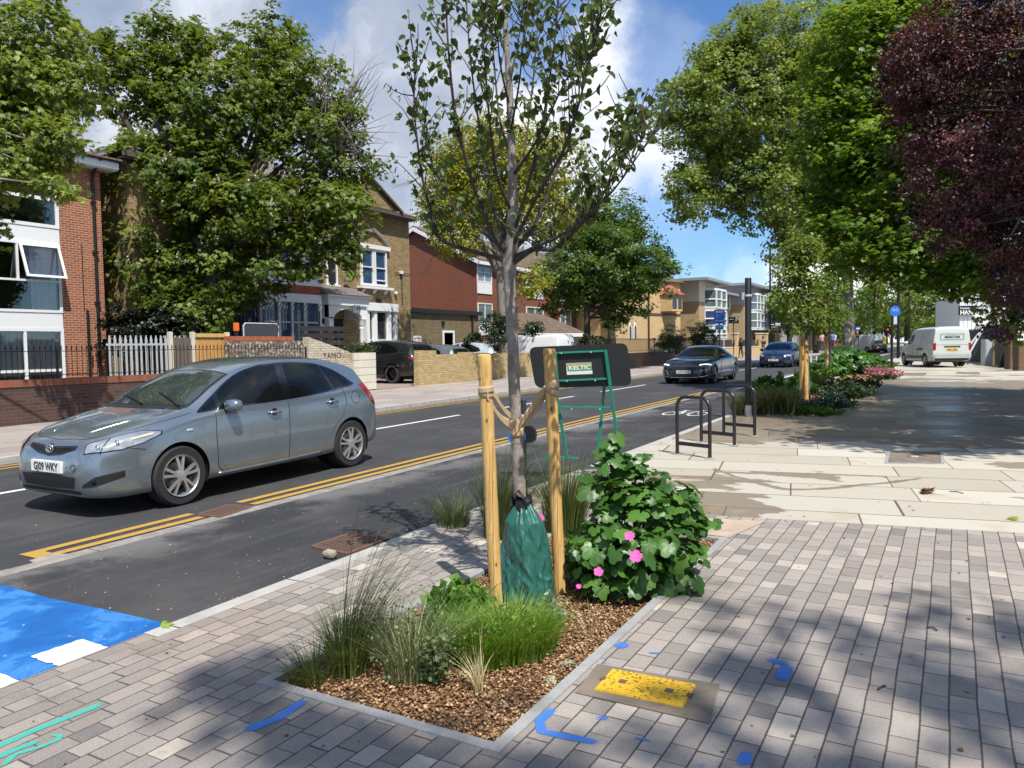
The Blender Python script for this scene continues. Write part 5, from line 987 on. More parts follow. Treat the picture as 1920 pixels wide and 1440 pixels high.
def carpaint(name, col, metal=.6, rough=.32, coat=1.0):
    m, g = newmat(name); p = opos(g); n = g.noise(p, 3.5, 5, .65); fl = g.noise(p, 900, 1)
    z = g.sep(p)[2]; low = g.m('MULTIPLY', g.step(z, .55, .2), g.step(n, .3, .7))      # road dirt low on the body
    c = g.mix(g.m('MULTIPLY', fl, .35), tuple(col) + (1,), tuple(min(1, x*1.35) for x in col) + (1,)); c = g.mix(g.m('MULTIPLY', low, .45), c, (.12, .105, .09, 1))
    c = g.mix(g.m('MULTIPLY', n, .06), c, (.3, .29, .26, 1))
    r = rough; return finish(m, g, c, r, metal=metal, coat=coat, spec=.5)
M_glc = glassmat('car glass', (.004, .006, .006), .02, .3)
for n_ in M_glc.node_tree.nodes:
    if n_.type == 'BSDF_PRINCIPLED': n_.inputs['Specular IOR Level'].default_value = .45
M_glw = glassmat('windscreen glass', (.03, .04, .042), .015, .5)
for n_ in M_glw.node_tree.nodes:
    if n_.type == 'BSDF_PRINCIPLED': n_.inputs['IOR'].default_value = 1.7; M_tyre = plain('tyre rubber', (.018, .018, .019), .8, .25, scale=20); M_alloy = plain('alloy wheel', (.62, .62, .62), .3, .1, metal=.85)
M_blk = plain('black trim plastic', (.014, .014, .015), .45, .2); M_gloss = plain('gloss black', (.006, .006, .007), .1, .1, coat=1); M_lens = plain('headlamp lens', (.62, .65, .68), .08, .35, scale=26, coat=1, metal=.55)
M_lens2 = plain('headlamp reflector', (.40, .42, .44), .12, .55, scale=9, coat=1, metal=.55)
M_red = plain('tail lamp red', (.30, .006, .010), .12, .2, coat=1); M_chrome = plain('chrome', (.75, .76, .78), .12, .05, metal=1); M_plw = plain('white plate', (.80, .80, .78), .5, .04); M_ply = plain('yellow plate', (.80, .50, .05), .5, .05); M_letter = plain('plate letters', (.01, .01, .01), .5)
M_litl, _g = newmat('lit headlamp'); M_litl = finish(M_litl, _g, (.9, .9, .9, 1), .2, emit=((1, 1, 1, 1), 1.6))
def make_wheel(parent, x, y, r, w, side, spokes=5, double=True, dark=False, rimr=.70):
    mb = MB(); rr_ = r*rimr; prof = [(rr_, -w/2), (r*.93, -w/2), (r, -w/2+.025), (r, w/2-.025), (r*.93, w/2), (rr_, w/2-.004)]
    mb.lathe(prof, 40, 'y', (0, 0, 0), cap=False); mb.lathe([(.02, -w/2+.03), (rr_, -w/2+.03)], 24, 'y', (0, 0, 0), cap=False)
    t = mb.build('wheel', M_tyre, parent, smooth=35); t.location = (x, y, r); s = side
    mb = MB(); mb.lathe([(rr_, s*(w/2-.006)), (rr_*.985, s*(w/2+.006)), (rr_*.93, s*(w/2-.004)), (rr_*.90, s*(w/2-.03)), (rr_*.90, -s*w*.3)], 40, 'y', (0, 0, 0), cap=False)
    yo = s*(w/2-.022)
    for k in range(spokes):
        a = 2*math.pi*k/spokes + .3
        for da in ((-.20, .20) if double else (0,)):
            p0 = (math.cos(a+da*.6)*rr_*.16, yo+s*.012, math.sin(a+da*.6)*rr_*.16); p1 = (math.cos(a+da)*rr_*.93, yo+s*.002, math.sin(a+da)*rr_*.93)
            mb.bar(p0, p1, .030 if double else .05, .028)
    mb.lathe([(.001, yo+s*.03), (.055, yo+s*.026), (.065, yo-s*.0), (.065, yo-s*.03)], 18, 'y', (0, 0, 0), cap=False)
    ri = mb.build('rim', M_alloy if not dark else M_gloss, t, smooth=35)
    mb = MB(); mb.lathe([(.02, -s*.02), (rr_*.62, -s*.02), (rr_*.62, s*.0), (.02, s*.0)], 24, 'y'); mb.build('brake_disc', plain('brake disc', (.2, .19, .18), .4, metal=.8), t, smooth=35)
    if dark: MB().lathe([(rr_*.97, s*(w/2+.004)), (rr_*.99, s*(w/2+.008)), (rr_*1.01, s*(w/2+.004))], 40, 'y', cap=False).build('rim_edge', M_alloy, t, smooth=True)
    return t
class Car:
    def __init__(c, name, label, loc, heading, S, paint, cat='car', group=None, pitchs=0.):
        c.S = S; c.L = S['L']; c.t = thing(name, label, cat, loc, heading, group); c.t.rotation_euler[1] = pitchs; c.paint = paint
        c.ns = S.get('ns', 200); ss = np.concatenate([np.linspace(0, .12, 14)[:-1], np.linspace(.12, c.L-.12, c.ns), np.linspace(c.L-.12, c.L, 14)[1:]])
        f = lambda k, s: pchip([p[0] for p in S[k]], [p[1] for p in S[k]], s); rows = []
        for s in ss:
            zb, zt, wm, wb, zbl, wr, zr = (f(k, s) for k in ('zbot', 'ztop', 'wm', 'wb', 'zbelt', 'wr', 'zrail')); zm = zb + (zbl-zb)*.5; wb_ = wm*wb; wr_ = wr
            P = [(0, zb), (wm*.6, zb), (wm*.93, zb+.0), (wm*.985, zb+.05), (wm*1.0, zb+(zbl-zb)*.35), (wm*1.0, zb+(zbl-zb)*.62), (wm*.985, zbl-.07), (wb_, zbl), (wb_-.004, zbl+.006), ((wb_+wr_)/2+.012, (zbl+zr)/2), (wr_, zr), (wr_-.01, zr+.012), (wr_*.72, zt-.012), (wr_*.35, zt), (0, zt)]
            rows.append([(c.L/2-s, y, z) for y, z in bspl(P, 54)])
        A = np.array(rows); n, k = A.shape[:2]; B = A[:, ::-1][:, 1:-1].copy(); B[:, :, 1] *= -1; A = np.concatenate([A, B], 1); k = A.shape[1]
        V = A.reshape(-1, 3).copy(); faces = [(i*k+j, i*k+(j+1) % k, (i+1)*k+(j+1) % k, (i+1)*k+j) for i in range(n-1) for j in range(k)] + [tuple(range(k)), tuple(range((n-1)*k, n*k))[::-1]]
        c.full = BVHTree.FromPolygons([Vector(v) for v in V], faces); c.ax = [c.L/2-S['fo'], c.L/2-S['fo']-S['wb_len']]; R = S['wr_']; c.R = R; Ra = R*S.get('arch', 1.10)
        ins = np.zeros(len(V), bool); zc = R + .01
        for ax in c.ax:
            d = np.hypot(V[:, 0]-ax, V[:, 2]-zc); ins |= (d < Ra) & (np.abs(V[:, 1]) > .52*S['W']/2)
        keep = [f_ for f_ in faces if not all(ins[list(f_)])]
        for ax in c.ax:
            d = np.hypot(V[:, 0]-ax, V[:, 2]-zc); s_ = (d < Ra) & ins; dd = np.maximum(d[s_], 1e-4); V[s_, 0] = ax+(V[s_, 0]-ax)*Ra/dd; V[s_, 2] = zc+(V[s_, 2]-zc)*Ra/dd
        me = bpy.data.meshes.new('body'); me.from_pydata([tuple(v) for v in V], [], keep); bm = bmesh.new(); bm.from_mesh(me); bmesh.ops.delete(bm, geom=[v for v in bm.verts if not v.link_faces], context='VERTS'); bmesh.ops.recalc_face_normals(bm, faces=bm.faces); bm.to_mesh(me); bm.free()
        me.materials.append(paint); me.shade_smooth(); c.body = bpy.data.objects.new('body', me); C.objects.link(c.body); c.body.parent = c.t
        mb = MB(); W2 = S['W']/2
        for ax in c.ax:
            for sd in (-1, 1):
                P = [];
                for q in range(25):
                    a = math.pi*(-.12+1.24*q/24); P.append([(ax+Ra*.995*math.cos(a), sd*y_, zc+Ra*.995*math.sin(a)) for y_ in (W2-.035, W2-.38)])
                mb.grid(P); mb.lathe([(.01, 0), (Ra*.99, 0)], 24, 'y', (ax, sd*(W2-.36), zc), cap=False)
        mb.box(-c.L/2+.3, c.L/2-.3, -W2*.7, W2*.7, S['zfloor'], S['zfloor']+.05); mb.build('wheel_arches', M_blk, c.body, fixn=False)
        for i, ax in enumerate(c.ax):
            for sd in (1, -1): make_wheel(c.t, ax, sd*(W2-.02-S.get('ww', .21)/2), R, S.get('ww', .21), sd, S.get('spokes', 5), S.get('double', True), S.get('dark', False), S.get('rimr', .70))
    def hit(c, p, d, off):
        p = Vector(p); d = Vector(d).normalized(); h = c.full.ray_cast(p+d*3, -d)
        if h[0] is None: h = c.full.find_nearest(p)
        n = h[1] if h[1].dot(d) > 0 else -h[1]; return h[0] + n*off
    def P(c, s, y, z): return Vector((c.L/2-s, y, z))
    def patch(c, name, mat, A, B, d, off=.004, nu=24, nv=8, parent=None, both=False, label=None):
        """skin lying on the body between polylines A and B (s, y, z), projected along d"""
        for sd in ((1, -1) if both else (1,)):
            def samp(L, t):
                n = len(L)-1; u = t*n; i = min(int(u), n-1); q = u-i; a, b = L[i], L[i+1]; return [a[k]+(b[k]-a[k])*q for k in range(3)]
            rows = []
            for i in range(nu+1):
                a, b = samp(A, i/nu), samp(B, i/nu); r = []
                for j in range(nv+1):
                    q = [a[k]+(b[k]-a[k])*j/nv for k in range(3)]; r.append(c.hit(c.P(q[0], q[1]*sd, q[2]), (d[0], d[1]*sd, d[2]), off))
                rows.append(r)
            m_ = MB(); m_.grid(rows); o = m_.build(name, mat, parent or c.t, smooth=True)
        return o
    def ribbon(c, name, mat, pts, w, d, off=.003, both=False, parent=None, n=12, r=None):
        for sd in ((1, -1) if both else (1,)):
            Q = [];
            for i in range(len(pts)-1):
                for j in range(n): Q.append([pts[i][k]+(pts[i+1][k]-pts[i][k])*j/n for k in range(3)])
            Q.append(pts[-1]); H_ = [c.hit(c.P(q[0], q[1]*sd, q[2]), (d[0], d[1]*sd, d[2]), off) for q in Q]; mb = MB(); mb.tube(H_, w/2, 6); o = mb.build(name, mat, parent or c.body, smooth=True)
        return o
    def plate(c, s, z, text, mat=None, rear=False, w=.52, h=.112, y=0.):
        x = c.hit(c.P(s, y, z), (-1 if rear else 1, 0, 0), .0).x; sg = -1 if rear else 1; mb = MB(); mb.box(min(x-sg*.03, x+sg*.018), max(x-sg*.03, x+sg*.018), y-w/2, y+w/2, z-h/2, z+h/2); o = mb.build('number_plate', mat or M_plw, c.t)
        if text == ' ': return o
        textmb(MB(), text, h*.98, (x+sg*.019, y, z-h*.34), (0, sg, 0), (0, 0, 1), depth=.0015, bold=.0035, sx=.84*w/.52).build('plate_characters', M_letter, o, fixn=False); return o
    def mirror(c, s, z, mat, size=1.):
        for sd in (1, -1):
            p = c.hit(c.P(s, sd*.6, z), (0, sd, 0), 0); mb = MB(); q = (p.x-.03, p.y+sd*.10*size, p.z+.045); mb.ball(q, .075*size, .115*size, .068*size, 16, 10, .75); mi = mb.build('door_mirror', mat, c.t, smooth=True)
            MB().bar((p.x, p.y-sd*.03, p.z-.03), (q[0], q[1]-sd*.03, q[2]-.03), .05, .04).build('mirror_arm', M_blk, mi)
S_auris = dict(L=4.22, W=1.76, fo=.89, wb_len=2.62, wr_=.315, zfloor=.20,
    ztop=[(0, .50), (.02, .60), (.07, .70), (.16, .775), (.38, .86), (.75, .955), (1.0, 1.0), (1.12, 1.045), (1.5, 1.25), (1.85, 1.405), (2.1, 1.475), (2.45, 1.513), (2.85, 1.51), (3.3, 1.478), (3.72, 1.415), (3.86, 1.365), (3.98, 1.18), (4.08, 1.02), (4.16, .88), (4.2, .74), (4.22, .58)],
    zbot=[(0, .38), (.02, .27), (.08, .20), (.3, .175), (1.2, .195), (3.2, .215), (3.9, .25), (4.15, .30), (4.22, .42)],
    wm=[(0, .44), (.015, .53), (.05, .62), (.12, .70), (.25, .775), (.45, .835), (.8, .868), (1.2, .875), (2.1, .88), (3.2, .88), (3.6, .872), (3.9, .845), (4.1, .79), (4.18, .71), (4.22, .54)],
    wb=[(0, .95), (.4, .93), (1.1, .945), (2.4, .955), (3.4, .93), (4.0, .90), (4.22, .94)],
    zbelt=[(0, .48), (.02, .55), (.08, .62), (.16, .68), (.4, .77), (.8, .865), (1.15, .925), (1.7, .965), (2.4, .985), (3.1, 1.03), (3.55, 1.075), (3.85, 1.08), (4.05, .97), (4.16, .82), (4.22, .55)],
    wr=[(0, .36), (.05, .50), (.16, .58), (.4, .66), (.9, .73), (1.15, .74), (1.5, .70), (2.0, .645), (2.8, .635), (3.4, .60), (3.75, .56), (3.95, .62), (4.1, .66), (4.22, .42)],
    zrail=[(0, .49), (.02, .585), (.07, .675), (.16, .745), (.38, .825), (.75, .915), (1.0, .965), (1.15, 1.01), (1.5, 1.20), (1.85, 1.35), (2.1, 1.42), (2.45, 1.455), (2.85, 1.452), (3.3, 1.42), (3.72, 1.35), (3.86, 1.30), (3.98, 1.14), (4.08, .99), (4.16, .86), (4.22, .57)])
P_auris = carpaint('silver blue car paint', (.235, .282, .318), .72, .26)
SIDE = (0, 1, 0); TOPF = (.55, 0, 1); FR = (1, 0, 0); RE = (-1, 0, 0)
c = Car('hatchback_car', 'silver blue hatchback driving past in the near lane, front wheels by the yellow line', (-7.84, 6.41, gz(6.41)-.078), -math.pi/2, S_auris, P_auris, pitchs=.0125)
W = .9
# windscreen
c.patch('windscreen', M_blk, [(1.10, -.70, 1), (1.06, -.35, 1), (1.05, 0, 1), (1.06, .35, 1), (1.10, .70, 1)], [(1.93, -.60, 1), (1.98, -.3, 1), (2.0, 0, 1), (1.98, .3, 1), (1.93, .60, 1)], TOPF, .003, 30, 14)
ws = c.patch('windscreen', M_glw, [(1.14, -.675, 1), (1.10, -.35, 1), (1.09, 0, 1), (1.10, .35, 1), (1.14, .675, 1)], [(1.90, -.575, 1), (1.945, -.3, 1), (1.965, 0, 1), (1.945, .3, 1), (1.90, .575, 1)], TOPF, .006, 30, 14)
c.patch('rear_window', M_glc, [(3.84, -.52, 1.2), (3.84, 0, 1.2), (3.84, .52, 1.2)], [(4.04, -.56, 1.05), (4.04, 0, 1.05), (4.04, .56, 1.05)], (-1, 0, .6), .005, 20, 8)
# side glass: black surround then panes
B_ = [(1.16, W, .955), (1.6, W, .975), (2.4, W, 1.0), (3.1, W, 1.045), (3.62, W, 1.105)]; T_ = [(1.20, W, .985), (1.62, W, 1.245), (2.1, W, 1.425), (2.8, W, 1.430), (3.52, W, 1.24)]
c.patch('window_surround', M_blk, [(1.20, W, .950), (1.6, W, .968), (2.4, W, .992), (3.1, W, 1.035), (3.66, W, 1.10)], [(1.24, W, .985), (1.65, W, 1.262), (2.14, W, 1.437), (2.84, W, 1.436), (3.30, W, 1.375), ][:5], SIDE, .003, 60, 12, both=True) if False else None
def band(s): return float(pchip([1.14, 1.6, 2.4, 3.1, 3.68], [.945, .968, .99, 1.035, 1.105], s))
def tops(s): return float(pchip([1.14, 1.40, 1.65, 1.9, 2.2, 2.6, 3.0, 3.35, 3.55, 3.68], [.952, 1.115, 1.265, 1.365, 1.425, 1.44, 1.415, 1.325, 1.215, 1.112], s))
ss_ = np.linspace(1.15, 3.675, 26); c.patch('window_surround', M_gloss, [(s, W, band(s)) for s in ss_], [(s, W, tops(s)) for s in ss_], SIDE, .0035, 75, 10, both=True)
def sidewin(name, s0, s1, i=.022, n=14, mat=M_glc, e0=0., e1=0.):
    ss_ = np.linspace(s0, s1, n); A = []; B = []
    for k, s in enumerate(ss_):
        q = k/(n-1); b = band(s)+i; t_ = tops(s)-i; t_ = max(t_, b+.004); A.append((s, W, b)); sb = s + (e0*(1-q)+e1*q); B.append((sb, W, max(tops(sb)-i, b+.004)))
    return c.patch(name, mat, A, B, SIDE, .007, 40, 8, both=True)
sidewin('quarter_window', 1.22, 1.40, i=.018); sidewin('front_side_window', 1.47, 2.36, e0=.0, e1=.02); sidewin('rear_side_window', 2.50, 3.22, e0=.02, e1=-.10); sidewin('quarter_window', 3.27, 3.58, e0=-.10, e1=-.03, i=.02)
c.ribbon('window_trim', M_chrome, [(s, W, band(s)-.008) for s in np.linspace(1.5, 3.62, 9)], .012, SIDE, .004, both=True)
# panel gaps
gap = M_blk
c.ribbon('door_gap', gap, [(1.36, W, .93), (1.34, W, .70), (1.35, W, .34), (1.42, W, .275)], .010, SIDE, -.001, both=True); c.ribbon('door_gap', gap, [(2.42, W, .98), (2.40, W, .62), (2.38, W, .285)], .010, SIDE, -.001, both=True)
c.ribbon('door_gap', gap, [(3.40, W, 1.06), (3.43, W, .86), (3.34, W, .70), (3.14, W, .56), (2.98, W, .36), (2.90, W, .295)], .010, SIDE, -.001, both=True); c.ribbon('sill_line', P_auris, [(1.35, W, .262), (2.2, W, .270), (2.95, W, .285)], .035, SIDE, .0, both=True)
c.ribbon('bonnet_gap', gap, [(1.10, .78, .9), (.8, .765, .9), (.5, .70, .82), (.28, .56, .74), (.17, .40, .74), (.13, 0, .74)], .009, (.3, .25, 1), -.001, both=True)
c.ribbon('bonnet_crease', P_auris, [(1.05, .50, .95), (.6, .47, .9), (.25, .30, .78)], .022, (0, 0, 1), -.004, both=True)
c.ribbon('bumper_gap', gap, [(.19, .60, .70), (.36, .84, .68), (.48, .87, .655)], .009, (.7, .8, .3), -.001, both=True)
for sd in (1, -1):
    for s_, z_ in ((2.18, .86), (3.16, .905)):
        p = c.hit(c.P(s_, sd*W, z_), (0, sd, 0), .0); mb = MB(); mb.tube([(p.x+.10, p.y+sd*.0, p.z), (p.x+.07, p.y+sd*.035, p.z+.004), (p.x-.06, p.y+sd*.038, p.z+.006), (p.x-.10, p.y+sd*.0, p.z+.004)], [.016, .018, .018, .014], 8); mb.build('door_handle', P_auris, c.t, smooth=True)
        MB().lathe([(.001, sd*.004), (.045, sd*.0035), (.05, -.0)], 18, 'y', (p.x, p.y, p.z), cap=False).build('handle_recess', M_gloss, c.body, smooth=True)
p = c.hit(c.P(1.02, W, .78), (0, 1, 0), 0); MB().ball((p.x, p.y, p.z), .045, .012, .018).build('side_repeater', M_lens, c.t, smooth=True)
p = c.hit(c.P(3.62, W, .93), (0, 1, 0), .001); MB().tube([(p.x+.085*math.cos(a), c.hit(Vector((p.x+.085*math.cos(a), W, p.z+.085*math.sin(a))), (0, 1, 0), 0).y, p.z+.085*math.sin(a)) for a in np.linspace(0, 2*math.pi, 25)], .004, 5).build('fuel_flap', gap, c.body)
# lamps, grille, bumper openings
HD = (.75, .62, .45)
hl = c.patch('headlight', M_gloss, [(.10, .50, .605), (.18, .66, .625), (.30, .77, .655), (.47, .835, .71), (.68, .855, .785)], [(.15, .47, .70), (.24, .58, .745), (.36, .68, .785), (.52, .755, .825), (.70, .84, .815)], HD, .004, 30, 10, both=True)
hl = c.patch('headlight', M_lens2, [(.105, .515, .615), (.19, .665, .635), (.31, .77, .665), (.48, .830, .717), (.66, .850, .787)], [(.155, .485, .69), (.245, .59, .735), (.365, .685, .775), (.52, .76, .815), (.68, .84, .808)], HD, .009, 30, 10, both=True)
for sd in (1, -1):
    for (s_, y_, z_, r_) in ((.17, .60, .665, .052), (.30, .71, .71, .048)):
        q = c.hit(c.P(s_, y_*sd, z_), (HD[0], HD[1]*sd, HD[2]), -.010); MB().ball(q, r_*.45, r_*.8, r_*.8, 18, 12).build('lamp_bowl', M_chrome, hl, smooth=True)
c.ribbon('lamp_divider', M_gloss, [(.20, .62, .60), (.28, .64, .76)], .010, HD, .011, both=True); c.ribbon('indicator_lamp', plain('clear indicator', (.75, .60, .42), .2, .2, coat=1), [(.40, .77, .745), (.60, .83, .795)], .030, HD, .004, both=True)
c.patch('upper_grille', M_blk, [(.02, -.40, .675), (.0, -.2, .62), (0, 0, .60), (.0, .2, .62), (.02, .40, .675)], [(.08, -.40, .71), (.06, -.2, .70), (.05, 0, .69), (.06, .2, .70), (.08, .40, .71)], FR, .004, 30, 6)
for k in range(3): c.ribbon('grille_bar', M_blk, [(0, -.36, .668+.012*k), (0, 0, .625+.02*k), (0, .36, .668+.012*k)], .010, FR, .008)
p = c.hit(c.P(0, 0, .665), FR, .02); mb = MB()
for rx, rz_ in ((.062, .045), (.022, .043)): mb.tube([(p.x, rx*math.cos(a), p.z+rz_*math.sin(a)) for a in np.linspace(0, 2*math.pi, 25)], .0065, 6)
mb.tube([(p.x, .045*math.cos(a), p.z+.020+.014*math.sin(a)) for a in np.linspace(0, 2*math.pi, 21)], .006, 6); mb.build('badge', M_chrome, c.t, smooth=True); MB().ball((p.x-.022, 0, p.z), .02, .07, .052).build('badge_ground', M_gloss, c.t, smooth=True)
c.patch('lower_intake', M_blk, [(0, -.42, .30), (0, 0, .285), (0, .42, .30)], [(0, -.46, .41), (0, 0, .43), (0, .46, .41)], FR, .004, 24, 4)
c.patch('fog_lamp_recess', M_blk, [(.05, .52, .315), (.12, .64, .325), (.30, .80, .40)], [(.05, .54, .345), (.12, .64, .42), (.30, .80, .46)], (.9, .5, 0), .003, 18, 6, both=True)
c.patch('bumper_lip', M_blk, [(.0, -.5, .24), (0, 0, .24), (0, .5, .24)], [(.0, -.5, .275), (0, 0, .275), (0, .5, .275)], FR, .003, 24, 3)
q = c.hit(c.P(.1, .63, .37), (.9, .5, 0), -.012); MB().ball(q, .024, .034, .034).build('fog_lamp', M_glc, c.t, smooth=True)
p = c.hit(c.P(.03, .42, .5), (1, .3, 0), .001); MB().lathe([(.03, .0015), (.034, .003), (.038, .0015)], 20, 'x', p, cap=False).build('tow_eye_cover', gap, c.body)
c.plate(0, .50, 'GJ09 WKY')
c.patch('tail_lamp', M_red, [(3.86, .82, .96), (3.97, .82, .85), (4.10, .76, .78), (4.14, .70, .78)], [(3.78, .80, 1.09), (3.86, .74, 1.11), (3.98, .66, 1.06), (4.06, .58, .98)], (-.35, 1, .15), .006, 20, 8, both=True)
c.mirror(1.50, .955, P_auris)
mb = MB()
for a, b in (((1.08, .62, 1.0), (1.30, -.02, 1.1)), ((1.06, .02, 1.0), (1.26, -.58, 1.1))):
    pa, pb = c.hit(c.P(*a), (0, 0, 1), .02), c.hit(c.P(*b), (0, 0, 1), .016); mb.tube([pa, pa.lerp(pb, .5)+Vector((0, 0, .012)), pb], [.013, .008, .006], 6)
for mbx in (mb,): mbx.build('wipers', M_blk, ws)
c.patch('cowl', M_blk, [(1.02, -.66, 1), (.985, -.3, 1), (.975, 0, 1), (.985, .3, 1), (1.02, .66, 1)], [(1.11, -.69, 1), (1.07, -.35, 1), (1.06, 0, 1), (1.07, .35, 1), (1.11, .69, 1)], TOPF, .0035, 24, 3)
# --- simpler vehicles share one routine
def scale_spec(B, L, W_, H_, fo, wb, R, **kw):
    S = {}; fx = L/B['L']; fw = W_/B['W']; fz = H_/1.515
    for k, v in B.items():
        if k in ('ztop', 'zbot', 'zbelt', 'zrail'): S[k] = [(a*fx, b*fz) for a, b in v]
        elif k in ('wm', 'wr'): S[k] = [(a*fx, b*fw) for a, b in v]
        elif k == 'wb': S[k] = [(a*fx, b) for a, b in v]
    S.update(L=L, W=W_, fo=fo, wb_len=wb, wr_=R, zfloor=.2, ns=110); S.update(kw); return S
S_sedan = dict(L=4.75, W=1.85, fo=.88, wb_len=2.83, wr_=.335, zfloor=.17, ns=130, double=True, dark=True, rimr=.76, arch=1.07,
    ztop=[(0, .48), (.03, .62), (.10, .70), (.3, .78), (.8, .88), (1.2, .93), (1.35, .965), (1.8, 1.16), (2.2, 1.31), (2.6, 1.37), (2.9, 1.372), (3.3, 1.33), (3.8, 1.20), (4.3, 1.02), (4.62, .965), (4.7, .88), (4.75, .6)],
    zbot=[(0, .30), (.03, .22), (.12, .17), (.6, .16), (4.2, .18), (4.65, .25), (4.75, .38)],
    wm=[(0, .55), (.03, .68), (.1, .77), (.3, .855), (.6, .90), (.95, .92), (2.4, .915), (3.5, .925), (4.2, .90), (4.6, .82), (4.72, .72), (4.75, .6)],
    wb=[(0, .96), (.5, .93), (1.3, .93), (2.5, .93), (4., .90), (4.75, .92)],
    zbelt=[(0, .46), (.03, .58), (.10, .655), (.3, .72), (.8, .81), (1.3, .87), (2.4, .91), (3.6, .955), (4.4, .93), (4.65, .85), (4.75, .58)],
    wr=[(0, .45), (.1, .62), (.5, .74), (1.2, .77), (1.8, .68), (2.4, .585), (3.2, .57), (3.9, .60), (4.4, .68), (4.7, .66), (4.75, .5)],
    zrail=[(0, .47), (.03, .60), (.10, .68), (.3, .755), (.8, .85), (1.2, .90), (1.35, .93), (1.8, 1.11), (2.2, 1.25), (2.6, 1.31), (2.9, 1.312), (3.3, 1.27), (3.8, 1.15), (4.3, .99), (4.62, .945), (4.7, .86), (4.75, .58)])
def glaze(c, s_ws0, s_ws1, w0, w1, side, rear=None, zlo=None, wmat=None):
    W = 1.; c.patch('windscreen', wmat or M_glc, [(s_ws0+.05, -w0, 1), (s_ws0, 0, 1), (s_ws0+.05, w0, 1)], [(s_ws1-.04, -w1, 1), (s_ws1, 0, 1), (s_ws1-.04, w1, 1)], TOPF, .005, 20, 8)
    for A, B in side: c.patch('side_window', M_glc, [(s, W, z) for s, z in A], [(s, W, z) for s, z in B], SIDE, .005, 20, 6, both=True)
    if rear: c.patch('rear_window', M_glc, [(rear[0], -rear[2], 1), (rear[0], 0, 1), (rear[0], rear[2], 1)], [(rear[1], -rear[3], 1), (rear[1], 0, 1), (rear[1], rear[3], 1)], (-.5, 0, 1), .005, 16, 6)
P_black = carpaint('black car paint', (.006, .007, .009), .0, .12, .55)
a = G(1250, 718, -.08); c = Car('coupe_car', 'black coupe with bright headlights coming along the near lane behind the bike stands', (-8.38, 27.8+4.75/2-.88, gz(29)-.078), -math.pi/2, S_sedan, P_black)
glaze(c, 1.36, 2.28, .70, .55, [([(1.75, .915), (2.3, .93), (2.8, .94)], [(1.95, 1.10), (2.35, 1.24), (2.8, 1.27)]), ([(2.86, .94), (3.4, .965), (3.75, .99)], [(2.86, 1.27), (3.35, 1.20), (3.72, 1.08)])], rear=(3.35, 4.15, .52, .60))
c.patch('headlight', M_lens, [(.12, .50, .60), (.25, .74, .62), (.42, .88, .64)], [(.16, .48, .655), (.28, .72, .685), (.48, .87, .70)], HD, .006, 16, 5, both=True)
c.patch('headlight_strip', M_litl, [(.14, .52, .635), (.27, .74, .66), (.44, .875, .675)], [(.16, .50, .652), (.28, .73, .683), (.47, .872, .698)], HD, .010, 16, 3, both=True)
c.patch('grille', M_blk, [(0, -.30, .30), (0, 0, .29), (0, .30, .30)], [(0, -.44, .60), (0, 0, .615), (0, .44, .60)], FR, .005, 20, 8); c.ribbon('grille_trim', M_chrome, [(0, -.5, .245), (0, 0, .235), (0, .5, .245)], .02, FR, .01)
for sd in (1, -1):
    for nm, pt in (('intake_trim', [(.05, sd*.52, .27), (.08, sd*.60, .48), (.2, sd*.80, .50), (.22, sd*.83, .32), (.08, sd*.66, .26), (.05, sd*.52, .27)]),): c.ribbon(nm, M_chrome, pt, .022, (1, .35*sd, 0), .008)
c.plate(0, .43, 'AV70 DXG'); c.mirror(1.85, .93, P_black)
c.ribbon('door_gap', M_gloss, [(1.75, 1., .9), (1.72, 1., .35)], .01, SIDE, 0, both=True); c.ribbon('sill_line', P_black, [(1.4, 1., .27), (3.3, 1., .29)], .03, SIDE, 0, both=True)
# dark blue hatchback further up the lane
S_merc = scale_spec(S_auris, 4.42, 1.80, 1.43, .90, 2.73, .325, dark=True, rimr=.74)
a = AT(1456, 687, 43.5); P_navy = carpaint('navy blue car paint', (.008, .018, .055), .2, .15, .6); c = Car('hatchback_car', 'dark blue hatchback with a round star badge coming down the lane in the distance', (a.x, a.y+1.3, gz(a.y)-.06), -math.pi/2, S_merc, P_navy)
glaze(c, 1.14, 2.02, .70, .57, [([(1.45, .93), (2.4, .95)], [(1.75, 1.20), (2.4, 1.34)]), ([(2.5, .95), (3.4, 1.0)], [(2.5, 1.34), (3.3, 1.25)])])
c.patch('headlight', M_lens, [(.13, .50, .58), (.3, .75, .60), (.5, .86, .64)], [(.17, .48, .64), (.34, .70, .68), (.55, .85, .70)], HD, .006, 16, 5, both=True); c.patch('grille', M_blk, [(0, -.40, .47), (0, 0, .45), (0, .40, .47)], [(0, -.44, .60), (0, 0, .61), (0, .44, .60)], FR, .005, 16, 4); c.patch('lower_intake', M_blk, [(0, -.5, .27), (0, .5, .27)], [(0, -.5, .37), (0, .5, .37)], FR, .004, 16, 4)
p = c.hit(c.P(0, 0, .53), FR, .015); mb = MB(); mb.tube([(p.x, .09*math.cos(k), p.z+.09*math.sin(k)) for k in np.linspace(0, 2*math.pi, 21)], .010, 6)
for k in range(3): mb.bar((p.x, 0, p.z), (p.x, .09*math.sin(k*2.094), p.z+.09*math.cos(k*2.094)), .016)
mb.build('badge', M_chrome, c.t); c.ribbon('grille_bar', M_chrome, [(0, -.4, .53), (0, 0, .53), (0, .4, .53)], .02, FR, .008); c.plate(0, .41, 'BD71 FYC'); c.mirror(1.5, .93, P_navy)
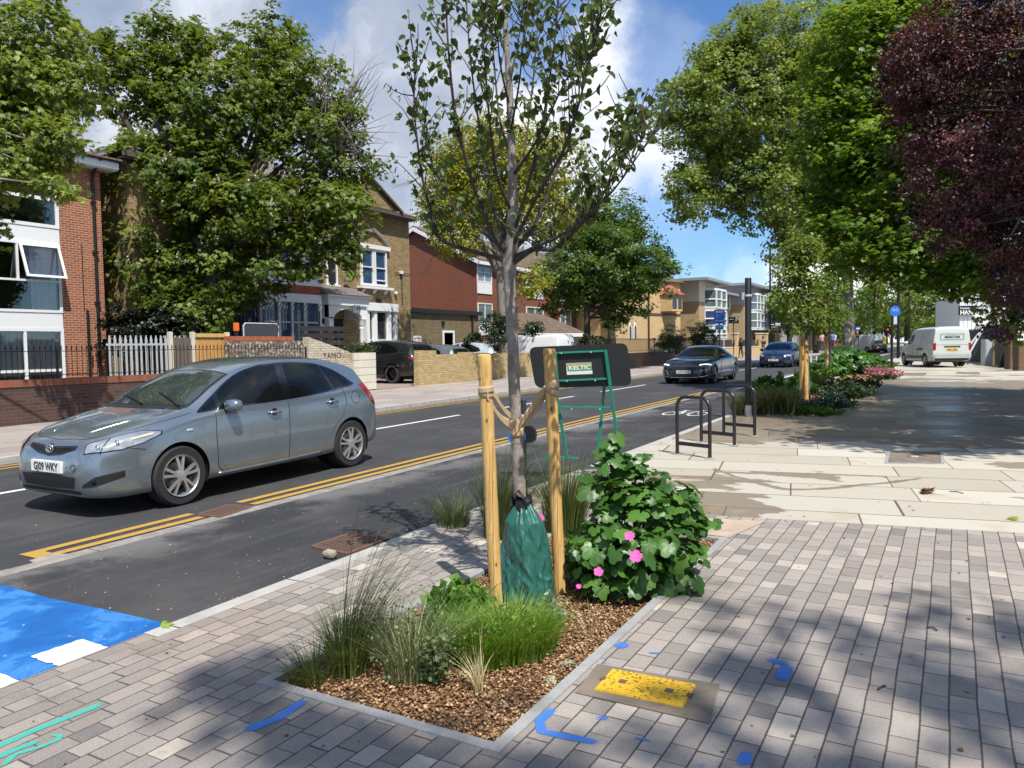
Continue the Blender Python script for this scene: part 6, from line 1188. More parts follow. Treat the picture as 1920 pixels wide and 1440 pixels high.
# parked cars in the yard, nose to the house
S_suv = scale_spec(S_auris, 4.93, 1.98, 1.69, .92, 2.90, .375, dark=True, rimr=.76, arch=1.06)
def parked(name, label, x, y, S, paint, rz=math.pi, **kw):
    c = Car(name, label, (x, y, gz(y)+.03), rz, S, paint, group='cars parked nose-in behind the yellow wall'); fx = S['L']/4.22; fz = S['ztop'][11][1]/1.513
    f = lambda L: [(s*fx, z*fz) for s, z in L]
    glaze(c, 1.10*fx, 1.95*fx, .66*S['W']/1.76, .56*S['W']/1.76, [(f([(1.5, .985), (2.36, 1.0)]), f([(1.78, 1.29), (2.36, 1.415)])), (f([(2.46, 1.005), (3.1, 1.045), (3.5, 1.09)]), f([(2.46, 1.415), (3.0, 1.37), (3.4, 1.22)]))])
    k = S['W']/1.76; c.patch('rear_window', M_glc, [(3.84*fx, -.50*k, 1.25*fz), (3.84*fx, .50*k, 1.25*fz)], [(4.02*fx, -.55*k, 1.06*fz), (4.02*fx, .55*k, 1.06*fz)], (-1, 0, .6), .006, 16, 6)
    c.patch('tail_lamp', M_red, [(3.98*fx, .84*k, .84*fz), (4.13*fx, .66*k, .82*fz)], [(3.94*fx, .82*k, .91*fz), (4.10*fx, .64*k, .89*fz)], (-.7, .8, .2), .006, 14, 5, both=True)
    c.patch('headlight', M_lens, [(.13, .50*k, .62*fz), (.5, .83*k, .70*fz)], [(.17, .48*k, .70*fz), (.6, .82*k, .78*fz)], HD, .006, 12, 4, both=True); c.plate(S['L'], .62*fz, 'LK19 PVN' if False else ' ', M_ply, rear=True); c.mirror(1.52*fx, .97*fz, kw.get('mir', paint)); return c
SUV = parked('suv_car', 'black sport utility car parked in the gap between white pier and yellow wall', -20.15, 24.35, S_suv, P_black)
SUV.ribbon('body_crease', P_black, [(1.4, 1, .62), (4.2, 1, .68)], .04, SIDE, 0, both=True)
P_grey = carpaint('grey car paint', (.16, .18, .19), .6); P_pale = carpaint('pale blue car paint', (.50, .57, .62), .4, .25); P_dkgrey = carpaint('dark grey car paint', (.04, .045, .05), .4)
S_mid = scale_spec(S_auris, 4.4, 1.8, 1.50, .88, 2.65, .32); S_mid2 = scale_spec(S_auris, 4.5, 1.83, 1.60, .9, 2.7, .33)
parked('hatchback_car', 'grey car parked directly behind the black sport utility car', -20.1, 27.3, S_mid, P_grey)
cc = parked('hatchback_car', 'pale blue car with a black roof showing above the low part of the yellow wall', -19.8, 29.9, S_mid2, P_pale)
cc.patch('black_roof', M_gloss, [(2.2, -.55, 1.6), (2.2, .55, 1.6)], [(3.95, -.52, 1.4), (3.95, .52, 1.4)], (0, 0, 1), .004, 16, 20)
parked('suv_car', 'dark car with roof rails behind the pale blue car', -21.0, 32.7, S_mid2, P_dkgrey)
# vans
def vanspec(L, W_, H_, fo, wb, R):
    h = W_/2; return dict(L=L, W=W_, fo=fo, wb_len=wb, wr_=R, zfloor=.22, ns=120, rimr=.62, double=False, spokes=8, arch=1.10,
     ztop=[(0, .55), (.03, .75), (.12, .88), (.5, 1.02), (.85, 1.12), (1.0, 1.2), (1.5, 1.62), (1.8, H_-.07), (2.2, H_-.01), (L-.5, H_), (L-.12, H_-.02), (L-.04, H_-.12), (L-.02, H_-.5), (L, .7)],
     zbot=[(0, .42), (.03, .30), (.15, .23), (1, .22), (L-.6, .24), (L-.1, .30), (L, .40)],
     wm=[(0, h*.62), (.04, h*.76), (.15, h*.88), (.4, h*.96), (.8, h), (L-.6, h), (L-.1, h*.975), (L-.03, h*.955), (L, h*.92)],
     wb=[(0, .95), (1, .97), (L, .985)], zbelt=[(0, .52), (.04, .68), (.15, .78), (.5, .92), (.9, 1.0), (1.6, 1.06), (L-.2, 1.08), (L-.05, 1.06), (L, .65)],
     wr=[(0, h*.5), (.15, h*.74), (.9, h*.86), (1.5, h*.86), (2., h*.82), (L-.3, h*.84), (L-.04, h*.83), (L, h*.8)],
     zrail=[(0, .54), (.04, .72), (.15, .84), (.5, .97), (.9, 1.08), (1.5, 1.52), (1.8, H_-.17), (2.2, H_-.10), (L-.3, H_-.10), (L-.1, H_-.12), (L-.04, H_-.2), (L-.02, H_-.55), (L, .68)])
P_wvan = carpaint('white van paint', (.50, .54, .51), .0, .35, .6)  # white greyed down so the paint colour carries the van's shade
a = AT(1738, 684, 37.5); vh = math.atan2(.867*math.cos(R_(-10))+.498*0, 0) if False else 0
hd = Vector((-math.sin(yaw), math.cos(yaw), 0)); rt = Vector((math.cos(yaw), math.sin(yaw), 0)); ph = R_(-6); fw = hd*math.cos(ph) - rt*math.sin(ph)*1.0
fw = hd*math.cos(ph) + rt*math.sin(-ph)*-1*(-1) if False else (hd*math.cos(R_(8)) + rt*math.sin(R_(8))*1).normalized()
S_van = vanspec(4.55, 1.78, 1.93, .80, 2.81, .32)
# rear left wheel stands at a; work back to the centre
left = Vector((-fw.y, fw.x, 0)); axr = -(4.55/2-.80)+(-2.81+4.55/2+4.55/2-.80-(4.55/2-.80)) if False else (4.55/2-.80-2.81)
cx = a - fw*axr - left*(.89-.12); c = Car('electric_van', 'white panel van with a green stripe parked at the end of the pavement', (cx.x, cx.y, gz(cx.y)+.03), math.atan2(fw.y, fw.x), S_van, P_wvan, cat='van')
glaze(c, .98, 1.66, .72, .62, [([(1.35, 1.10), (2.0, 1.12)], [(1.62, 1.45), (2.0, 1.62)])])
M_grn = plain('green stripe', (.02, .16, .12), .4); M_sig = plain('dark green lettering', (.03, .09, .07), .5); VL = 4.55
c.patch('green_stripe', M_grn, [(1.25, 1, .40), (3.3, 1, .40)], [(1.25, 1, .54), (3.3, 1, .54)], SIDE, .004, 16, 3, both=True)
c.patch('tail_lamp', M_red, [(VL, .73, .80), (VL, .86, .80)], [(VL, .72, 1.14), (VL, .85, 1.14)], (-1, .35, 0), .006, 6, 8, both=True)
c.patch('side_panel', plain('panel outline', (.56, .60, .57), .5), [(2.1, 1, 1.17), (2.95, 1, 1.17)], [(2.1, 1, 1.60), (2.95, 1, 1.60)], SIDE, .004, 12, 6, both=True)
c.patch('bumper', plain('grey bumper', (.36, .40, .39), .5), [(VL, -.86, .42), (VL, 0, .42), (VL, .86, .42)], [(VL, -.86, .58), (VL, 0, .58), (VL, .86, .58)], RE, .03, 20, 4); c.patch('bumper', M_blk, [(VL, -.84, .30), (VL, .84, .30)], [(VL, -.84, .42), (VL, .84, .42)], RE, .01, 16, 3)
c.ribbon('tailgate_handle', M_gloss, [(VL, -.35, .98), (VL, .35, .98)], .06, RE, .01); c.ribbon('tailgate_gap', plain('seam grey', (.18, .2, .19), .6), [(VL, -.72, 1.06), (VL, .72, 1.06)], .015, RE, .0); c.plate(VL, .83, 'MV21 EVN', M_ply, rear=True)
xx = c.hit(c.P(VL, 0, 1.42), RE, .012); mb = MB(); textmb(mb, 'MERISTEM', .15, (xx.x-.01, .0, 1.38), (0, -1, 0), (0, 0, 1), bold=.004, depth=.0)
for y0_, y1_, z0_, z1_ in ((-.52, .52, 1.30, 1.312), (-.52, .52, 1.57, 1.582), (-.52, -.508, 1.30, 1.58), (.508, .52, 1.30, 1.58)): mb.box(xx.x-.012, xx.x-.004, y0_, y1_, z0_, z1_)
mb.build('tailgate_lettering', M_sig, c.t, fixn=False); q = c.hit(c.P(2.9, 1, .84), SIDE, .008); textmb(MB(), 'MERISTEM', .17, (q.x-.1, q.y+.006, .80), (-1, 0, 0), (0, 0, 1), bold=.003, depth=.0).build('side_lettering', M_sig, c.t, fixn=False); c.mirror(1.4, 1.12, P_wvan, 1.2)
c.ribbon('door_gap', M_dim, [(2.05, 1, 1.66), (2.02, 1, .34)], .012, SIDE, 0, both=True); c.ribbon('door_gap', M_dim, [(3.15, 1, 1.66), (3.15, 1, .5)], .012, SIDE, 0, both=True)
P_wv2 = carpaint('clean white van paint', (.72, .74, .76), .0, .3, .6); S_v2 = vanspec(4.9, 1.9, 1.95, .9, 3.0, .33)
c = Car('panel_van', 'white van parked at the far end of the yellow wall, behind the black sign board', (-19.9, 36.4, gz(36)+.03), math.pi*.97, S_v2, P_wv2, cat='van'); glaze(c, .98, 1.66, .74, .64, [([(1.35, 1.10), (2.1, 1.12)], [(1.62, 1.45), (2.1, 1.62)])], rear=None); c.patch('tail_lamp', M_red, [(4.9, .75, .8), (4.9, .9, .8)], [(4.9, .74, 1.3), (4.9, .9, 1.3)], (-1, .35, 0), .006, 6, 8, both=True)
a = AT(1619, 641, 96); c = Car('panel_van', 'small looking white van far up the road beside the pale pollarded plane', (a.x, a.y, gz(a.y)-.06), math.pi/2+.9, vanspec(5.2, 2.0, 2.2, .9, 3.2, .34), P_wv2, cat='van'); glaze(c, .98, 1.66, .74, .64, [([(1.35, 1.1), (2.1, 1.12)], [(1.62, 1.45), (2.1, 1.62)])])
a = AT(1648, 641, 92); c = Car('hatchback_car', 'tiny dark car seen from behind far up the road by the yellow bollard', (a.x, a.y, gz(a.y)-.06), math.pi/2+.1, S_mid, P_dkgrey); c.patch('tail_lamp', M_red, [(4.1, .8, .84), (4.3, .66, .82)], [(4.06, .78, .95), (4.28, .64, .95)], (-.7, .8, .2), .006, 6, 4, both=True); c.plate(4.4, .62, ' ', M_ply, rear=True); c.patch('rear_window', M_glc, [(4.0, -.5, 1.25), (4.0, .5, 1.25)], [(4.19, -.55, 1.06), (4.19, .55, 1.06)], (-1, 0, .6), .006, 8, 4)
a = AT(1352, 650, 54); c = Car('suv_car', 'dark green car parked behind the grey green shrubs by the apartment block', (-19.4, a.y+4, gz(a.y)+.03), -math.pi/2, S_suv, carpaint('dark green car paint', (.015, .04, .035), .4)); glaze(c, 1.25, 2.25, .74, .62, [([(1.7, 1.1), (2.75, 1.12)], [(2.05, 1.44), (2.75, 1.58)]), ([(2.85, 1.12), (3.9, 1.2)], [(2.85, 1.58), (3.8, 1.42)])])
# ---------------------------------------------------------------- the young tree, its stakes, tie and watering bag
TB = Vector((-2.30, 4.12, gz(4.1)))
def young_tree():
    r = np.random.default_rng(101); t = thing('young_street_tree', 'young street tree with a thin grey trunk and sparse upswept branches tied between two stakes', 'tree', TB)
    Y = 4.12; W_ = lambda u, v, dy=0.: AY(u, v, Y+dy) - TB
    tp = [Vector((0, 0, -.02)), W_(980, 1080), W_(976, 960), W_(971, 860), W_(967, 780), W_(963, 700), W_(961, 620), W_(957, 540), W_(955, 490), W_(962, 440), W_(962, 380), W_(960, 320), W_(958, 240), W_(955, 160), W_(948, 60), W_(944, -60), W_(940, -180)]
    rad = [.055, .044, .041, .038, .036, .037, .036, .038, .044, .040, .032, .028, .024, .020, .016, .011, .006]
    P = []; Rr = []
    for i in range(len(tp)-1):
        for k in range(4):
            q = k/4; P.append(tp[i].lerp(tp[i+1], q)); Rr.append((rad[i]*(1-q)+rad[i+1]*q)*(1+r.uniform(-.05, .05)))
    mb = MB(); mb.tube(P, Rr, 14)
    for v in (930, 850, 790, 735, 700, 655, 600, 575): p = W_(966, v); mb.ball((p.x+r.uniform(-.03, .03), p.y-.02, p.z), .012, .02, .012, 8, 6)
    mb.build('trunk', B_pear, t, smooth=True, fixn=False)
    br = MB(); tips = []
    def branch(a, pts, r0, dys):
        Q = [a] + [W_(u, v, dy) for (u, v), dy in zip(pts, dys)]; path = []
        for i in range(len(Q)-1):
            for k in range(4): path.append(Q[i].lerp(Q[i+1], k/4))
        path.append(Q[-1]); n = len(path); sm = [path[0]] + [(path[i-1]+path[i]*2+path[i+1])/4 for i in range(1, n-1)] + [path[-1]]
        br.tube(sm, [max(.0025, r0*.82*(1-.88*i/n)) for i in range(n)], 6); return sm
    main = [((955, 490), [(880, 470), (820, 450), (790, 330), (775, 200), (780, 120)], .020, (-.1, -.2, -.3, -.3, -.25)),
            ((957, 485), [(925, 440), (880, 330), (850, 200), (838, 60), (835, -60)], .020, (-.1, -.3, -.5, -.5, -.5)),
            ((960, 470), [(920, 380), (900, 250), (880, 100), (872, -50)], .018, (.1, .3, .4, .4)),
            ((965, 490), [(1000, 465), (1040, 470), (1080, 430), (1110, 400), (1150, 330), (1205, 240)], .024, (-.1, -.15, -.2, -.3, -.3, -.3)),
            ((962, 470), [(1000, 430), (1040, 330), (1085, 200), (1110, 90), (1128, 10)], .018, (.15, .3, .4, .5, .5)),
            ((962, 460), [(1010, 360), (1060, 280), (1095, 160), (1120, 60)], .016, (-.3, -.5, -.6, -.6)),
            ((962, 440), [(990, 350), (1020, 220), (1040, 80), (1052, -50)], .016, (-.1, -.2, -.3, -.35)),
            ((960, 400), [(930, 330), (915, 200), (905, 60), (900, -60)], .014, (-.2, -.4, -.5, -.5)),
            ((960, 350), [(985, 280), (1000, 150), (1010, 20)], .013, (.2, .35, .4)), ((958, 300), [(935, 220), (925, 100), (920, -30)], .012, (.15, .3, .3)),
            ((962, 330), [(1010, 260), (1060, 150), (1095, 100)], .012, (-.15, -.3, -.4)), ((957, 250), [(975, 150), (985, 20)], .010, (-.2, -.25)), ((955, 200), [(935, 110), (930, -20)], .010, (-.2, -.3)),
            ((962, 455), [(1040, 420), (1110, 330), (1170, 270), (1215, 265)], .015, (.2, .4, .5, .6)), ((955, 480), [(900, 430), (850, 390), (810, 310), (790, 220)], .014, (.2, .4, .5, .5)), ((964, 480), [(1060, 440), (1150, 360), (1225, 250)], .013, (-.3, -.5, -.6)),
            ((957, 150), [(975, 60), (990, -40)], .009, (.15, .2)), ((955, 120), [(925, 40), (910, -60)], .009, (.15, .2))]
    mains = [branch(W_(*a), p, r0, d) for a, p, r0, d in main]; allp = [p for M in mains for p in M[5:]]
    lp = []; 
    for M in mains:
        n = len(M)
        for i in range(5, n):
            for _ in range(2 if i < n-4 else 3):
                s0 = M[i]; L = r.uniform(.10, .34); d = Vector((r.normal()*.5, r.normal()*.5, .65+r.uniform(0, .5))).normalized(); e = s0+d*L
                br.tube(bez(s0, s0+d*L*.5+Vector(r.normal(size=3)*.02), e, 3), [.0042, .0034, .0026, .0018], 4, cap=False)
                for k in range(5): lp.append(s0.lerp(e, r.uniform(.35, 1.05)) + Vector(r.normal(size=3)*.012))
            if r.uniform() < .8: lp.append(M[i] + Vector(r.normal(size=3)*.02))
    br.build('branches', barkmat('backlit twig bark', (.035, .028, .022), (.10, .082, .066), scale=20), t, smooth=True, fixn=False)  # branch bark darker than the trunk: backlit shade put into the colour
    lp = np.array([tuple(p) for p in lp]); lp = lp[rng.permutation(len(lp))[:int(len(lp)*1.)]]; o = leafmesh('foliage', lp, .047, 'ovate', L_pear, t, up=.25, droop=.5, jit=.45)
    # the two ends of branches near the tie
    return t
young_tree()
def stake(name, label, b, top, r0, group=None, nail=True, cat='stake'):
    b = Vector(b); top = Vector(top); t = thing(name, label, cat, b, 0, group); d = top-b; n = 26; rr = random.Random(int(b.x*100)); path = []; rs = []
    for i in range(n+1): path.append(d*(i/n)+Vector((rr.uniform(-.0015, .0015), rr.uniform(-.0015, .0015), 0))); rs.append(r0*(1+.02*math.sin(i*1.3)+rr.uniform(-.012, .012)))
    path.append(d*1.006); rs.append(r0*.93); mb = MB(); mb.tube(path, rs, 22); mb.build('pole', W_stake2, t, smooth=50, fixn=False); return t
def stakewood():
    m, g = newmat('pine stake'); x, y, z = g.sep(opos(g)); v = g.comb(x, y, g.m('MULTIPLY', z, .07)); n = g.noise(v, 42, 6, .65, dist=1.2); n2 = g.noise(g.comb(x, y, g.m('MULTIPLY', z, .5)), 6, 4)
    c = g.ramp(n, [(.28, (.32, .165, .045)), (.45, (.54, .33, .110)), (.7, (.68, .46, .19))]); c = g.mix(g.m('MULTIPLY', g.step(n2, .5, .7), .45), c, (.42, .25, .09, 1))
    vv = g.n('ShaderNodeTexVoronoi'); vv.inputs['Scale'].default_value = 1; g.put(vv.inputs['Vector'], g.comb(g.m('MULTIPLY', x, 14), g.m('MULTIPLY', y, 14), g.m('MULTIPLY', z, 7.5))); c = g.mix(g.step(vv.outputs[0], .13, .09), c, (.20, .09, .03, 1))
    ang = g.m('ARCTAN2', y, x); cr = g.m('ABSOLUTE', g.m('SUBTRACT', g.m('ADD', ang, g.m('MULTIPLY', g.noise(g.comb(0, 0, z), 5, 3), .5)), -1.15)); ck = g.step(cr, .055, .02); c = g.mix(ck, c, (.12, .045, .015, 1))
    return finish(m, g, c, .68, bump=g.m('SUBTRACT', n, g.m('MULTIPLY', ck, 2.)), bstr=.5, bdist=.006, spec=.3)
W_stake2 = stakewood()
Y1, Y2 = 3.90, 4.29
sL = stake('tree_stake', 'left round timber stake beside the green watering bag, split down its face', AY(931, 1150, Y1), AY(908, 668, Y1), .0405, 'stakes of the young street tree')
sR = stake('tree_stake', 'right round timber stake standing in front of the black sign board', AY(1050, 1112, Y2), AY(1030, 657, Y2), .0385, 'stakes of the young street tree')
# hessian tie
t = thing('tree_tie', 'beige webbing tie looped round the trunk and both stakes', 'strap', TB); M_tie = woodmat('hessian webbing', (.36, .25, .13), (.55, .41, .25), 'x', 6)
def strapband(c, r, z, h, tilt=0.):
    P = []
    for i in range(33): a = 2*math.pi*i/32; P.append([(c.x+(r+.002*math.sin(a*5))*math.cos(a), c.y+r*math.sin(a), z+q+tilt*math.cos(a)*r*2) for q in (-h/2, -h/6, h/6, h/2)])
    mb.grid(P)
mb = MB(); lc = AY(911, 735, Y1)-TB; rc = AY(1035, 728, Y2)-TB; tc = AY(968, 800, 4.12)-TB
strapband(lc, .045, lc.z, .055, -.12); strapband(lc, .047, lc.z+.012, .045, .05); strapband(rc, .042, rc.z+.01, .055, .25); strapband(rc, .044, rc.z-.015, .03, -.2); strapband(tc, .041, tc.z+.02, .05, .1); strapband(tc, .043, tc.z-.03, .06, -.05)
def strap(a, b, w0, w1, sag=.0, tw=0.):
    P = []
    for i in range(15):
        q = i/14; p = a.lerp(b, q); p.z -= sag*math.sin(math.pi*q); w_ = w0+(w1-w0)*q; ang = .5*math.pi+tw*math.sin(q*3.1); P.append([p+Vector((.0, math.cos(ang)*w_, math.sin(ang)*w_))*s_+Vector((0, -.004*abs(s_) , 0)) for s_ in (-1, -.5, 0, .5, 1)])
    mb.grid(P)
strap(lc+Vector((.035, -.038, -.01)), tc+Vector((-.02, -.045, .02)), .026, .032, .035, .35); strap(lc+Vector((.035, .03, -.0)), tc+Vector((-.01, .045, .03)), .022, .028, .03, .3)
strap(rc+Vector((-.03, -.038, .0)), tc+Vector((.02, -.045, -.02)), .022, .024, .0, .6); strap(rc+Vector((-.02, .03, .01)), tc+Vector((.025, .03, .0)), .018, .022, .01, .4)
o = mb.build('webbing', M_tie, t, smooth=True, fixn=False); o.modifiers.new('s', 'SOLIDIFY').thickness = .004
# watering bag: creased green sheet, gathered at the top
def bagmat():
    m, g = newmat('green woven plastic'); n = g.noise(opos(g), 7, 5, .6, dist=1.0); n2 = g.noise(opos(g), 260, 2); c = g.ramp(n, [(.3, (.012, .078, .060)), (.6, (.020, .118, .092)), (.8, (.045, .165, .135))])
    return finish(m, g, c, .34, bump=g.m('ADD', n, g.m('MULTIPLY', n2, .04)), bstr=.25, bdist=.01, spec=.7, coat=.35)
M_bag = bagmat(); t = thing('watering_bag', 'crumpled green plastic watering bag zipped round the foot of the young trunk', 'bag', TB)
from mathutils import noise as mnoise
P = []; zs = np.linspace(0, 1, 90)
for q in zs:
    z = .56*q; r0 = float(np.interp(q, [0, .06, .3, .6, .82, .93, 1], [.172, .168, .152, .134, .112, .080, .052])); row = []
    for i in range(161):
        a = 2*math.pi*i/160; ca_, sa_ = math.cos(a), math.sin(a)
        v1 = mnoise.noise(Vector((ca_*1.5+q*1.1, sa_*1.5-q*.8, z*2.4))); fold = 1-abs(mnoise.noise(Vector((ca_*2.3+z*3.2, sa_*2.3-z*2.2, z*3.0+4)))*2.6); fold2 = 1-abs(mnoise.noise(Vector((ca_*4.2-z*7, sa_*4.2+z*5, z*7+9)))*2.4)
        gath = .10*math.cos(a*9+v1*6)*max(0, q-.62)*2.2
        cre = 1-abs(mnoise.noise(Vector((ca_*1.6, sa_*1.6+q, z*13+ca_*2)))*2.8); rr_ = r0*.94*(1 + .16*v1 + .075*max(-.5, fold) + .040*max(-.5, fold2) + .045*max(-.4, cre)*(1-q*.5) + gath)
        row.append((rr_*ca_*1.04+.025*(1-q), rr_*sa_*.92, z+.02*v1*q))
    P.append(row)
MB().grid(P).build('bag', M_bag, t, smooth=True)
mb = MB(); mb.lathe([(.062, .50), (.058, .58), (.050, .62), (.047, .60)], 20, 'z', cap=False); mb.tube([(-.045, -.03, .52), (-.05, -.05, .62), (.0, -.062, .66), (.04, -.05, .60), (.05, -.05, .53)], .012, 6, ell=.4); mb.build('handle', M_black, t, smooth=True)
# ---------------------------------------------------------------- cycle stands
def cstand(a, b, label):
    a = Vector(a); b = Vector(b); d = b-a; d.z = 0; L = d.length; t = thing('bike_stand', label, 'bike stand', a, math.atan2(d.y, d.x), 'black tubular bike stands'); h = .775; R = .14; M = M_stand
    P = [(0, 0, 0), (0, 0, h-R)] + [(R-R*math.cos(k*math.pi/16), 0, h-R+R*math.sin(k*math.pi/16)) for k in range(1, 9)] + [(L-R+R*math.sin(k*math.pi/16), 0, h-R+R*math.cos(k*math.pi/16)) for k in range(0, 9)] + [(L, 0, 0)]
    MB().tube(P, .024, 14).build('hoop', M, t, smooth=60, fixn=False); MB().box(.02, L-.02, -.012, .012, .13, .18).build('crossbar', M, t, bevel=.003)
    for x in (0, L): MB().lathe([(.07, .001), (.068, .006), (.03, .008), (.03, .015)], 18, 'z', (x, 0, 0), cap=False).build('base_plate', M_edge, t)
M_stand = plain('black powder coat', (.016, .015, .016), .33, .3, scale=14, spec=.6)
for (p, q, l) in (((1270, 852), (1331, 860), 'nearest of the three black bike stands on the pale slabs'), ((1315, 829), (1377, 836), 'middle of the three black bike stands'), ((1357, 812), (1415, 818), 'farthest black bike stand, next to the black pole')):
    cstand(G(*p), G(*q), l)
# ---------------------------------------------------------------- poles and signs
def pole(name, label, b, h, r, mat=M_black, cat='post', tilt=0, extra=None):
    t = thing(name, label, cat, b); MB().lathe([(r*1.0, 0), (r, h-.01), (r*.9, h), (.001, h)], 20, 'z').build('post', mat, t, smooth=40); return t
b = G(1403, 780); h_ = AY(1403, 521, b.y).z-b.z; t = pole('black_post', 'tall plain black post at the front corner of the second planting bed', b, h_, .062); mb = MB(); mb.box(-.11, -.05, -.03, .03, h_-.42, h_-.28); mb.lathe([(.07, h_-.36), (.07, h_-.32)], 16, 'z'); mb.build('bracket', M_galv, t)
MB().lathe([(.07, 0), (.068, .12), (.062, .22)], 16, 'z', cap=False).build('scuffed_base', plain('scraped paint', (.35, .34, .32), .7, .5, scale=12), t)
# bollard with the round cycle sign behind the trunk
b = G(985, 905); b = Vector((-3.62, 6.85, gz(6.85))); b = AY(984, 920, 6.6); b.z = gz(6.6); t = thing('sign_bollard', 'slim black bollard with a round blue cycle sign behind the young trunk', 'bollard', b); hb = AY(979, 749, 6.6).z-b.z
MB().lathe([(.028, 0), (.026, hb-.01), (.02, hb)], 14, 'z').build('post', M_black, t, smooth=40); zc = AY(971, 813, 6.6).z-b.z; zw = AY(980, 786, 6.6).z-b.z
MB().lathe([(.0275, zw-.05), (.0275, zw+.05)], 14, 'z', cap=False).build('reflective_band', M_white, t)
ax = Vector((.55, -.84, 0)).normalized(); sd_ = Vector((ax.y, -ax.x, 0))
def disc(t, name, c, r, nrm, mat, th=.006, n=32):
    nrm = Vector(nrm).normalized(); u = nrm.orthogonal().normalized(); v = nrm.cross(u); mb = MB(); k = n; vs = [c+nrm*s_+(u*math.cos(2*math.pi*i/k)+v*math.sin(2*math.pi*i/k))*r for s_ in (0, th) for i in range(k)]
    mb.add(vs, [tuple(range(k-1, -1, -1)), tuple(range(k, 2*k))]+[(i, (i+1) % k, k+(i+1) % k, k+i) for i in range(k)]); return mb.build(name, mat, t)
M_sblue = plain('sign blue', (.02, .14, .52), .35, .05)
# the sign face looks back along the lane; we see it edge-on from the front, so two discs: blue left, dark back right
o = disc(t, 'cycle_sign', Vector((-.065, -.03, zc-.02)), .095, (.2, -1, .0), M_sblue); mb = MB()
for cx_ in (-.045, .0): mb.tube([(-.068+cx_+.026*math.cos(a_), -.040, zc-.02+.026*math.sin(a_)) for a_ in np.linspace(0, 6.283, 17)], .0035, 5)
mb.tube([(-.113, -.04, zc-.02), (-.09, -.04, zc+.015), (-.068, -.04, zc-.02)], .0035, 5); mb.build('cycle_symbol', M_white, o); disc(t, 'lamp_disc', Vector((.075, .0, zc)), .085, (-.25, -1, 0), M_black, .03)
# black sign board on a green frame
t = thing('sign_board', 'black backed sign board with a small green sticker on a green metal frame', 'sign', (0, 0, 0)); M_gr = plain('green frame paint', (.012, .19, .12), .4, .25, scale=12); D1 = 8.6
def Q(u, v, d=0.): return AT(u, v, D1+d)
c4 = [Q(991, 653, .05), Q(1178, 644, .35), Q(1184, 723, .30), Q(1003, 727, 0)]; c4 = [Q(991, 651), Q(1176, 643), Q(1185, 723), Q(1004, 728)]
o0 = (c4[0]+c4[1]+c4[2]+c4[3])/4; poly = []
for i in range(4):
    p, a_, b_ = c4[i], c4[(i-1) % 4], c4[(i+1) % 4]; r_ = .085; e0 = p+(a_-p).normalized()*r_; e1 = p+(b_-p).normalized()*r_
    for k in range(6): q = k/5; poly.append((1-q)**2*e0+2*q*(1-q)*p+q*q*e1)
nrm = (c4[1]-c4[0]).cross(c4[3]-c4[0]).normalized(); nrm = nrm if nrm.y < 0 else -nrm
mb = MB(); k = len(poly); mb.add([p for p in poly]+[p-nrm*.012 for p in poly], [tuple(range(k)), tuple(range(2*k-1, k-1, -1))]+[(i, (i+1) % k, k+(i+1) % k, k+i) for i in range(k)]); mb.build('board', plain('black sign back', (.008, .010, .010), .42, .3), t)
def fb(name, a_, b_, w_=.032, off=.03, m=M_gr): MB().bar(Q(*a_)+nrm*off, Q(*b_)+nrm*off, w_, .022).build(name, m, t, bevel=.003)
fb('frame_rail', (1042, 662), (1136, 658)); fb('frame_rail', (1046, 714), (1136, 710)); fb('frame_leg', (1134, 656), (1160, 850), off=.055); fb('frame_leg', (1040, 660), (1046, 735), off=.055); fb('frame_leg', (1160, 850), (1171, 905), off=.055, m=plain('bare steel', (.33, .35, .34), .5))
fb('frame_leg', (1136, 716), (1123, 850), off=-.10); fb('frame_leg', (1044, 740), (1064, 862), off=-.05); fb('frame_rail', (1049, 763), (1150, 764), off=.03); fb('frame_rail', (1030, 858), (1086, 860), off=-.05); fb('frame_leg', (1026, 850), (1028, 880), off=-.1)
mb = MB()
for u, v in ((1052, 663), (1107, 661), (1062, 715), (1115, 714), (1071, 767), (1124, 767)): mb.ball(Q(u, v)+nrm*.05, .008, n=8, m=6)
mb.build('bolts', M_galv, t)
s4 = [Q(1061, 681)+nrm*.003, Q(1109, 679)+nrm*.003, Q(1111, 702)+nrm*.003, Q(1063, 703)+nrm*.003]; ux = (s4[1]-s4[0]); uz = (s4[0]-s4[3])
f4 = lambda a_, b_, c_, d_, off: [s4[3]+ux*a_+uz*c_+nrm*off, s4[3]+ux*b_+uz*c_+nrm*off, s4[3]+ux*b_+uz*d_+nrm*off, s4[3]+ux*a_+uz*d_+nrm*off]
st_ = MB().add(f4(0, 1, 0, 1, 0), [(0, 1, 2, 3)]).build('sticker', plain('grey sticker', (.52, .54, .50), .5), t, fixn=False); MB().add(f4(0, 1, .68, 1, .001), [(0, 1, 2, 3)]).build('sticker_band', plain('tan sticker', (.30, .27, .16), .5), st_, fixn=False); MB().add(f4(.04, 1, .30, .68, .001), [(0, 1, 2, 3)]).build('sticker_band', plain('sticker green', (.04, .20, .10), .5), st_, fixn=False)
textmb(MB(), 'KELTIC', uz.length*.46, s4[3]+ux*.52+uz*.42+nrm*.0, ux, uz, depth=.003, bold=.0015, sx=1.28).build('sticker_lettering', plain('sticker letters', (.62, .63, .55), .5), st_, fixn=False)
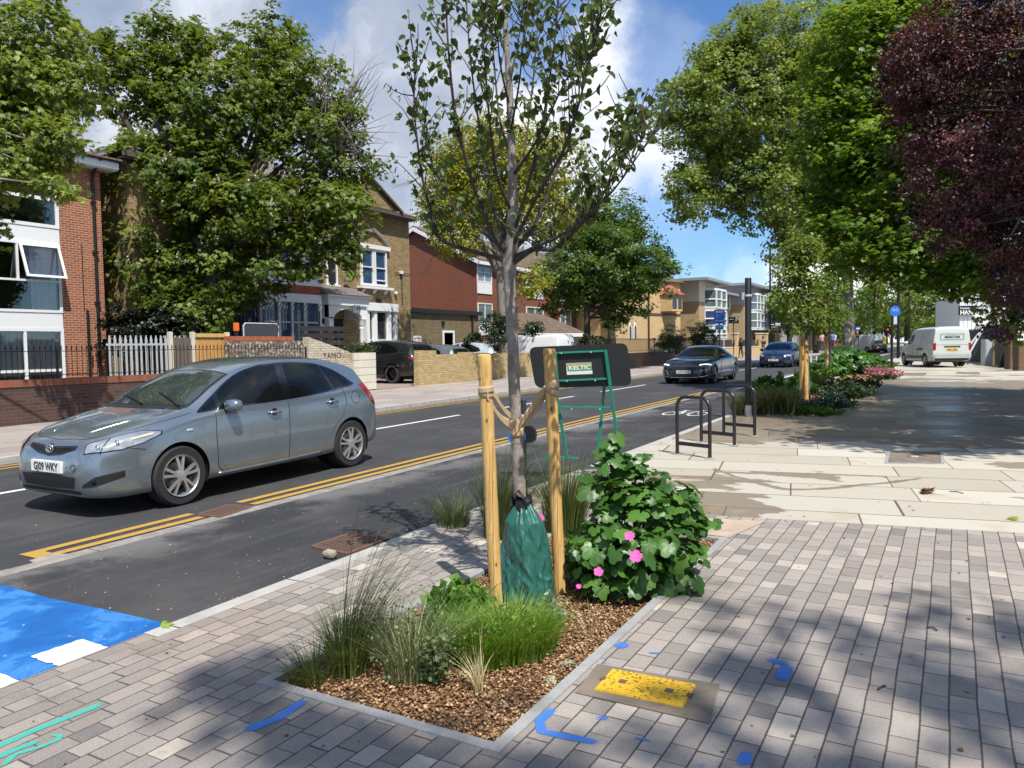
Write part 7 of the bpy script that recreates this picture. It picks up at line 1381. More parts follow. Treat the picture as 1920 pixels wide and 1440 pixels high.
# blue signs, lamp columns and estate boards far off
def signpost(name, label, u, vb, vt, D, r=.03, cat='sign', boards=(), mat=M_black, zb=None):
    b = AT(u, vb, D); t = thing(name, label, cat, b, math.atan2(-RM[0][0], 1)*0 + yaw); k = D/F; MB().lathe([(r, -.0), (r, (vb-vt)*k)], 10, 'z').build('post', mat, t, smooth=40)
    for (x0, x1, y0, y1, m_, nm) in boards: MB().box((x0-u)*k, (x1-u)*k, -.05, -.03, (vb-y1)*k, (vb-y0)*k).build(nm, m_, t)
    return t, k
t, k = signpost('blue_cycle_route_sign', 'blue road sign with a dashed diagonal route over a smaller blue plate', 1349, 656, 580, 46, boards=((1338.5, 1358.5, 581, 607, M_sblue, 'sign_face'), (1341, 1356.5, 609.5, 618, M_sblue, 'lower_plate')))
mb = MB(); mb.box(-8*k, 6*k, -.062, -.052, (656-586.5)*k, (656-583.5)*k)
for i in range(5): mb.bar(((-8+i*2.9)*k, -.057, (656-599+i*2.1)*k), ((-6.2+i*2.9)*k, -.057, (656-600.4+i*2.1+2.7)*k), .05, .01)
mb.box(-7*k, -3*k, -.062, -.052, (656-590.5)*k, (656-589.5)*k); mb.box(-7*k, -4*k, -.062, -.052, (656-593.5)*k, (656-592.5)*k); mb.box(-9*k, 9*k, -.062, -.052, (656-602)*k, (656-601.2)*k)
mb.box(-6*k, 6*k, -.062, -.052, (656-613.5)*k, (656-612.7)*k); mb.build('sign_markings', M_white, t)
def agent(u, v0, D, label):
    t, k = signpost('estate_agent_board', label, u, 668, v0, D, boards=((u-9.5, u+9.5, v0, v0+12, M_black, 'board'),)); mb = MB(); textmb(mb, 'DC', .30, ((0)*k+.12, -.052, (668-v0-6.5)*k), (1, 0, 0), (0, 0, 1), 'LEFT', bold=.012); mb.box(-7*k, 0*k, -.054, -.051, (668-v0-5)*k, (668-v0-4)*k); mb.box(-5*k, 6*k, -.054, -.051, (668-v0-9.5)*k, (668-v0-9.)*k); mb.build('board_lettering', M_white, t, fixn=False); return t
agent(1375.5, 594.5, 56, 'black estate agent board on a post, nearer of the two before the apartment block'); agent(1451, 604, 66, 'black estate agent board beside the tall lamp column')
t, k = signpost('blue_street_sign', 'small blue and white sign on a thin pole behind the first staked tree', 1518, 660, 598, 62, boards=((1509.5, 1523, 598.5, 609.5, M_sblue, 'sign_face'),)); MB().box(-7*k, 0*k, -.056, -.051, (660-605)*k, (660-601)*k).build('sign_symbol', M_white, t)
t, k = signpost('blue_street_sign', 'smaller blue sign right of the big plane trunk', 1610, 652, 613, 82, boards=((1603.5, 1612.5, 613, 619.5, M_sblue, 'sign_face'),)); MB().box(-5*k, 1*k, -.056, -.051, (652-617)*k, (652-615)*k).build('sign_symbol', M_white, t)
t, k = signpost('lamp_column', 'tall dark lamp column with a small yellow notice before the apartment block', 1444, 672, 470, 55, r=.07, cat='lamp post', boards=((1441, 1445.5, 617, 622, plain('yellow notice', (.8, .62, .05), .5), 'notice'),)); MB().tube([(0, 0, 202*k-.02), (.3, -.1, 202*k+.25), (1.1, -.4, 202*k+.35)], .05, 8).build('lamp_arm', M_black, t); MB().ball((1.3, -.45, 202*k+.34), .35, .14, .08).build('lamp_head', M_galv, t, smooth=True)
b = AT(1684, 682, 38.5); t, k = signpost('lamp_column', 'dark lamp column behind the shared cycle sign at the van', 1684, 672, 380, 38.5, r=.075, cat='lamp post'); MB().tube([(0, 0, 292*k), (.1, 0, 292*k+.3), (.9, .1, 292*k+.5)], .05, 8).build('lamp_arm', M_black, t); MB().box(-.28, -.12, -.1, .02, (672-608)*k, (672-590)*k).build('control_box', M_galv, t)
b = AT(1672, 690, 34.5); t, k = signpost('round_cycle_sign', 'dark post with a round blue cyclist and pedestrian sign by the pink flowers', 1672, 688, 572, 34.5, r=.055); o = disc(t, 'sign_disc', Vector((.10, -.06, (688-584)*k)), .24, (0, -1, 0), M_sblue, .012); mb = MB(); mb.tube([(.03+.05*math.cos(q), -.075, (688-582)*k+.05*math.sin(q)) for q in np.linspace(0, 6.28, 13)], .007, 4); mb.tube([(.17+.05*math.cos(q), -.075, (688-582)*k+.05*math.sin(q)) for q in np.linspace(0, 6.28, 13)], .007, 4); mb.build('sign_symbol', M_white, o); MB().box(.02, .34, -.04, .1, (688-580)*k, (688-572)*k+.1).build('sign_back_box', M_black, t)
t, k = signpost('street_pole', 'thin dark pole rising from the road island behind the van', 1704, 660, 540, 70, r=.05, cat='post')
t, k = signpost('traffic_light', 'traffic light showing red beyond the distant dark car', 1664, 645, 612, 84, r=.05, cat='traffic light'); MB().box(-.2, .2, -.1, .1, (645-626)*k, (645-612)*k).build('signal_head', M_black, t); m_, g_ = newmat('red signal'); m_ = finish(m_, g_, (.8, .02, .02, 1), .3, emit=((1, .05, .03, 1), 1.6)); MB().ball((-.02, -.11, (645-618)*k), .10, .05, .10).build('red_lamp', m_, t, smooth=True)
for i, (u, v, w_) in enumerate(((1658, 633, 5), (1670.5, 633, 3))):
    D = 86; k = D/F; b = AT(u, 645, D); t = thing('keep_left_bollard', ('yellow plastic bollard beside the tiny dark car', 'slim yellow bollard under the traffic light')[i], 'bollard', b, yaw, 'yellow traffic bollards'); MB().box(-w_/2*k, w_/2*k, -.12, .12, 0, 14*k).build('shell', plain('bollard yellow', (.85, .58, .02), .4), t, bevel=.04); disc(t, 'disc', Vector((0, -.14, 9*k)), w_*.34*k, (0, -1, 0), M_white)
# cycle lane blue beyond, with wand bollards
decal('blue_crossing', [(-3.95, 37), (-5.9, 37), (-5.9, 44.5), (-3.95, 44.5)], -.060, M_blue)
wand = None
for i in range(9):
    x, y = -3.95-.22*i, 36.6-.05*i
    if wand is None:
        wand = thing('wand_bollard', 'one of the row of slim grey wand bollards before the distant blue crossing', 'bollard', (x, y, gz(y)-.06), 0, 'wand bollards at the distant blue crossing'); MB().lathe([(.10, 0), (.04, .05), (.035, .72), (.02, .75)], 10, 'z').build('post', M_galv, wand, smooth=40)
    else: copy_tree(wand, (x, y, gz(y)-.06))
# ---------------------------------------------------------------- covers, grates, small things on the ground
def covermat():
    m, g = newmat('yellow iron cover'); p = opos(g); n = g.noise(p, 60, 4, .7); w_ = g.noise(p, 9, 5, .7); c = g.mix(g.m('MULTIPLY', g.step(n, .54, .62), g.step(w_, .40, .52)), (.66, .40, .02, 1), (.10, .06, .015, 1)); return finish(m, g, c, .6, bump=n, bstr=.5, bdist=.004)
M_cov = covermat(); M_iron = plain('rusted iron', (.13, .075, .055), .8, .4, scale=30)
quad('cover_surround', [(G(1078, 1300).x, G(1078, 1300).y), tuple(G(1330, 1358).xy)[:2], tuple(G(1350, 1284).xy), tuple(G(1120, 1246).xy)], .004, concmat('brown mortar', (.20, .165, .125), .25, 6))
c4 = [G(1114, 1296), G(1280, 1330), G(1303, 1285), G(1150, 1256)]; o0 = sum(c4, Vector())/4; t = thing('hydrant_cover', 'small bright yellow iron hydrant cover set in brown mortar beside the bed', 'cover', o0); ux = (c4[1]-c4[0]).normalized(); uy = (c4[3]-c4[0]); uy = (uy-ux*uy.dot(ux)).normalized(); w_, h_ = (c4[1]-c4[0]).length, .235
def bx(mb, a, b, c_, d_, z0, z1):
    vs = [ux*x+uy*y+Vector((0, 0, z)) for z in (z0, z1) for x, y in ((a, c_), (b, c_), (b, d_), (a, d_))]; mb.add(vs, [(0, 3, 2, 1), (4, 5, 6, 7), (0, 1, 5, 4), (1, 2, 6, 5), (2, 3, 7, 6), (3, 0, 4, 7)])
mb = MB(); bx(mb, -w_/2, w_/2, -h_/2, h_/2, -.01, .010); mb.build('plate', M_cov, t, bevel=.004); mb = MB(); rr = random.Random(5)
for sx_, s_ in ((-1, 1), (1, 1)): bx(mb, sx_*w_/2-.012, sx_*w_/2+.012, -.02, .015, .004, .012); bx(mb, sx_*w_*.27-.018, sx_*w_*.27+.018, -.016, .022, .006, .0115)
for i in range(70): x, y = rr.uniform(-w_*.46, w_*.46), rr.uniform(-h_*.44, h_*.44); bx(mb, x, x+rr.uniform(.004, .016), y, y+rr.uniform(.003, .006), .006, .0112)
setp(mb.build('pits', M_iron, t, fixn=False), kind='stuff'); mb = MB(); textmb(mb, 'FH', .075, uy*-.03+Vector((0, 0, .0125)), ux, uy, depth=0, bold=.002)
mb.build('raised_letters', M_cov, t, fixn=False)
def grate(name, label, pts, z, nx, ny, mat=M_iron):
    P4 = [G(u, v, z) for u, v in pts]; o0 = sum(P4, Vector())/4; t = thing(name, label, 'drain', o0); ux_ = P4[1]-P4[0]; uy_ = P4[3]-P4[0]; mb = MB()
    for i in range(nx+1): a_ = P4[0]-o0+ux_*(i/nx); mb.bar(a_, a_+uy_, .012 if 0 < i < nx else .03, .03)
    for i in range(ny+1): a_ = P4[0]-o0+uy_*(i/ny); mb.bar(a_, a_+ux_, .012 if 0 < i < ny else .03, .028)
    mb.build('grid', mat, t, fixn=False); mb = MB(); mb.add([p-o0+Vector((0, 0, -.004)) for p in P4], [(0, 1, 2, 3)]); mb.build('pit', M_dim, t, fixn=False); return t
grate('drain_grate', 'rusty square drain grate in the cycle lane by the kerb', [(586, 1026), (652, 1040), (726, 1008), (665, 999)], -.058, 10, 10)
grate('drain_grate', 'dark rusty drain grate between the broken ends of the yellow lines', [(372, 966), (412, 971), (470, 952), (430, 948)], -.066, 8, 8)
def inspection(label, pts):
    P4 = [G(u, v) for u, v in pts]; o0 = sum(P4, Vector())/4; t = thing('inspection_cover', label, 'cover', o0); mb = MB(); mb.add([p-o0+Vector((0, 0, .004)) for p in P4], [(0, 1, 2, 3)]); mb.build('tray', concmat('cover_tray_%d' % pts[0][0], (.20, .165, .13), .35, 9), t, fixn=False); mb = MB()
    for i in range(4): mb.bar(P4[i]-o0+Vector((0, 0, .002)), P4[(i+1) % 4]-o0+Vector((0, 0, .002)), .035, .012)
    mb.build('frame', M_edge, t, fixn=False); MB().box(-.04, .04, .05, .09, .004, .008).build('tag', M_white, t)
inspection('square brown inspection cover in the pale slabs beyond the bike stands', [(1661, 869), (1768, 870), (1766, 848), (1667, 846)])
inspection('distant brown inspection cover left of the dry grey cover', [(1684, 704), (1734, 705), (1739, 699), (1693, 699)]); inspection('distant grey inspection cover right of the brown one', [(1792, 701), (1838, 702), (1836, 698), (1794, 697.5)])
p = G(620, 1046, -.06); t = thing('stone', 'pale lump of stone lying by the kerb next to the rusty grate', 'stone', p); mb = MB(); mb.ball((0, 0, .03), .062, .045, .036, 18, 12)
for i, v in enumerate(mb.v): k_ = 1+.28*mnoise.noise(Vector(v)*22); mb.v[i] = (v[0]*k_, v[1]*k_, max(0, v[2]*k_))
mb.build('rock', plain('pale rock', (.30, .26, .20), .9, .3, bstr=.4, scale=30), t, smooth=True)
# leaf litter: each thing counts here only as litter, nobody could count it
def litter(name, label, n, area, z, mats, smin, smax, seed, shape='ovate', clus=None):
    r = np.random.default_rng(seed); P = []
    while len(P) < n:
        x, y = r.uniform(area[0], area[1]), r.uniform(area[2], area[3])
        if clus and r.uniform() > clus(x, y): continue
        P.append((x, y, gz(y)+z+.004))
    o = leafmesh(name, P, (smin+smax)/2, shape, mats, up=4, droop=0, jit=.5); setp(o, label, 'litter', kind='stuff'); return o
L_lit = leafmat('litter', (.10, .035, .015), (.20, .13, .05), (.36, .34, .14), trans=.1); L_lit2 = leafmat('dry bits', (.25, .20, .13), (.4, .34, .22), (.55, .5, .36), trans=.1)
litter('kerb_litter', 'small dry leaf fragments gathered along the kerb of the cycle lane', 900, (-5.9, -3.92, 1, 14), -.066, L_lit2, .006, .02, 1, 'dia', lambda x, y: .12+.88*math.exp(-(-3.92-x)/.22))
litter('paving_litter', 'scattered brown bud scales and twigs on the paving', 420, (-3.7, 3.5, 1.6, 12), 0, L_lit, .008, .03, 2, 'dia'); litter('road_litter', 'pale flecks of litter on the asphalt', 300, (-11, -4, 2, 18), -.078, L_lit2, .006, .022, 3, 'dia')
M_lf = leafmat('fallen leaf green', (.16, .26, .02), (.26, .38, .04), (.34, .46, .08), trans=.3); M_lfp = leafmat('fallen leaf pale', (.28, .30, .20), (.38, .40, .28), (.46, .47, .34), trans=.2)
def fallen(label, u, v, s, mat, z=0., shape='maple', cat='leaf', up=3.):
    p = G(u, v, z); t = leafmesh('fallen_leaf', [(0, 0, .006)], s, shape, mat, up=up, droop=0, jit=.1); t.location = p; setp(t, label, cat); return t
fallen('bright green fallen leaf at the corner of the blue paint', 312, 1172, .07, M_lf, 0); fallen('curled green leaf standing against the end of the kerb', 305, 1166, .06, M_lf, .01, 'ovate', up=.2); fallen('yellow green fallen leaf on the mulch by the bright green tuft', 980, 1232, .085, M_lf, -.02)
fallen('pale dry leaf on the mulch at the right side of the bed', 1058, 1242, .09, M_lfp, -.02); fallen('pale curled leaf near the right edging of the bed', 1040, 1275, .09, M_lfp, -.02); fallen('small pale leaf on mulch beneath the green tuft', 915, 1235, .06, M_lfp, -.02); fallen('green yellow leaf lying on the sandstone at the right edge', 1893, 975, .10, M_lf, 0)
p = G(1737, 925); t = setp(leafmesh('dead_leaf_cluster', [(rng.normal()*.04, rng.normal()*.04, .01+.02*rng.uniform()) for _ in range(14)], .06, 'maple', leafmat('dead leaf', (.05, .025, .015), (.10, .05, .03), (.16, .09, .06), trans=.05), up=.5), 'crumpled brown dead leaves in a heap on the pale slabs', 'leaf'); t.location = p
for lab, a_, b_ in (('thin dark twig on the sandstone right of the dead leaves', (1780, 922), (1806, 926)), ('small brown twig on the block paving', (1738, 1178), (1757, 1184)), ('short reddish twig lower on the block paving', (1646, 1295), (1660, 1288))):
    p, q = G(*a_), G(*b_); t = setp(MB().tube([(0, 0, .006), tuple((q-p)*.5+Vector((.004, .006, .012))), tuple(q-p+Vector((0, 0, .006)))], .0045, 6).build('twig', B_dark), lab, 'twig'); t.location = p
# mulch chips
def mulch():
    r = np.random.default_rng(77); n = 52000; x = r.uniform(BX0+.06, BX1-.06, n); y = r.uniform(BY0+.06, BY1-.06, n); z = [gz(b)-.028+.02*r.uniform() for b in y]
    m = leafmat('bark chip', (.085, .042, .020), (.28, .155, .075), (.54, .37, .21), trans=.0, rough=.8, spec=.2); o = leafmesh('mulch', np.stack([x, y, z], 1), .0125, 'dia', m, up=1.8, droop=0, jit=.7); setp(o, 'brown bark mulch chips covering the near planting bed', 'mulch', kind='stuff')
    n = 9000; y = r.uniform(15.6, 40, n); x = np.array([r.uniform(-3.7, PL2(b)) for b in y]); z = [gz(b)-.02 for b in y]; o = leafmesh('mulch', np.stack([x, y, z], 1), .06, 'dia', m, up=1.1, droop=0, jit=.6); setp(o, 'brown bark mulch between the plants of the far bed', 'mulch', kind='stuff')
mulch()
# ---------------------------------------------------------------- bed planting
def blademesh(name, base, n, h, spread, w, lean, mat, parent, seed, seg=5, curl=1., colr=None, z0=0., rb=.05):
    r = np.random.default_rng(seed); V = []; Fc = []; cols = []
    for i in range(n):
        a = r.uniform(0, 2*math.pi); rr_ = rb*math.sqrt(r.uniform()); L = h*r.uniform(.45, 1.1); d = Vector((math.cos(a), math.sin(a), 0))*spread*r.uniform(.15, 1) + Vector(lean)*r.uniform(.3, 1.1); s = Vector((-d.y, d.x, 0)); s = s.normalized() if s.length > 1e-4 else Vector((1, 0, 0)); b = len(V); c = r.uniform(0, 1)
        ang = r.uniform(-.9, .9); s = s*math.cos(ang)+Vector((0, 0, 1)).cross(s)*math.sin(ang)
        for k in range(seg+1):
            q = k/seg; p = Vector((rr_*math.cos(a), rr_*math.sin(a), z0)) + d*L*(q**1.7) + Vector((0, 0, L*(q-.32*curl*spread*q**2.6))); ww = w*(1-q**1.6)+.0004; V += [p-s*ww/2, p+s*ww/2]
        for k in range(seg): Fc.append((b+2*k, b+2*k+1, b+2*k+3, b+2*k+2)); cols.append(c)
    me = bpy.data.meshes.new(name); me.from_pydata([tuple(v) for v in V], [], Fc); me.materials.append(mat); at = me.attributes.new('leafcol', 'FLOAT_COLOR', 'FACE'); cc = np.array(cols); at.data.foreach_set('color', np.stack([cc, cc, cc, np.ones_like(cc)], 1).astype(np.float32).ravel())
    o = bpy.data.objects.new(name, me); C.objects.link(o); o.parent = parent; return o
Gr1 = leafmat('grass blade', (.035, .055, .012), (.085, .130, .030), (.20, .23, .075), trans=.35); Gr2 = leafmat('fine reed grass', (.030, .045, .012), (.07, .10, .03), (.16, .18, .08), trans=.3); Gr3 = leafmat('bright feathery green', (.06, .13, .012), (.14, .26, .025), (.25, .38, .05), trans=.35)
Gr4 = leafmat('silver grey foliage', (.09, .12, .08), (.19, .23, .16), (.34, .38, .28), trans=.2); Gr5 = leafmat('straw', (.26, .20, .10), (.46, .38, .20), (.66, .58, .36), trans=.2); Gr6 = leafmat('daisy leaf green', (.04, .10, .012), (.085, .19, .022), (.15, .29, .05), trans=.35); Gr7 = leafmat('lavender grey green', (.05, .09, .030), (.12, .17, .065), (.23, .28, .13), trans=.2)
def tuft(name, label, u, v, parts, group=None, cat='plant', z=-.02):
    p = G(u, v, z); t = thing(name, label, cat, p, 0, group)
    for (nm, n, h, sp, w_, lean, mat, seed, rb) in parts: blademesh(nm, None, n, h, sp, w_, lean, mat, t, seed, rb=rb)
    return t, p
def bushy_add(t, n, rx, ry, h, size, mat, seed):
    r = np.random.default_rng(seed); a = r.uniform(0, 6.283, n); q = np.sqrt(r.uniform(size=n)); top = h*(1-.5*q*q); z = top*r.uniform(.25, 1.05, n); leafmesh('leaves', np.stack([rx*q*np.cos(a), ry*q*np.sin(a), z], 1), size, 'dia', mat, t, up=.1, droop=-1.2, jit=.5)
t, p = tuft('reed_grass', 'tall arching reed grass leaning right at the left corner of the near bed', 655, 1262, [('blades', 420, .42, .60, .0045, (.05, .05, 0), Gr1, 1, .09), ('stems', 150, .90, .22, .003, (.62, .36, 0), Gr2, 2, .07), ('arching_stems', 60, .8, .25, .003, (.35, .2, 0), Gr1, 4, .07), ('flopped_blades', 160, .38, 1.15, .004, (-.25, -.1, 0), Gr1, 3, .06)])
def bushy(name, label, u, v, n, rx, ry, h, size, mat, seed, shape='dia', stems=None, cat='plant', z=-.02, up=.2, flowers=None, droop=-.5, group=None, ztop=None, P0=None):
    p = P0 or G(u, v, z); t = thing(name, label, cat, p, 0, group); r = np.random.default_rng(seed); Pn = []; S = MB(); ns = max(12, n//60)
    for i in range(ns):
        a = r.uniform(0, 6.283); q = math.sqrt(r.uniform()); e = Vector((rx*q*math.cos(a), ry*q*math.sin(a), h*(1-.55*q*q)*r.uniform(.6, 1.1))); b0 = Vector((e.x*.35, e.y*.35, 0)); path = bez(b0, Vector((e.x*.6, e.y*.6, e.z*.6)), e, 5); S.tube(path, [.0035, .003, .0026, .002, .0015, .001], 4, cap=False)
        for k in range(n//ns): qq = r.uniform(.12, 1); j = min(int(qq*5), 4); pt = path[j].lerp(path[j+1], qq*5-j); Pn.append(tuple(pt + Vector(r.normal(size=3)*size*.45)))
    S.build('stems', stems or mat, t, fixn=False); leafmesh('leaves', Pn, size, shape, mat, t, up=up, droop=droop)
    if flowers:
        fm, k_, fs = flowers; fp = [Pn[j] for j in r.choice(len(Pn), k_) ]; fp = [(a+r.normal()*.02, b, max(c_, h*.55)+.02) for a, b, c_ in fp]; leafmesh('flowers', fp, fs, 'ovate', fm, t, up=.6)
    return t
t, p = tuft('lavender_plant', 'grey green wispy lavender in the middle of the near bed', 772, 1268, [('stems', 420, .40, .75, .0028, (0, 0, 0), Gr7, 11, .13), ('dry_stalks', 120, .44, .8, .0022, (0, 0, 0), Gr5, 12, .10)]); bushy_add(t, 500, .30, .22, .34, .016, Gr7, 13)
t, p = tuft('curry_plant', 'silvery wispy plant between the reed grass and lavender', 735, 1228, [('stems', 300, .42, .7, .0026, (.05, .05, 0), Gr4, 14, .10)]); bushy_add(t, 420, .22, .2, .36, .014, Gr4, 15)
for nm, lab, u, v, k, sd, w_ in (('cotton_lavender', 'bright green feathery mound in front of the watering bag', 955, 1215, 1.0, 16, .26), ('cotton_lavender', 'second bright green feathery mound left of the bag, by the left stake', 905, 1232, .85, 18, .20)):
    t, p = tuft(nm, lab, u, v, [('sprigs', int(2600*k), .27*k, .8, .0036, (0, 0, 0), Gr3, sd, w_*.95)]); bushy_add(t, int(1500*k), w_, w_*.85, .20*k, .013, Gr3, sd+1)
t, p = tuft('daisy_plant', 'leafy mid green clump in front of the left stake', 862, 1168, [('leaves', 150, .27, .9, .022, (0, 0, 0), Gr6, 20, .12)]); bushy_add(t, 260, .2, .16, .24, .05, Gr6, 21)
bushy('silver_plant', 'small silvery tuft at the right foot of the watering bag', 1032, 1175, 600, .10, .10, .20, .022, Gr4, 16, droop=-1.2)
bushy('lavender_plant', 'small grey green clump beside the brown gap, front of the bed', 815, 1282, 700, .14, .12, .22, .030, Gr7, 17)
t, p = tuft('daisy_plant', 'wispy green plant filling the gap between lavender and the bright mounds', 835, 1235, [('leaves', 420, .28, .9, .005, (0, 0, 0), Gr6, 40, .14), ('stalks', 140, .36, .7, .0025, (0, 0, 0), Gr7, 41, .12)]); bushy_add(t, 500, .2, .16, .26, .016, Gr6, 42)
t, p = tuft('dry_grass', 'small tuft of dead straw coloured grass at the front of the bed', 897, 1297, [('blades', 60, .20, .8, .003, (-.5, .15, 0), Gr5, 21, .02), ('stalks', 8, .40, .2, .002, (-.2, .1, 0), Gr5, 22, .03)])
t, p = tuft('dry_twigs', 'few bare pale stalks at the right of the bed', 1105, 1192, [('stalks', 14, .28, .8, .003, (-.1, -.1, 0), Gr5, 23, .03)])
t, p = tuft('grass_clump', 'low flattened grass trailing over the left corner of the bed', 590, 1272, [('blades', 260, .24, 1.2, .004, (-.2, .1, 0), Gr1, 24, .12)])
t, p = tuft('feather_grass', 'feathery olive grass clump behind the trunk at the rear of the bed', 945, 1010, [('blades', 900, .72, .55, .0035, (.1, .12, 0), Gr2, 25, .16), ('plumes', 260, .85, .35, .005, (.1, .1, 0), Gr1, 26, .14)])
t, p = tuft('feather_grass', 'feathery olive grass clump at the rear right beside the mallow', 1060, 1000, [('blades', 900, .68, .55, .0035, (-.05, .12, 0), Gr1, 27, .16), ('plumes', 260, .80, .35, .005, (0, .1, 0), Gr2, 28, .14)])
t, p = tuft('feather_grass', 'wispy grass spilling over the kerb left of the bed', 850, 985, [('blades', 500, .42, 1.1, .003, (-.35, .1, 0), Gr2, 29, .14)], z=0)
bushy('asparagus_fern', 'fine dark foliage between the watering bag and the right stake', 1030, 1115, 1500, .16, .22, .44, .030, Gr6, 30, P0=Vector((-2.02, 4.45, gz(4.4))))
bushy('daisy_plant', 'loose mid green foliage behind the left stake', 900, 1080, 700, .20, .20, .36, .028, Gr7, 31, P0=Vector((-2.58, 4.5, gz(4.4))))
# ---- tree mallow with big leaves and pink flowers
def mallow(label, base, rx, ry, h, n, size, seed, nf, name='tree_mallow', group=None, lobes=None):
    r = np.random.default_rng(seed); t = thing(name, label, 'plant', base, 0, group); S = MB(); tips = []
    for i in range(26):
        a = r.uniform(0, 6.283); q = math.sqrt(r.uniform()); e = Vector((rx*q*math.cos(a), ry*q*math.sin(a), h*(1-.5*q**2)*r.uniform(.75, 1.08))); path = bez(Vector((e.x*.15, e.y*.15, 0)), Vector((e.x*.6, e.y*.6, e.z*.45)), e, 8); S.tube(path, [.012*(1-.75*k/8) for k in range(9)], 6, cap=False); tips.append(path)
    S.build('stems', plain('mallow stem', (.10, .13, .05), .7), t, smooth=True, fixn=False); Pn = []; tone = []
    while len(Pn) < n:
        d = r.normal(size=3); d /= np.linalg.norm(d); rad = r.uniform(.62, 1.03) if r.uniform() < .75 else r.uniform(.2, .7); z = h*.52 + h*.52*d[2]*rad
        if z < .04: continue
        k_ = 1-.35*(z/h)**2; bump = 1+.16*math.sin(d[0]*6+d[2]*7+seed); Pn.append((rx*d[0]*rad*k_*bump, ry*d[1]*rad*k_*bump, z)); tone.append(.5+.3*r.uniform(-1, 1))
    if lobes:
        Pn = []; tone = []; S2 = MB()
        for c_, q_, k_ in lobes:
            c_ = np.array(c_)-np.array(base); S2.tube(bez(Vector((c_[0]*.2, c_[1]*.2, 0)), Vector((c_[0]*.7, c_[1]*.7, c_[2]*.5)), Vector(c_), 8), [.010*(1-.6*j/8) for j in range(9)], 6, cap=False)
            for _ in range(k_):
                d = r.normal(size=3); d /= np.linalg.norm(d); v_ = c_ + d*np.array(q_)*(r.uniform(.55, 1.08) if r.uniform() < .8 else r.uniform(.1, .6))
                if v_[2] > .03: Pn.append(tuple(v_)); tone.append(.5+.35*r.uniform(-1, 1)); 
                if v_[2] > .03 and r.uniform() < .25: S2.tube([Vector(c_)*.8, Vector((c_+v_)/2), Vector(v_)], [.004, .003, .002], 4, cap=False)
        S2.build('shoots', plain('mallow stem', (.10, .13, .05), .7), t, smooth=True, fixn=False)
    Pn = np.array(Pn); out = Pn-np.array([0, 0, h*.4]); out /= np.linalg.norm(out, axis=1)[:, None]
    big = MALLOW_LEAF; LEAF['mal'] = big; leafmesh('leaves', Pn, size, 'mal', L_mal, t, up=.55, droop=.9, jit=.38, colr=tone, outw=out*1.2)
    fm = leafmat('mallow flower pink', (.50, .03, .20), (.72, .08, .38), (.85, .22, .55), trans=.3)
    return t, fm
def mallow_leaf():
    # lobed leaf with pleated veins: fan of ribs
    V = [(0, 0, 0)]; f = []; lob = [(-140, .46), (-112, .62), (-90, .66), (-72, .60), (-52, .80), (-32, .68), (-14, .92), (0, .96), (14, .92), (32, .68), (52, .80), (72, .60), (90, .66), (112, .62), (140, .46)]
    for i, (a, r_) in enumerate(lob):
        x, y = math.sin(R_(a)), math.cos(R_(a)); z = (.03, -.03, .0, .08, -.03, .08, -.02, -.03, -.02, .08, -.03, .08, 0, -.03, .03)[i]; V.append((x*r_*.52, y*r_*.52+.0, z*1.0+.05)); V.append((x*r_, y*r_, z*.6-.07*r_))
    n = len(lob)
    for i in range(n-1): a, b = 1+2*i, 1+2*(i+1); f.append((0, a, b, 0)[:3] + (b,) if False else (a, a+1, b+1, b)); 
    V2 = np.array(V); tri = [(0, 1+2*i, 1+2*(i+1)) for i in range(n-1)]
    # keep all faces quads: split the centre fan as pairs
    q = [(0, 1+2*i, 1+2*(i+1), 1+2*(i+2)) for i in range(0, n-2, 2)]
    return V2, [tuple(reversed(x)) for x in f+q]
MALLOW_LEAF = mallow_leaf()
def flower(t, p, r_, n, fm, name='flower'):
    n = Vector(n).normalized(); u = n.orthogonal().normalized(); v = n.cross(u); mb = MB()
    for k in range(5):
        a0 = 2*math.pi*k/5; P = []
        for i in range(4):
            q = i/3; ww = (.16+.62*math.sin(min(q*1.25, 1)*math.pi/2))*r_*1.0*(1 if q < .9 else .62); c_ = (u*math.cos(a0)+v*math.sin(a0)); s = (-u*math.sin(a0)+v*math.cos(a0)); P.append([p+c_*r_*q+s*ww*w_*.62+n*(.28*r_*q+.10*r_*abs(w_)) for w_ in (-1, 0, 1)])
        mb.grid(P)
    me_ = mb.build(name, fm, t, smooth=True, fixn=False); MB().ball(p+n*r_*.16, r_*.13, n=8, m=6).build('stamens', plain('stamen yellow', (.75, .5, .12), .7), me_, smooth=True); return me_
base = Vector((-1.88, 4.92, gz(4.9)-.02)); ML = lambda u, v, D, rx, rz, n: (tuple(AT(u, v, D)), (rx, rx, rz), n)
t, _ = mallow('big leafy mallow bush with pink flowers filling the rear right of the near bed', base, .40, .42, .45, 90, .078, 5, 0, lobes=[ML(1195, 1010, 4.85, .34, .30, 290), ML(1150, 905, 4.9, .20, .17, 75), ML(1262, 950, 4.95, .22, .15, 75), ML(1125, 1045, 4.75, .20, .22, 80), ML(1262, 1065, 4.85, .20, .13, 60), ML(1215, 905, 5.0, .14, .12, 32), ML(1140, 845, 4.9, .10, .11, 20), ML(1190, 872, 4.9, .10, .07, 14), ML(1308, 985, 4.95, .10, .09, 14), ML(1160, 1100, 4.7, .20, .10, 50), ML(1292, 1030, 4.9, .10, .08, 12)])
M_fl = plain('mallow petal pink', (.66, .07, .32), .6, .2, scale=40)
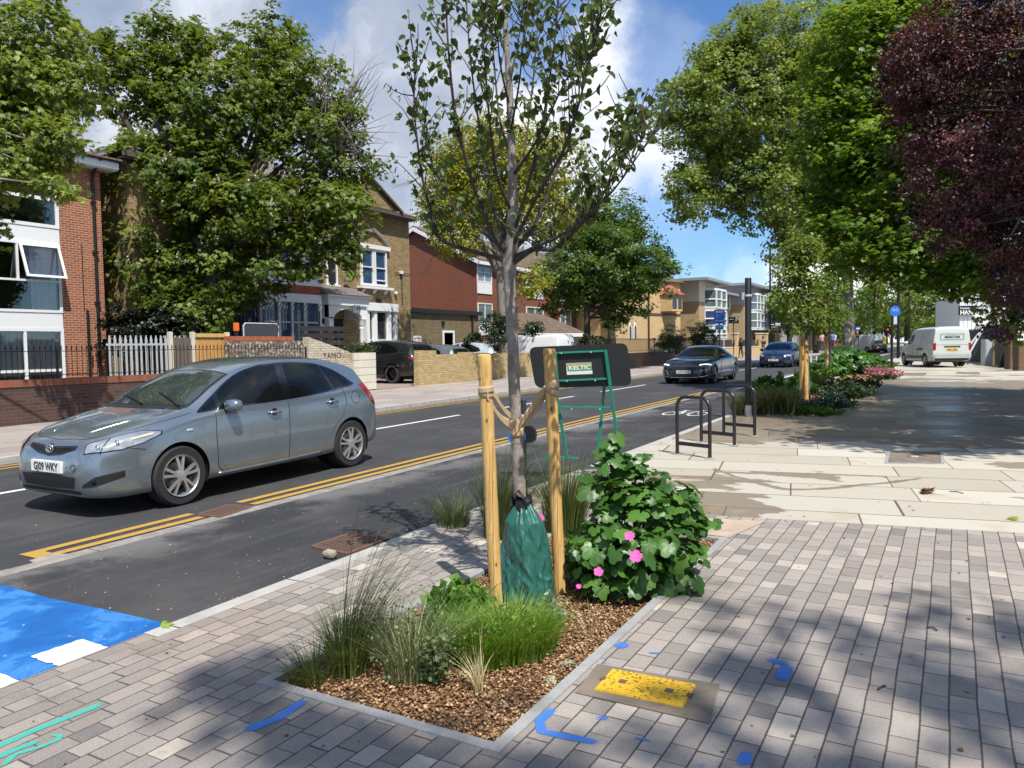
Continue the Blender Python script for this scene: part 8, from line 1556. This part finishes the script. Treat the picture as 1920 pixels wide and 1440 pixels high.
for u, v, D, r_ in ((1192, 1044, 4.42, .038), (1180, 1006, 4.48, .030), (1122, 1073, 4.40, .028), (1011, 973, 4.80, .032), (1085, 1100, 4.6, .016)):
    p = AT(u, v, D); q_ = AT(u+(1195-u)*.35, v+30, D+.3)-base; MB().tube(bez(q_, (q_+p-base)/2+Vector((0, 0, .04)), p-base, 5), .0025, 5).build('flower_stalk', plain('mallow stem', (.10, .13, .05), .7), t, smooth=True); flower(t, p-base, r_, (ray(u, v)*-1+np.array([.1, 0, .6])), M_fl)
bushy('garden_daisy', 'fine dark leaved underplanting at the foot of the big mallow', 1110, 1110, 2200, .30, .30, .40, .026, Gr6, 33, P0=Vector((-2.0, 4.72, gz(4.7))))
# ---- second bed
r = np.random.default_rng(55)
spec = [('feather_grass', 'pale tipped grass clump at the front left of the second bed', 1440, 776, 'g', .62), ('feather_grass', 'olive grass clump left of the black post', 1395, 779, 'g', .5), ('feather_grass', 'grass clump right of the black post', 1475, 776, 'g', .60), ('feather_grass', 'tall grass between the two staked trees', 1528, 738, 'g', .6),
        ('low_shrub', 'dark low leafy shrub behind the black post', 1470, 745, 'd', .55), ('thyme_mat', 'low green mat at the front edge of the second bed', 1530, 778, 'm', .16), ('verbena_plant', 'low plant with purple flowers around the first staked tree', 1515, 766, 'p', .22), ('low_shrub', 'blue green low shrub right of the purple flowers', 1562, 765, 'b', .30), ('low_shrub', 'dark grassy mound right of the second stake', 1590, 748, 'k', .42), ('low_shrub', 'second dark grassy mound at the pavement edge of the bed', 1610, 735, 'k', .45), ('low_shrub', 'low dark mound between the stakes', 1545, 738, 'k', .4),
        ('leafy_plant', 'leafy plant with yellow flowers left of the second stake', 1540, 712, 'y', .5), ('pink_flower_plant', 'mound of bright pink flowers at the far right corner of the bed', 1648, 707, 'f', .50), ('pink_flower_plant', 'purple pink flowers nearest the pavement in the far corner', 1662, 712, 'f', .4), ('leafy_plant', 'yellow green mound behind the pink flowers', 1655, 693, 'y', .5)]
M_pk = leafmat('pink blossom', (.55, .03, .20), (.80, .10, .40), (.85, .30, .65), trans=.3); M_pu = leafmat('purple blossom', (.22, .06, .28), (.36, .13, .45), (.5, .3, .6), trans=.3); M_ye = leafmat('yellow blossom', (.5, .4, .05), (.75, .6, .1), (.8, .7, .2), trans=.3)
L_bg = leafmat('blue green leaf', (.02, .06, .05), (.05, .12, .09), (.09, .19, .13), trans=.25)
for i, (nm, lab, u, v, k, h) in enumerate(spec):
    if k == 'g': tuft(nm, lab, u, v, [('blades', 620, h*1.25, .8, .010, (-.05, 0, 0), Gr1, 200+i, .22), ('plumes', 160, h*1.1, .8, .009, (-.1, 0, 0), Gr5, 230+i, .22)])
    elif k == 'd': bushy(nm, lab, u, v, 1500, .8, .7, h, .12, L_mal, 200+i, 'lobed')
    elif k == 'm': bushy(nm, lab, u, v, 2600, .6, .3, h, .035, Gr6, 200+i)
    elif k == 'p': bushy(nm, lab, u, v, 1300, .55, .4, h, .04, Gr7, 200+i, flowers=(M_pu, 260, .035))
    elif k == 'b': bushy(nm, lab, u, v, 1800, .5, .5, h, .05, L_bg, 200+i)
    elif k == 'k': bushy(nm, lab, u, v, 3400, .75, .9, h, .055, leafmat('dark mound %d' % i, (.015, .03, .012), (.035, .065, .025), (.07, .12, .045), trans=.25), 200+i)
    elif k == 'y': bushy(nm, lab, u, v, 1400, .7, .7, h, .10, Gr6, 200+i, 'ovate', flowers=(M_ye, 50, .06))
    elif k == 'f': bushy(nm, lab, u, v, 2000, .65, .9, h, .05, Gr6, 200+i, flowers=(M_pk, 330, .075))
for i, (u, v, rx, h, lab) in enumerate(((1585, 702, 1.2, 1.15, 'big leafed mallow bush at the far end of the second bed'), (1555, 706, .9, .8, 'mallow bush left of the second staked tree'), (1625, 700, .9, .85, 'broad leafed bush in front of the pink flowers'))):
    mallow(lab, G(u, v, -.03), rx, rx, h, 420, .17, 60+i, 0)
def staked(u, v, vt, ct, label, labs, lab2, seed, blobs, D, u2):
    b = G(u, v, -.02); tr_t = tree('young_street_tree', label, 'tree', b+Vector((.12, .25, 0)), AT(u+4, vt, D), blobs, 170, 26, .32, .085, 'ovate', L_plane if seed % 2 else L_maple, B_grey, tr=.045, limbs=22, twigs=60, seed=seed, up=.5, reach=.8)
    stake('tree_stake', labs, b, AT(u, ct, D), .055, 'stakes of the second bed trees'); 
    if u2: q = AT(u2, v-6, D); q.z = gz(q.y)-.02; stake('tree_stake', lab2, q, AT(u2-1, ct+2, D+.1), .050, 'stakes of the second bed trees')
D_ = 18.3; staked(1503, 752, 500, 636, 'young tree with light leaves tied to twin stakes in the second bed', 'left of the twin stakes of the first tree in the second bed', 'right of the twin stakes of the first tree in the second bed', 91, [PB(1495, 540, 18.3, 42, 60, .5), PB(1520, 590, 18.3, 30, 36, .4), PB(1480, 500, 18.3, 24, 40, .35), PB(1510, 470, 18.3, 28, 40, .4)], D_, 1512)
staked(1549, 712, 500, 632, 'young tree with a dark trunk tied to the second, shorter stake', 'timber stake of the second young tree, further up the bed', '', 92, [PB(1555, 540, 27.5, 36, 55, .6), PB(1560, 590, 27.5, 30, 30, .5), PB(1570, 490, 27.5, 26, 40, .4)], 27.5, None)
# ---------------------------------------------------------------- clutter by the dark fence
def beam(name, lab, a, b, w_, mat, cat='pole', group=None):
    o = Vector(a); t = setp(MB().bar((0, 0, 0), Vector(b)-o, w_).build(name, mat), lab, cat, group); t.location = o
for i, (a_, b_) in enumerate((((1815, 668, 40), (1846, 612, 41.5)), ((1812, 655, 40.5), (1838, 622, 41)), ((1826, 668, 40.2), (1846, 622, 42)))): beam('leaning_pole', ['long pale pole leaning against the dark fence, lowest', 'short pole leaning behind the longest one', 'dark pole leaning nearest the pale cabinet'][i], AT(*a_), AT(*b_), .07, M_galv if i < 2 else M_blk, group='poles leaning on the dark fence')
def cab(name, lab, u0, u1, v0, v1, D, mat, cat='cabinet', door=True, rz=0.):
    k = D/F; b = AT((u0+u1)/2, v1, D); t = thing(name, lab, cat, (b.x, b.y, gz(b.y)), yaw+rz); w_ = (u1-u0)*k; h = AT(u0, v0, D).z-gz(b.y); MB().box(-w_/2, w_/2, -.2, .2, 0, h).build('body', mat, t, bevel=.02)
    if door: MB().box(-w_/2+.05, w_/2-.05, -.215, -.203, .12, h-.1).build('door', mat, t, bevel=.005)
    return t, w_, h
cab('utility_cabinet', 'pale grey cabinet standing before the dark fence', 1843, 1856, 636, 669, 38.5, plain('cabinet grey', (.42, .45, .46), .5, .1)); cab('utility_cabinet', 'beige cabinet right beside the pale grey one', 1857, 1868, 636, 669, 38.7, plain('cabinet beige', (.36, .30, .17), .6, .1))
for i, (u0, u1, v0, v1, D) in enumerate(((1888, 1905, 632, 678, 33.5), (1904, 1926, 636, 684, 32))):
    t, w_, h = cab('brick_gate_pier', ['brown gate pier with a dark recess left of the poster', 'brown gate pier under the poster at the right edge'][i], u0, u1, v0, v1, D, brickmat('pier brick%d' % i, (.20, .13, .08), (.15, .10, .06), (.12, .09, .06)), 'pier', door=False); MB().box(-w_/2-.03, w_/2+.03, -.23, .23, h, h+.08).build('cap', M_stone, t)
    if i == 0: MB().box(-.09, .09, -.215, -.20, .5, h-.25).build('recess', M_dim, t)
b = AT(1880, 676, 35.5); t = thing('pointed_post', 'dark pointed timber post rising above the fence', 'post', (b.x, b.y, gz(b.y)), yaw); k = 35.5/F; MB().prism([(-.16, 0), (.16, 0), (.16, 1.9), (.04, 2.3), (0, 2.55), (-.04, 2.3), (-.16, 1.9)], -.06, .06, axis='y').build('board', M_darkframe, t)
b = AT(1915, 640, 31); t = thing('poster_board', 'white poster with red shapes fixed above the gate pier at the right edge', 'poster', b, yaw); k = 31/F; MB().box(-8*k, 14*k, -.03, 0, 2*k, 42*k).build('board', M_white, t); mb = MB(); mb.box(-2*k, 3*k, -.036, -.031, 24*k, 28*k); mb.box(1*k, 8*k, -.036, -.031, 16*k, 20*k); mb.bar((-1*k, -.034, 31*k), (5*k, -.034, 28*k), .05, .01); mb.build('red_shapes', plain('poster red', (.6, .05, .05), .5), t)
b = AT(1897, 636, 33); t = thing('dark_sign', 'dark framed noticeboard left of the poster', 'noticeboard', b, yaw); k = 33/F; MB().box(-9*k, 9*k, -.03, .02, 4*k, 30*k).build('board', M_black, t, bevel=.01); MB().box(-3*k, 5*k, -.036, -.031, 7*k, 9*k).build('notice', M_galv, t)
# ---------------------------------------------------------------- people on the far pavement (a few pixels each)
def person(label, u, vfoot, D, coat, legs, heading=0., stride=.25, hair=(.02, .015, .012), extra=None, hgt=1.72, seated=False):
    b = AT(u, vfoot, D); t = thing('person', label, 'person', b, heading); s = hgt/1.72
    J = {'hip': (0, 0, .92), 'chest': (0, .0, 1.28), 'neck': (0, .0, 1.46), 'head': (0, .02, 1.58), 'top': (0, .02, 1.70), 'ls': (-.17, 0, 1.40), 'rs': (.17, 0, 1.40), 'le': (-.23, -.06, 1.14), 're': (.23, .08, 1.14), 'lh': (-.22, .10, .93), 'rh': (.22, .2, .98),
         'lhp': (-.09, 0, .88), 'rhp': (.09, 0, .88), 'lk': (-.10, stride*.6, .48), 'rk': (.10, -stride*.2, .48), 'la': (-.10, stride*.8, .07), 'ra': (.10, -stride, .10), 'lt': (-.10, stride*.8+.16, .02), 'rt': (.10, -stride+.15, .03)}
    E_ = [('hip', 'chest', .15, .17), ('chest', 'neck', .17, .06), ('neck', 'head', .06, .09), ('head', 'top', .09, .05), ('chest', 'ls', .12, .075), ('chest', 'rs', .12, .075), ('ls', 'le', .06, .045), ('rs', 're', .06, .045), ('le', 'lh', .042, .03), ('re', 'rh', .042, .03), ('hip', 'lhp', .12, .095), ('hip', 'rhp', .12, .095), ('lhp', 'lk', .09, .06), ('rhp', 'rk', .09, .06), ('lk', 'la', .055, .04), ('rk', 'ra', .055, .04), ('la', 'lt', .045, .03), ('ra', 'rt', .045, .03)]
    names = list(J); me = bpy.data.meshes.new('body'); me.from_pydata([tuple(q*s for q in J[n]) for n in names], [(names.index(a), names.index(c_)) for a, c_, _, _ in E_], []); o = bpy.data.objects.new('body', me); C.objects.link(o); o.parent = t
    sk = o.modifiers.new('skin', 'SKIN'); rad = {}
    for a, c_, ra, rb_ in E_: rad[a] = max(rad.get(a, 0), ra); rad[c_] = max(rad.get(c_, 0), rb_)
    for i, n in enumerate(names): me.skin_vertices[0].data[i].radius = (rad[n]*s, rad[n]*s*.8); me.skin_vertices[0].data[i].use_root = (n == 'hip')
    o.modifiers.new('sub', 'SUBSURF').levels = 1; dg = bpy.context.evaluated_depsgraph_get(); m2 = bpy.data.meshes.new_from_object(o.evaluated_get(dg)); o.modifiers.clear(); o.data = m2; bpy.data.meshes.remove(me); m2.name = 'body'
    m2.materials.clear(); mats = [plain('skin', (.35, .19, .12), .6), plain('coat %s' % (coat,), coat, .8), plain('trousers %s' % (legs,), legs, .8), M_black]
    for q in mats: m2.materials.append(q)
    for f in m2.polygons: z = f.center.z/s; x = abs(f.center.x)/s; f.material_index = 0 if z > 1.47 or (x > .17 and z < 1.0 and z > .8) else 1 if z > .90 else 3 if z < .09 else 2
    m2.shade_smooth(); mb = MB(); mb.ball((0, 0*s, 1.63*s), .105*s, .115*s, .11*s, 12, 8); mb.build('hair', plain('hair %s' % (hair,), hair, .8), t, smooth=True)
    mb = MB(); mb.ball((0, .115*s, 1.58*s), .018*s, .025*s, .02*s, 6, 4); mb.build('nose', mats[0], t, smooth=True)
    return t, s
t, s = person('person in black with a backpack walking beside a bicycle on the far pavement', 1389, 671, 66, (.015, .015, .018), (.012, .012, .015), heading=yaw+.3, stride=.12); MB().ball((0, -.20, 1.22), .15, .10, .22, 12, 8, .7).build('backpack', M_black, t, smooth=True)
b = AT(1396, 672, 65.6); bt_ = thing('bicycle', 'dark bicycle pushed by the person in black', 'bicycle', b, yaw+1.9); 
for x in (-.5, .5): 
    w_ = MB().tube([(x+.33*math.cos(q), 0, .34+.33*math.sin(q)) for q in np.linspace(0, 6.283, 25)], .022, 6).build('wheel', M_blk, bt_, smooth=True); mb = MB(); [mb.tube([(x, 0, .34), (x+.32*math.cos(q), 0, .34+.32*math.sin(q))], .004, 3) for q in np.linspace(0, 5.8, 12)]; mb.build('spokes', M_galv, w_)
mb = MB(); [mb.tube([a_, b_], .018, 6) for a_, b_ in (((-.5, 0, .34), (-.08, 0, .30)), ((-.08, 0, .30), (-.2, 0, .85)), ((-.2, 0, .78), (.35, 0, .82)), ((-.08, 0, .30), (.36, 0, .76)), ((-.5, 0, .34), (-.2, 0, .78)), ((.5, 0, .34), (.34, 0, .95)))]; mb.build('frame', M_blk, bt_); MB().ball((-.22, 0, .90), .13, .06, .03).build('saddle', M_black, bt_, smooth=True); MB().tube([(.38, -.26, .98), (.33, -.1, .97), (.33, .1, .97), (.38, .26, .98)], .014, 6).build('handlebar', M_galv, bt_)
person('person in a black and white top standing by the honey brick piers', 1431, 665, 72, (.20, .20, .21), (.02, .02, .025), heading=math.pi+yaw, stride=.1); MB().box(-.22, .22, .08, .16, 1.0, 1.25).build('bag', M_black, bpy.data.objects['person.001'], bevel=.03)
t, s = person('person with a pink cap half hidden behind the bonnet of the black coupe', 1271, 676, 52, (.13, .05, .05), (.02, .02, .025), heading=yaw+math.pi*.9, stride=.1, hair=(.55, .35, .30))
person('distant person in a pink top left of the second stake', 1541, 658, 70, (.55, .28, .28), (.05, .05, .06), heading=yaw, stride=.15); person('distant person in blue and red walking right of the second stake', 1561, 655, 74, (.12, .16, .45), (.35, .04, .06), heading=yaw, stride=.2)
person('tiny person in dark clothes beside the far white van', 1613, 643, 96, (.04, .03, .03), (.02, .02, .02), heading=yaw, stride=.2); person('tiny person in orange beside the far white van', 1607, 643, 95, (.55, .16, .08), (.03, .03, .05), heading=yaw, stride=.2); person('distant person in white near the second blue sign', 1565, 652, 90, (.6, .6, .6), (.3, .3, .3), heading=yaw, stride=.1)
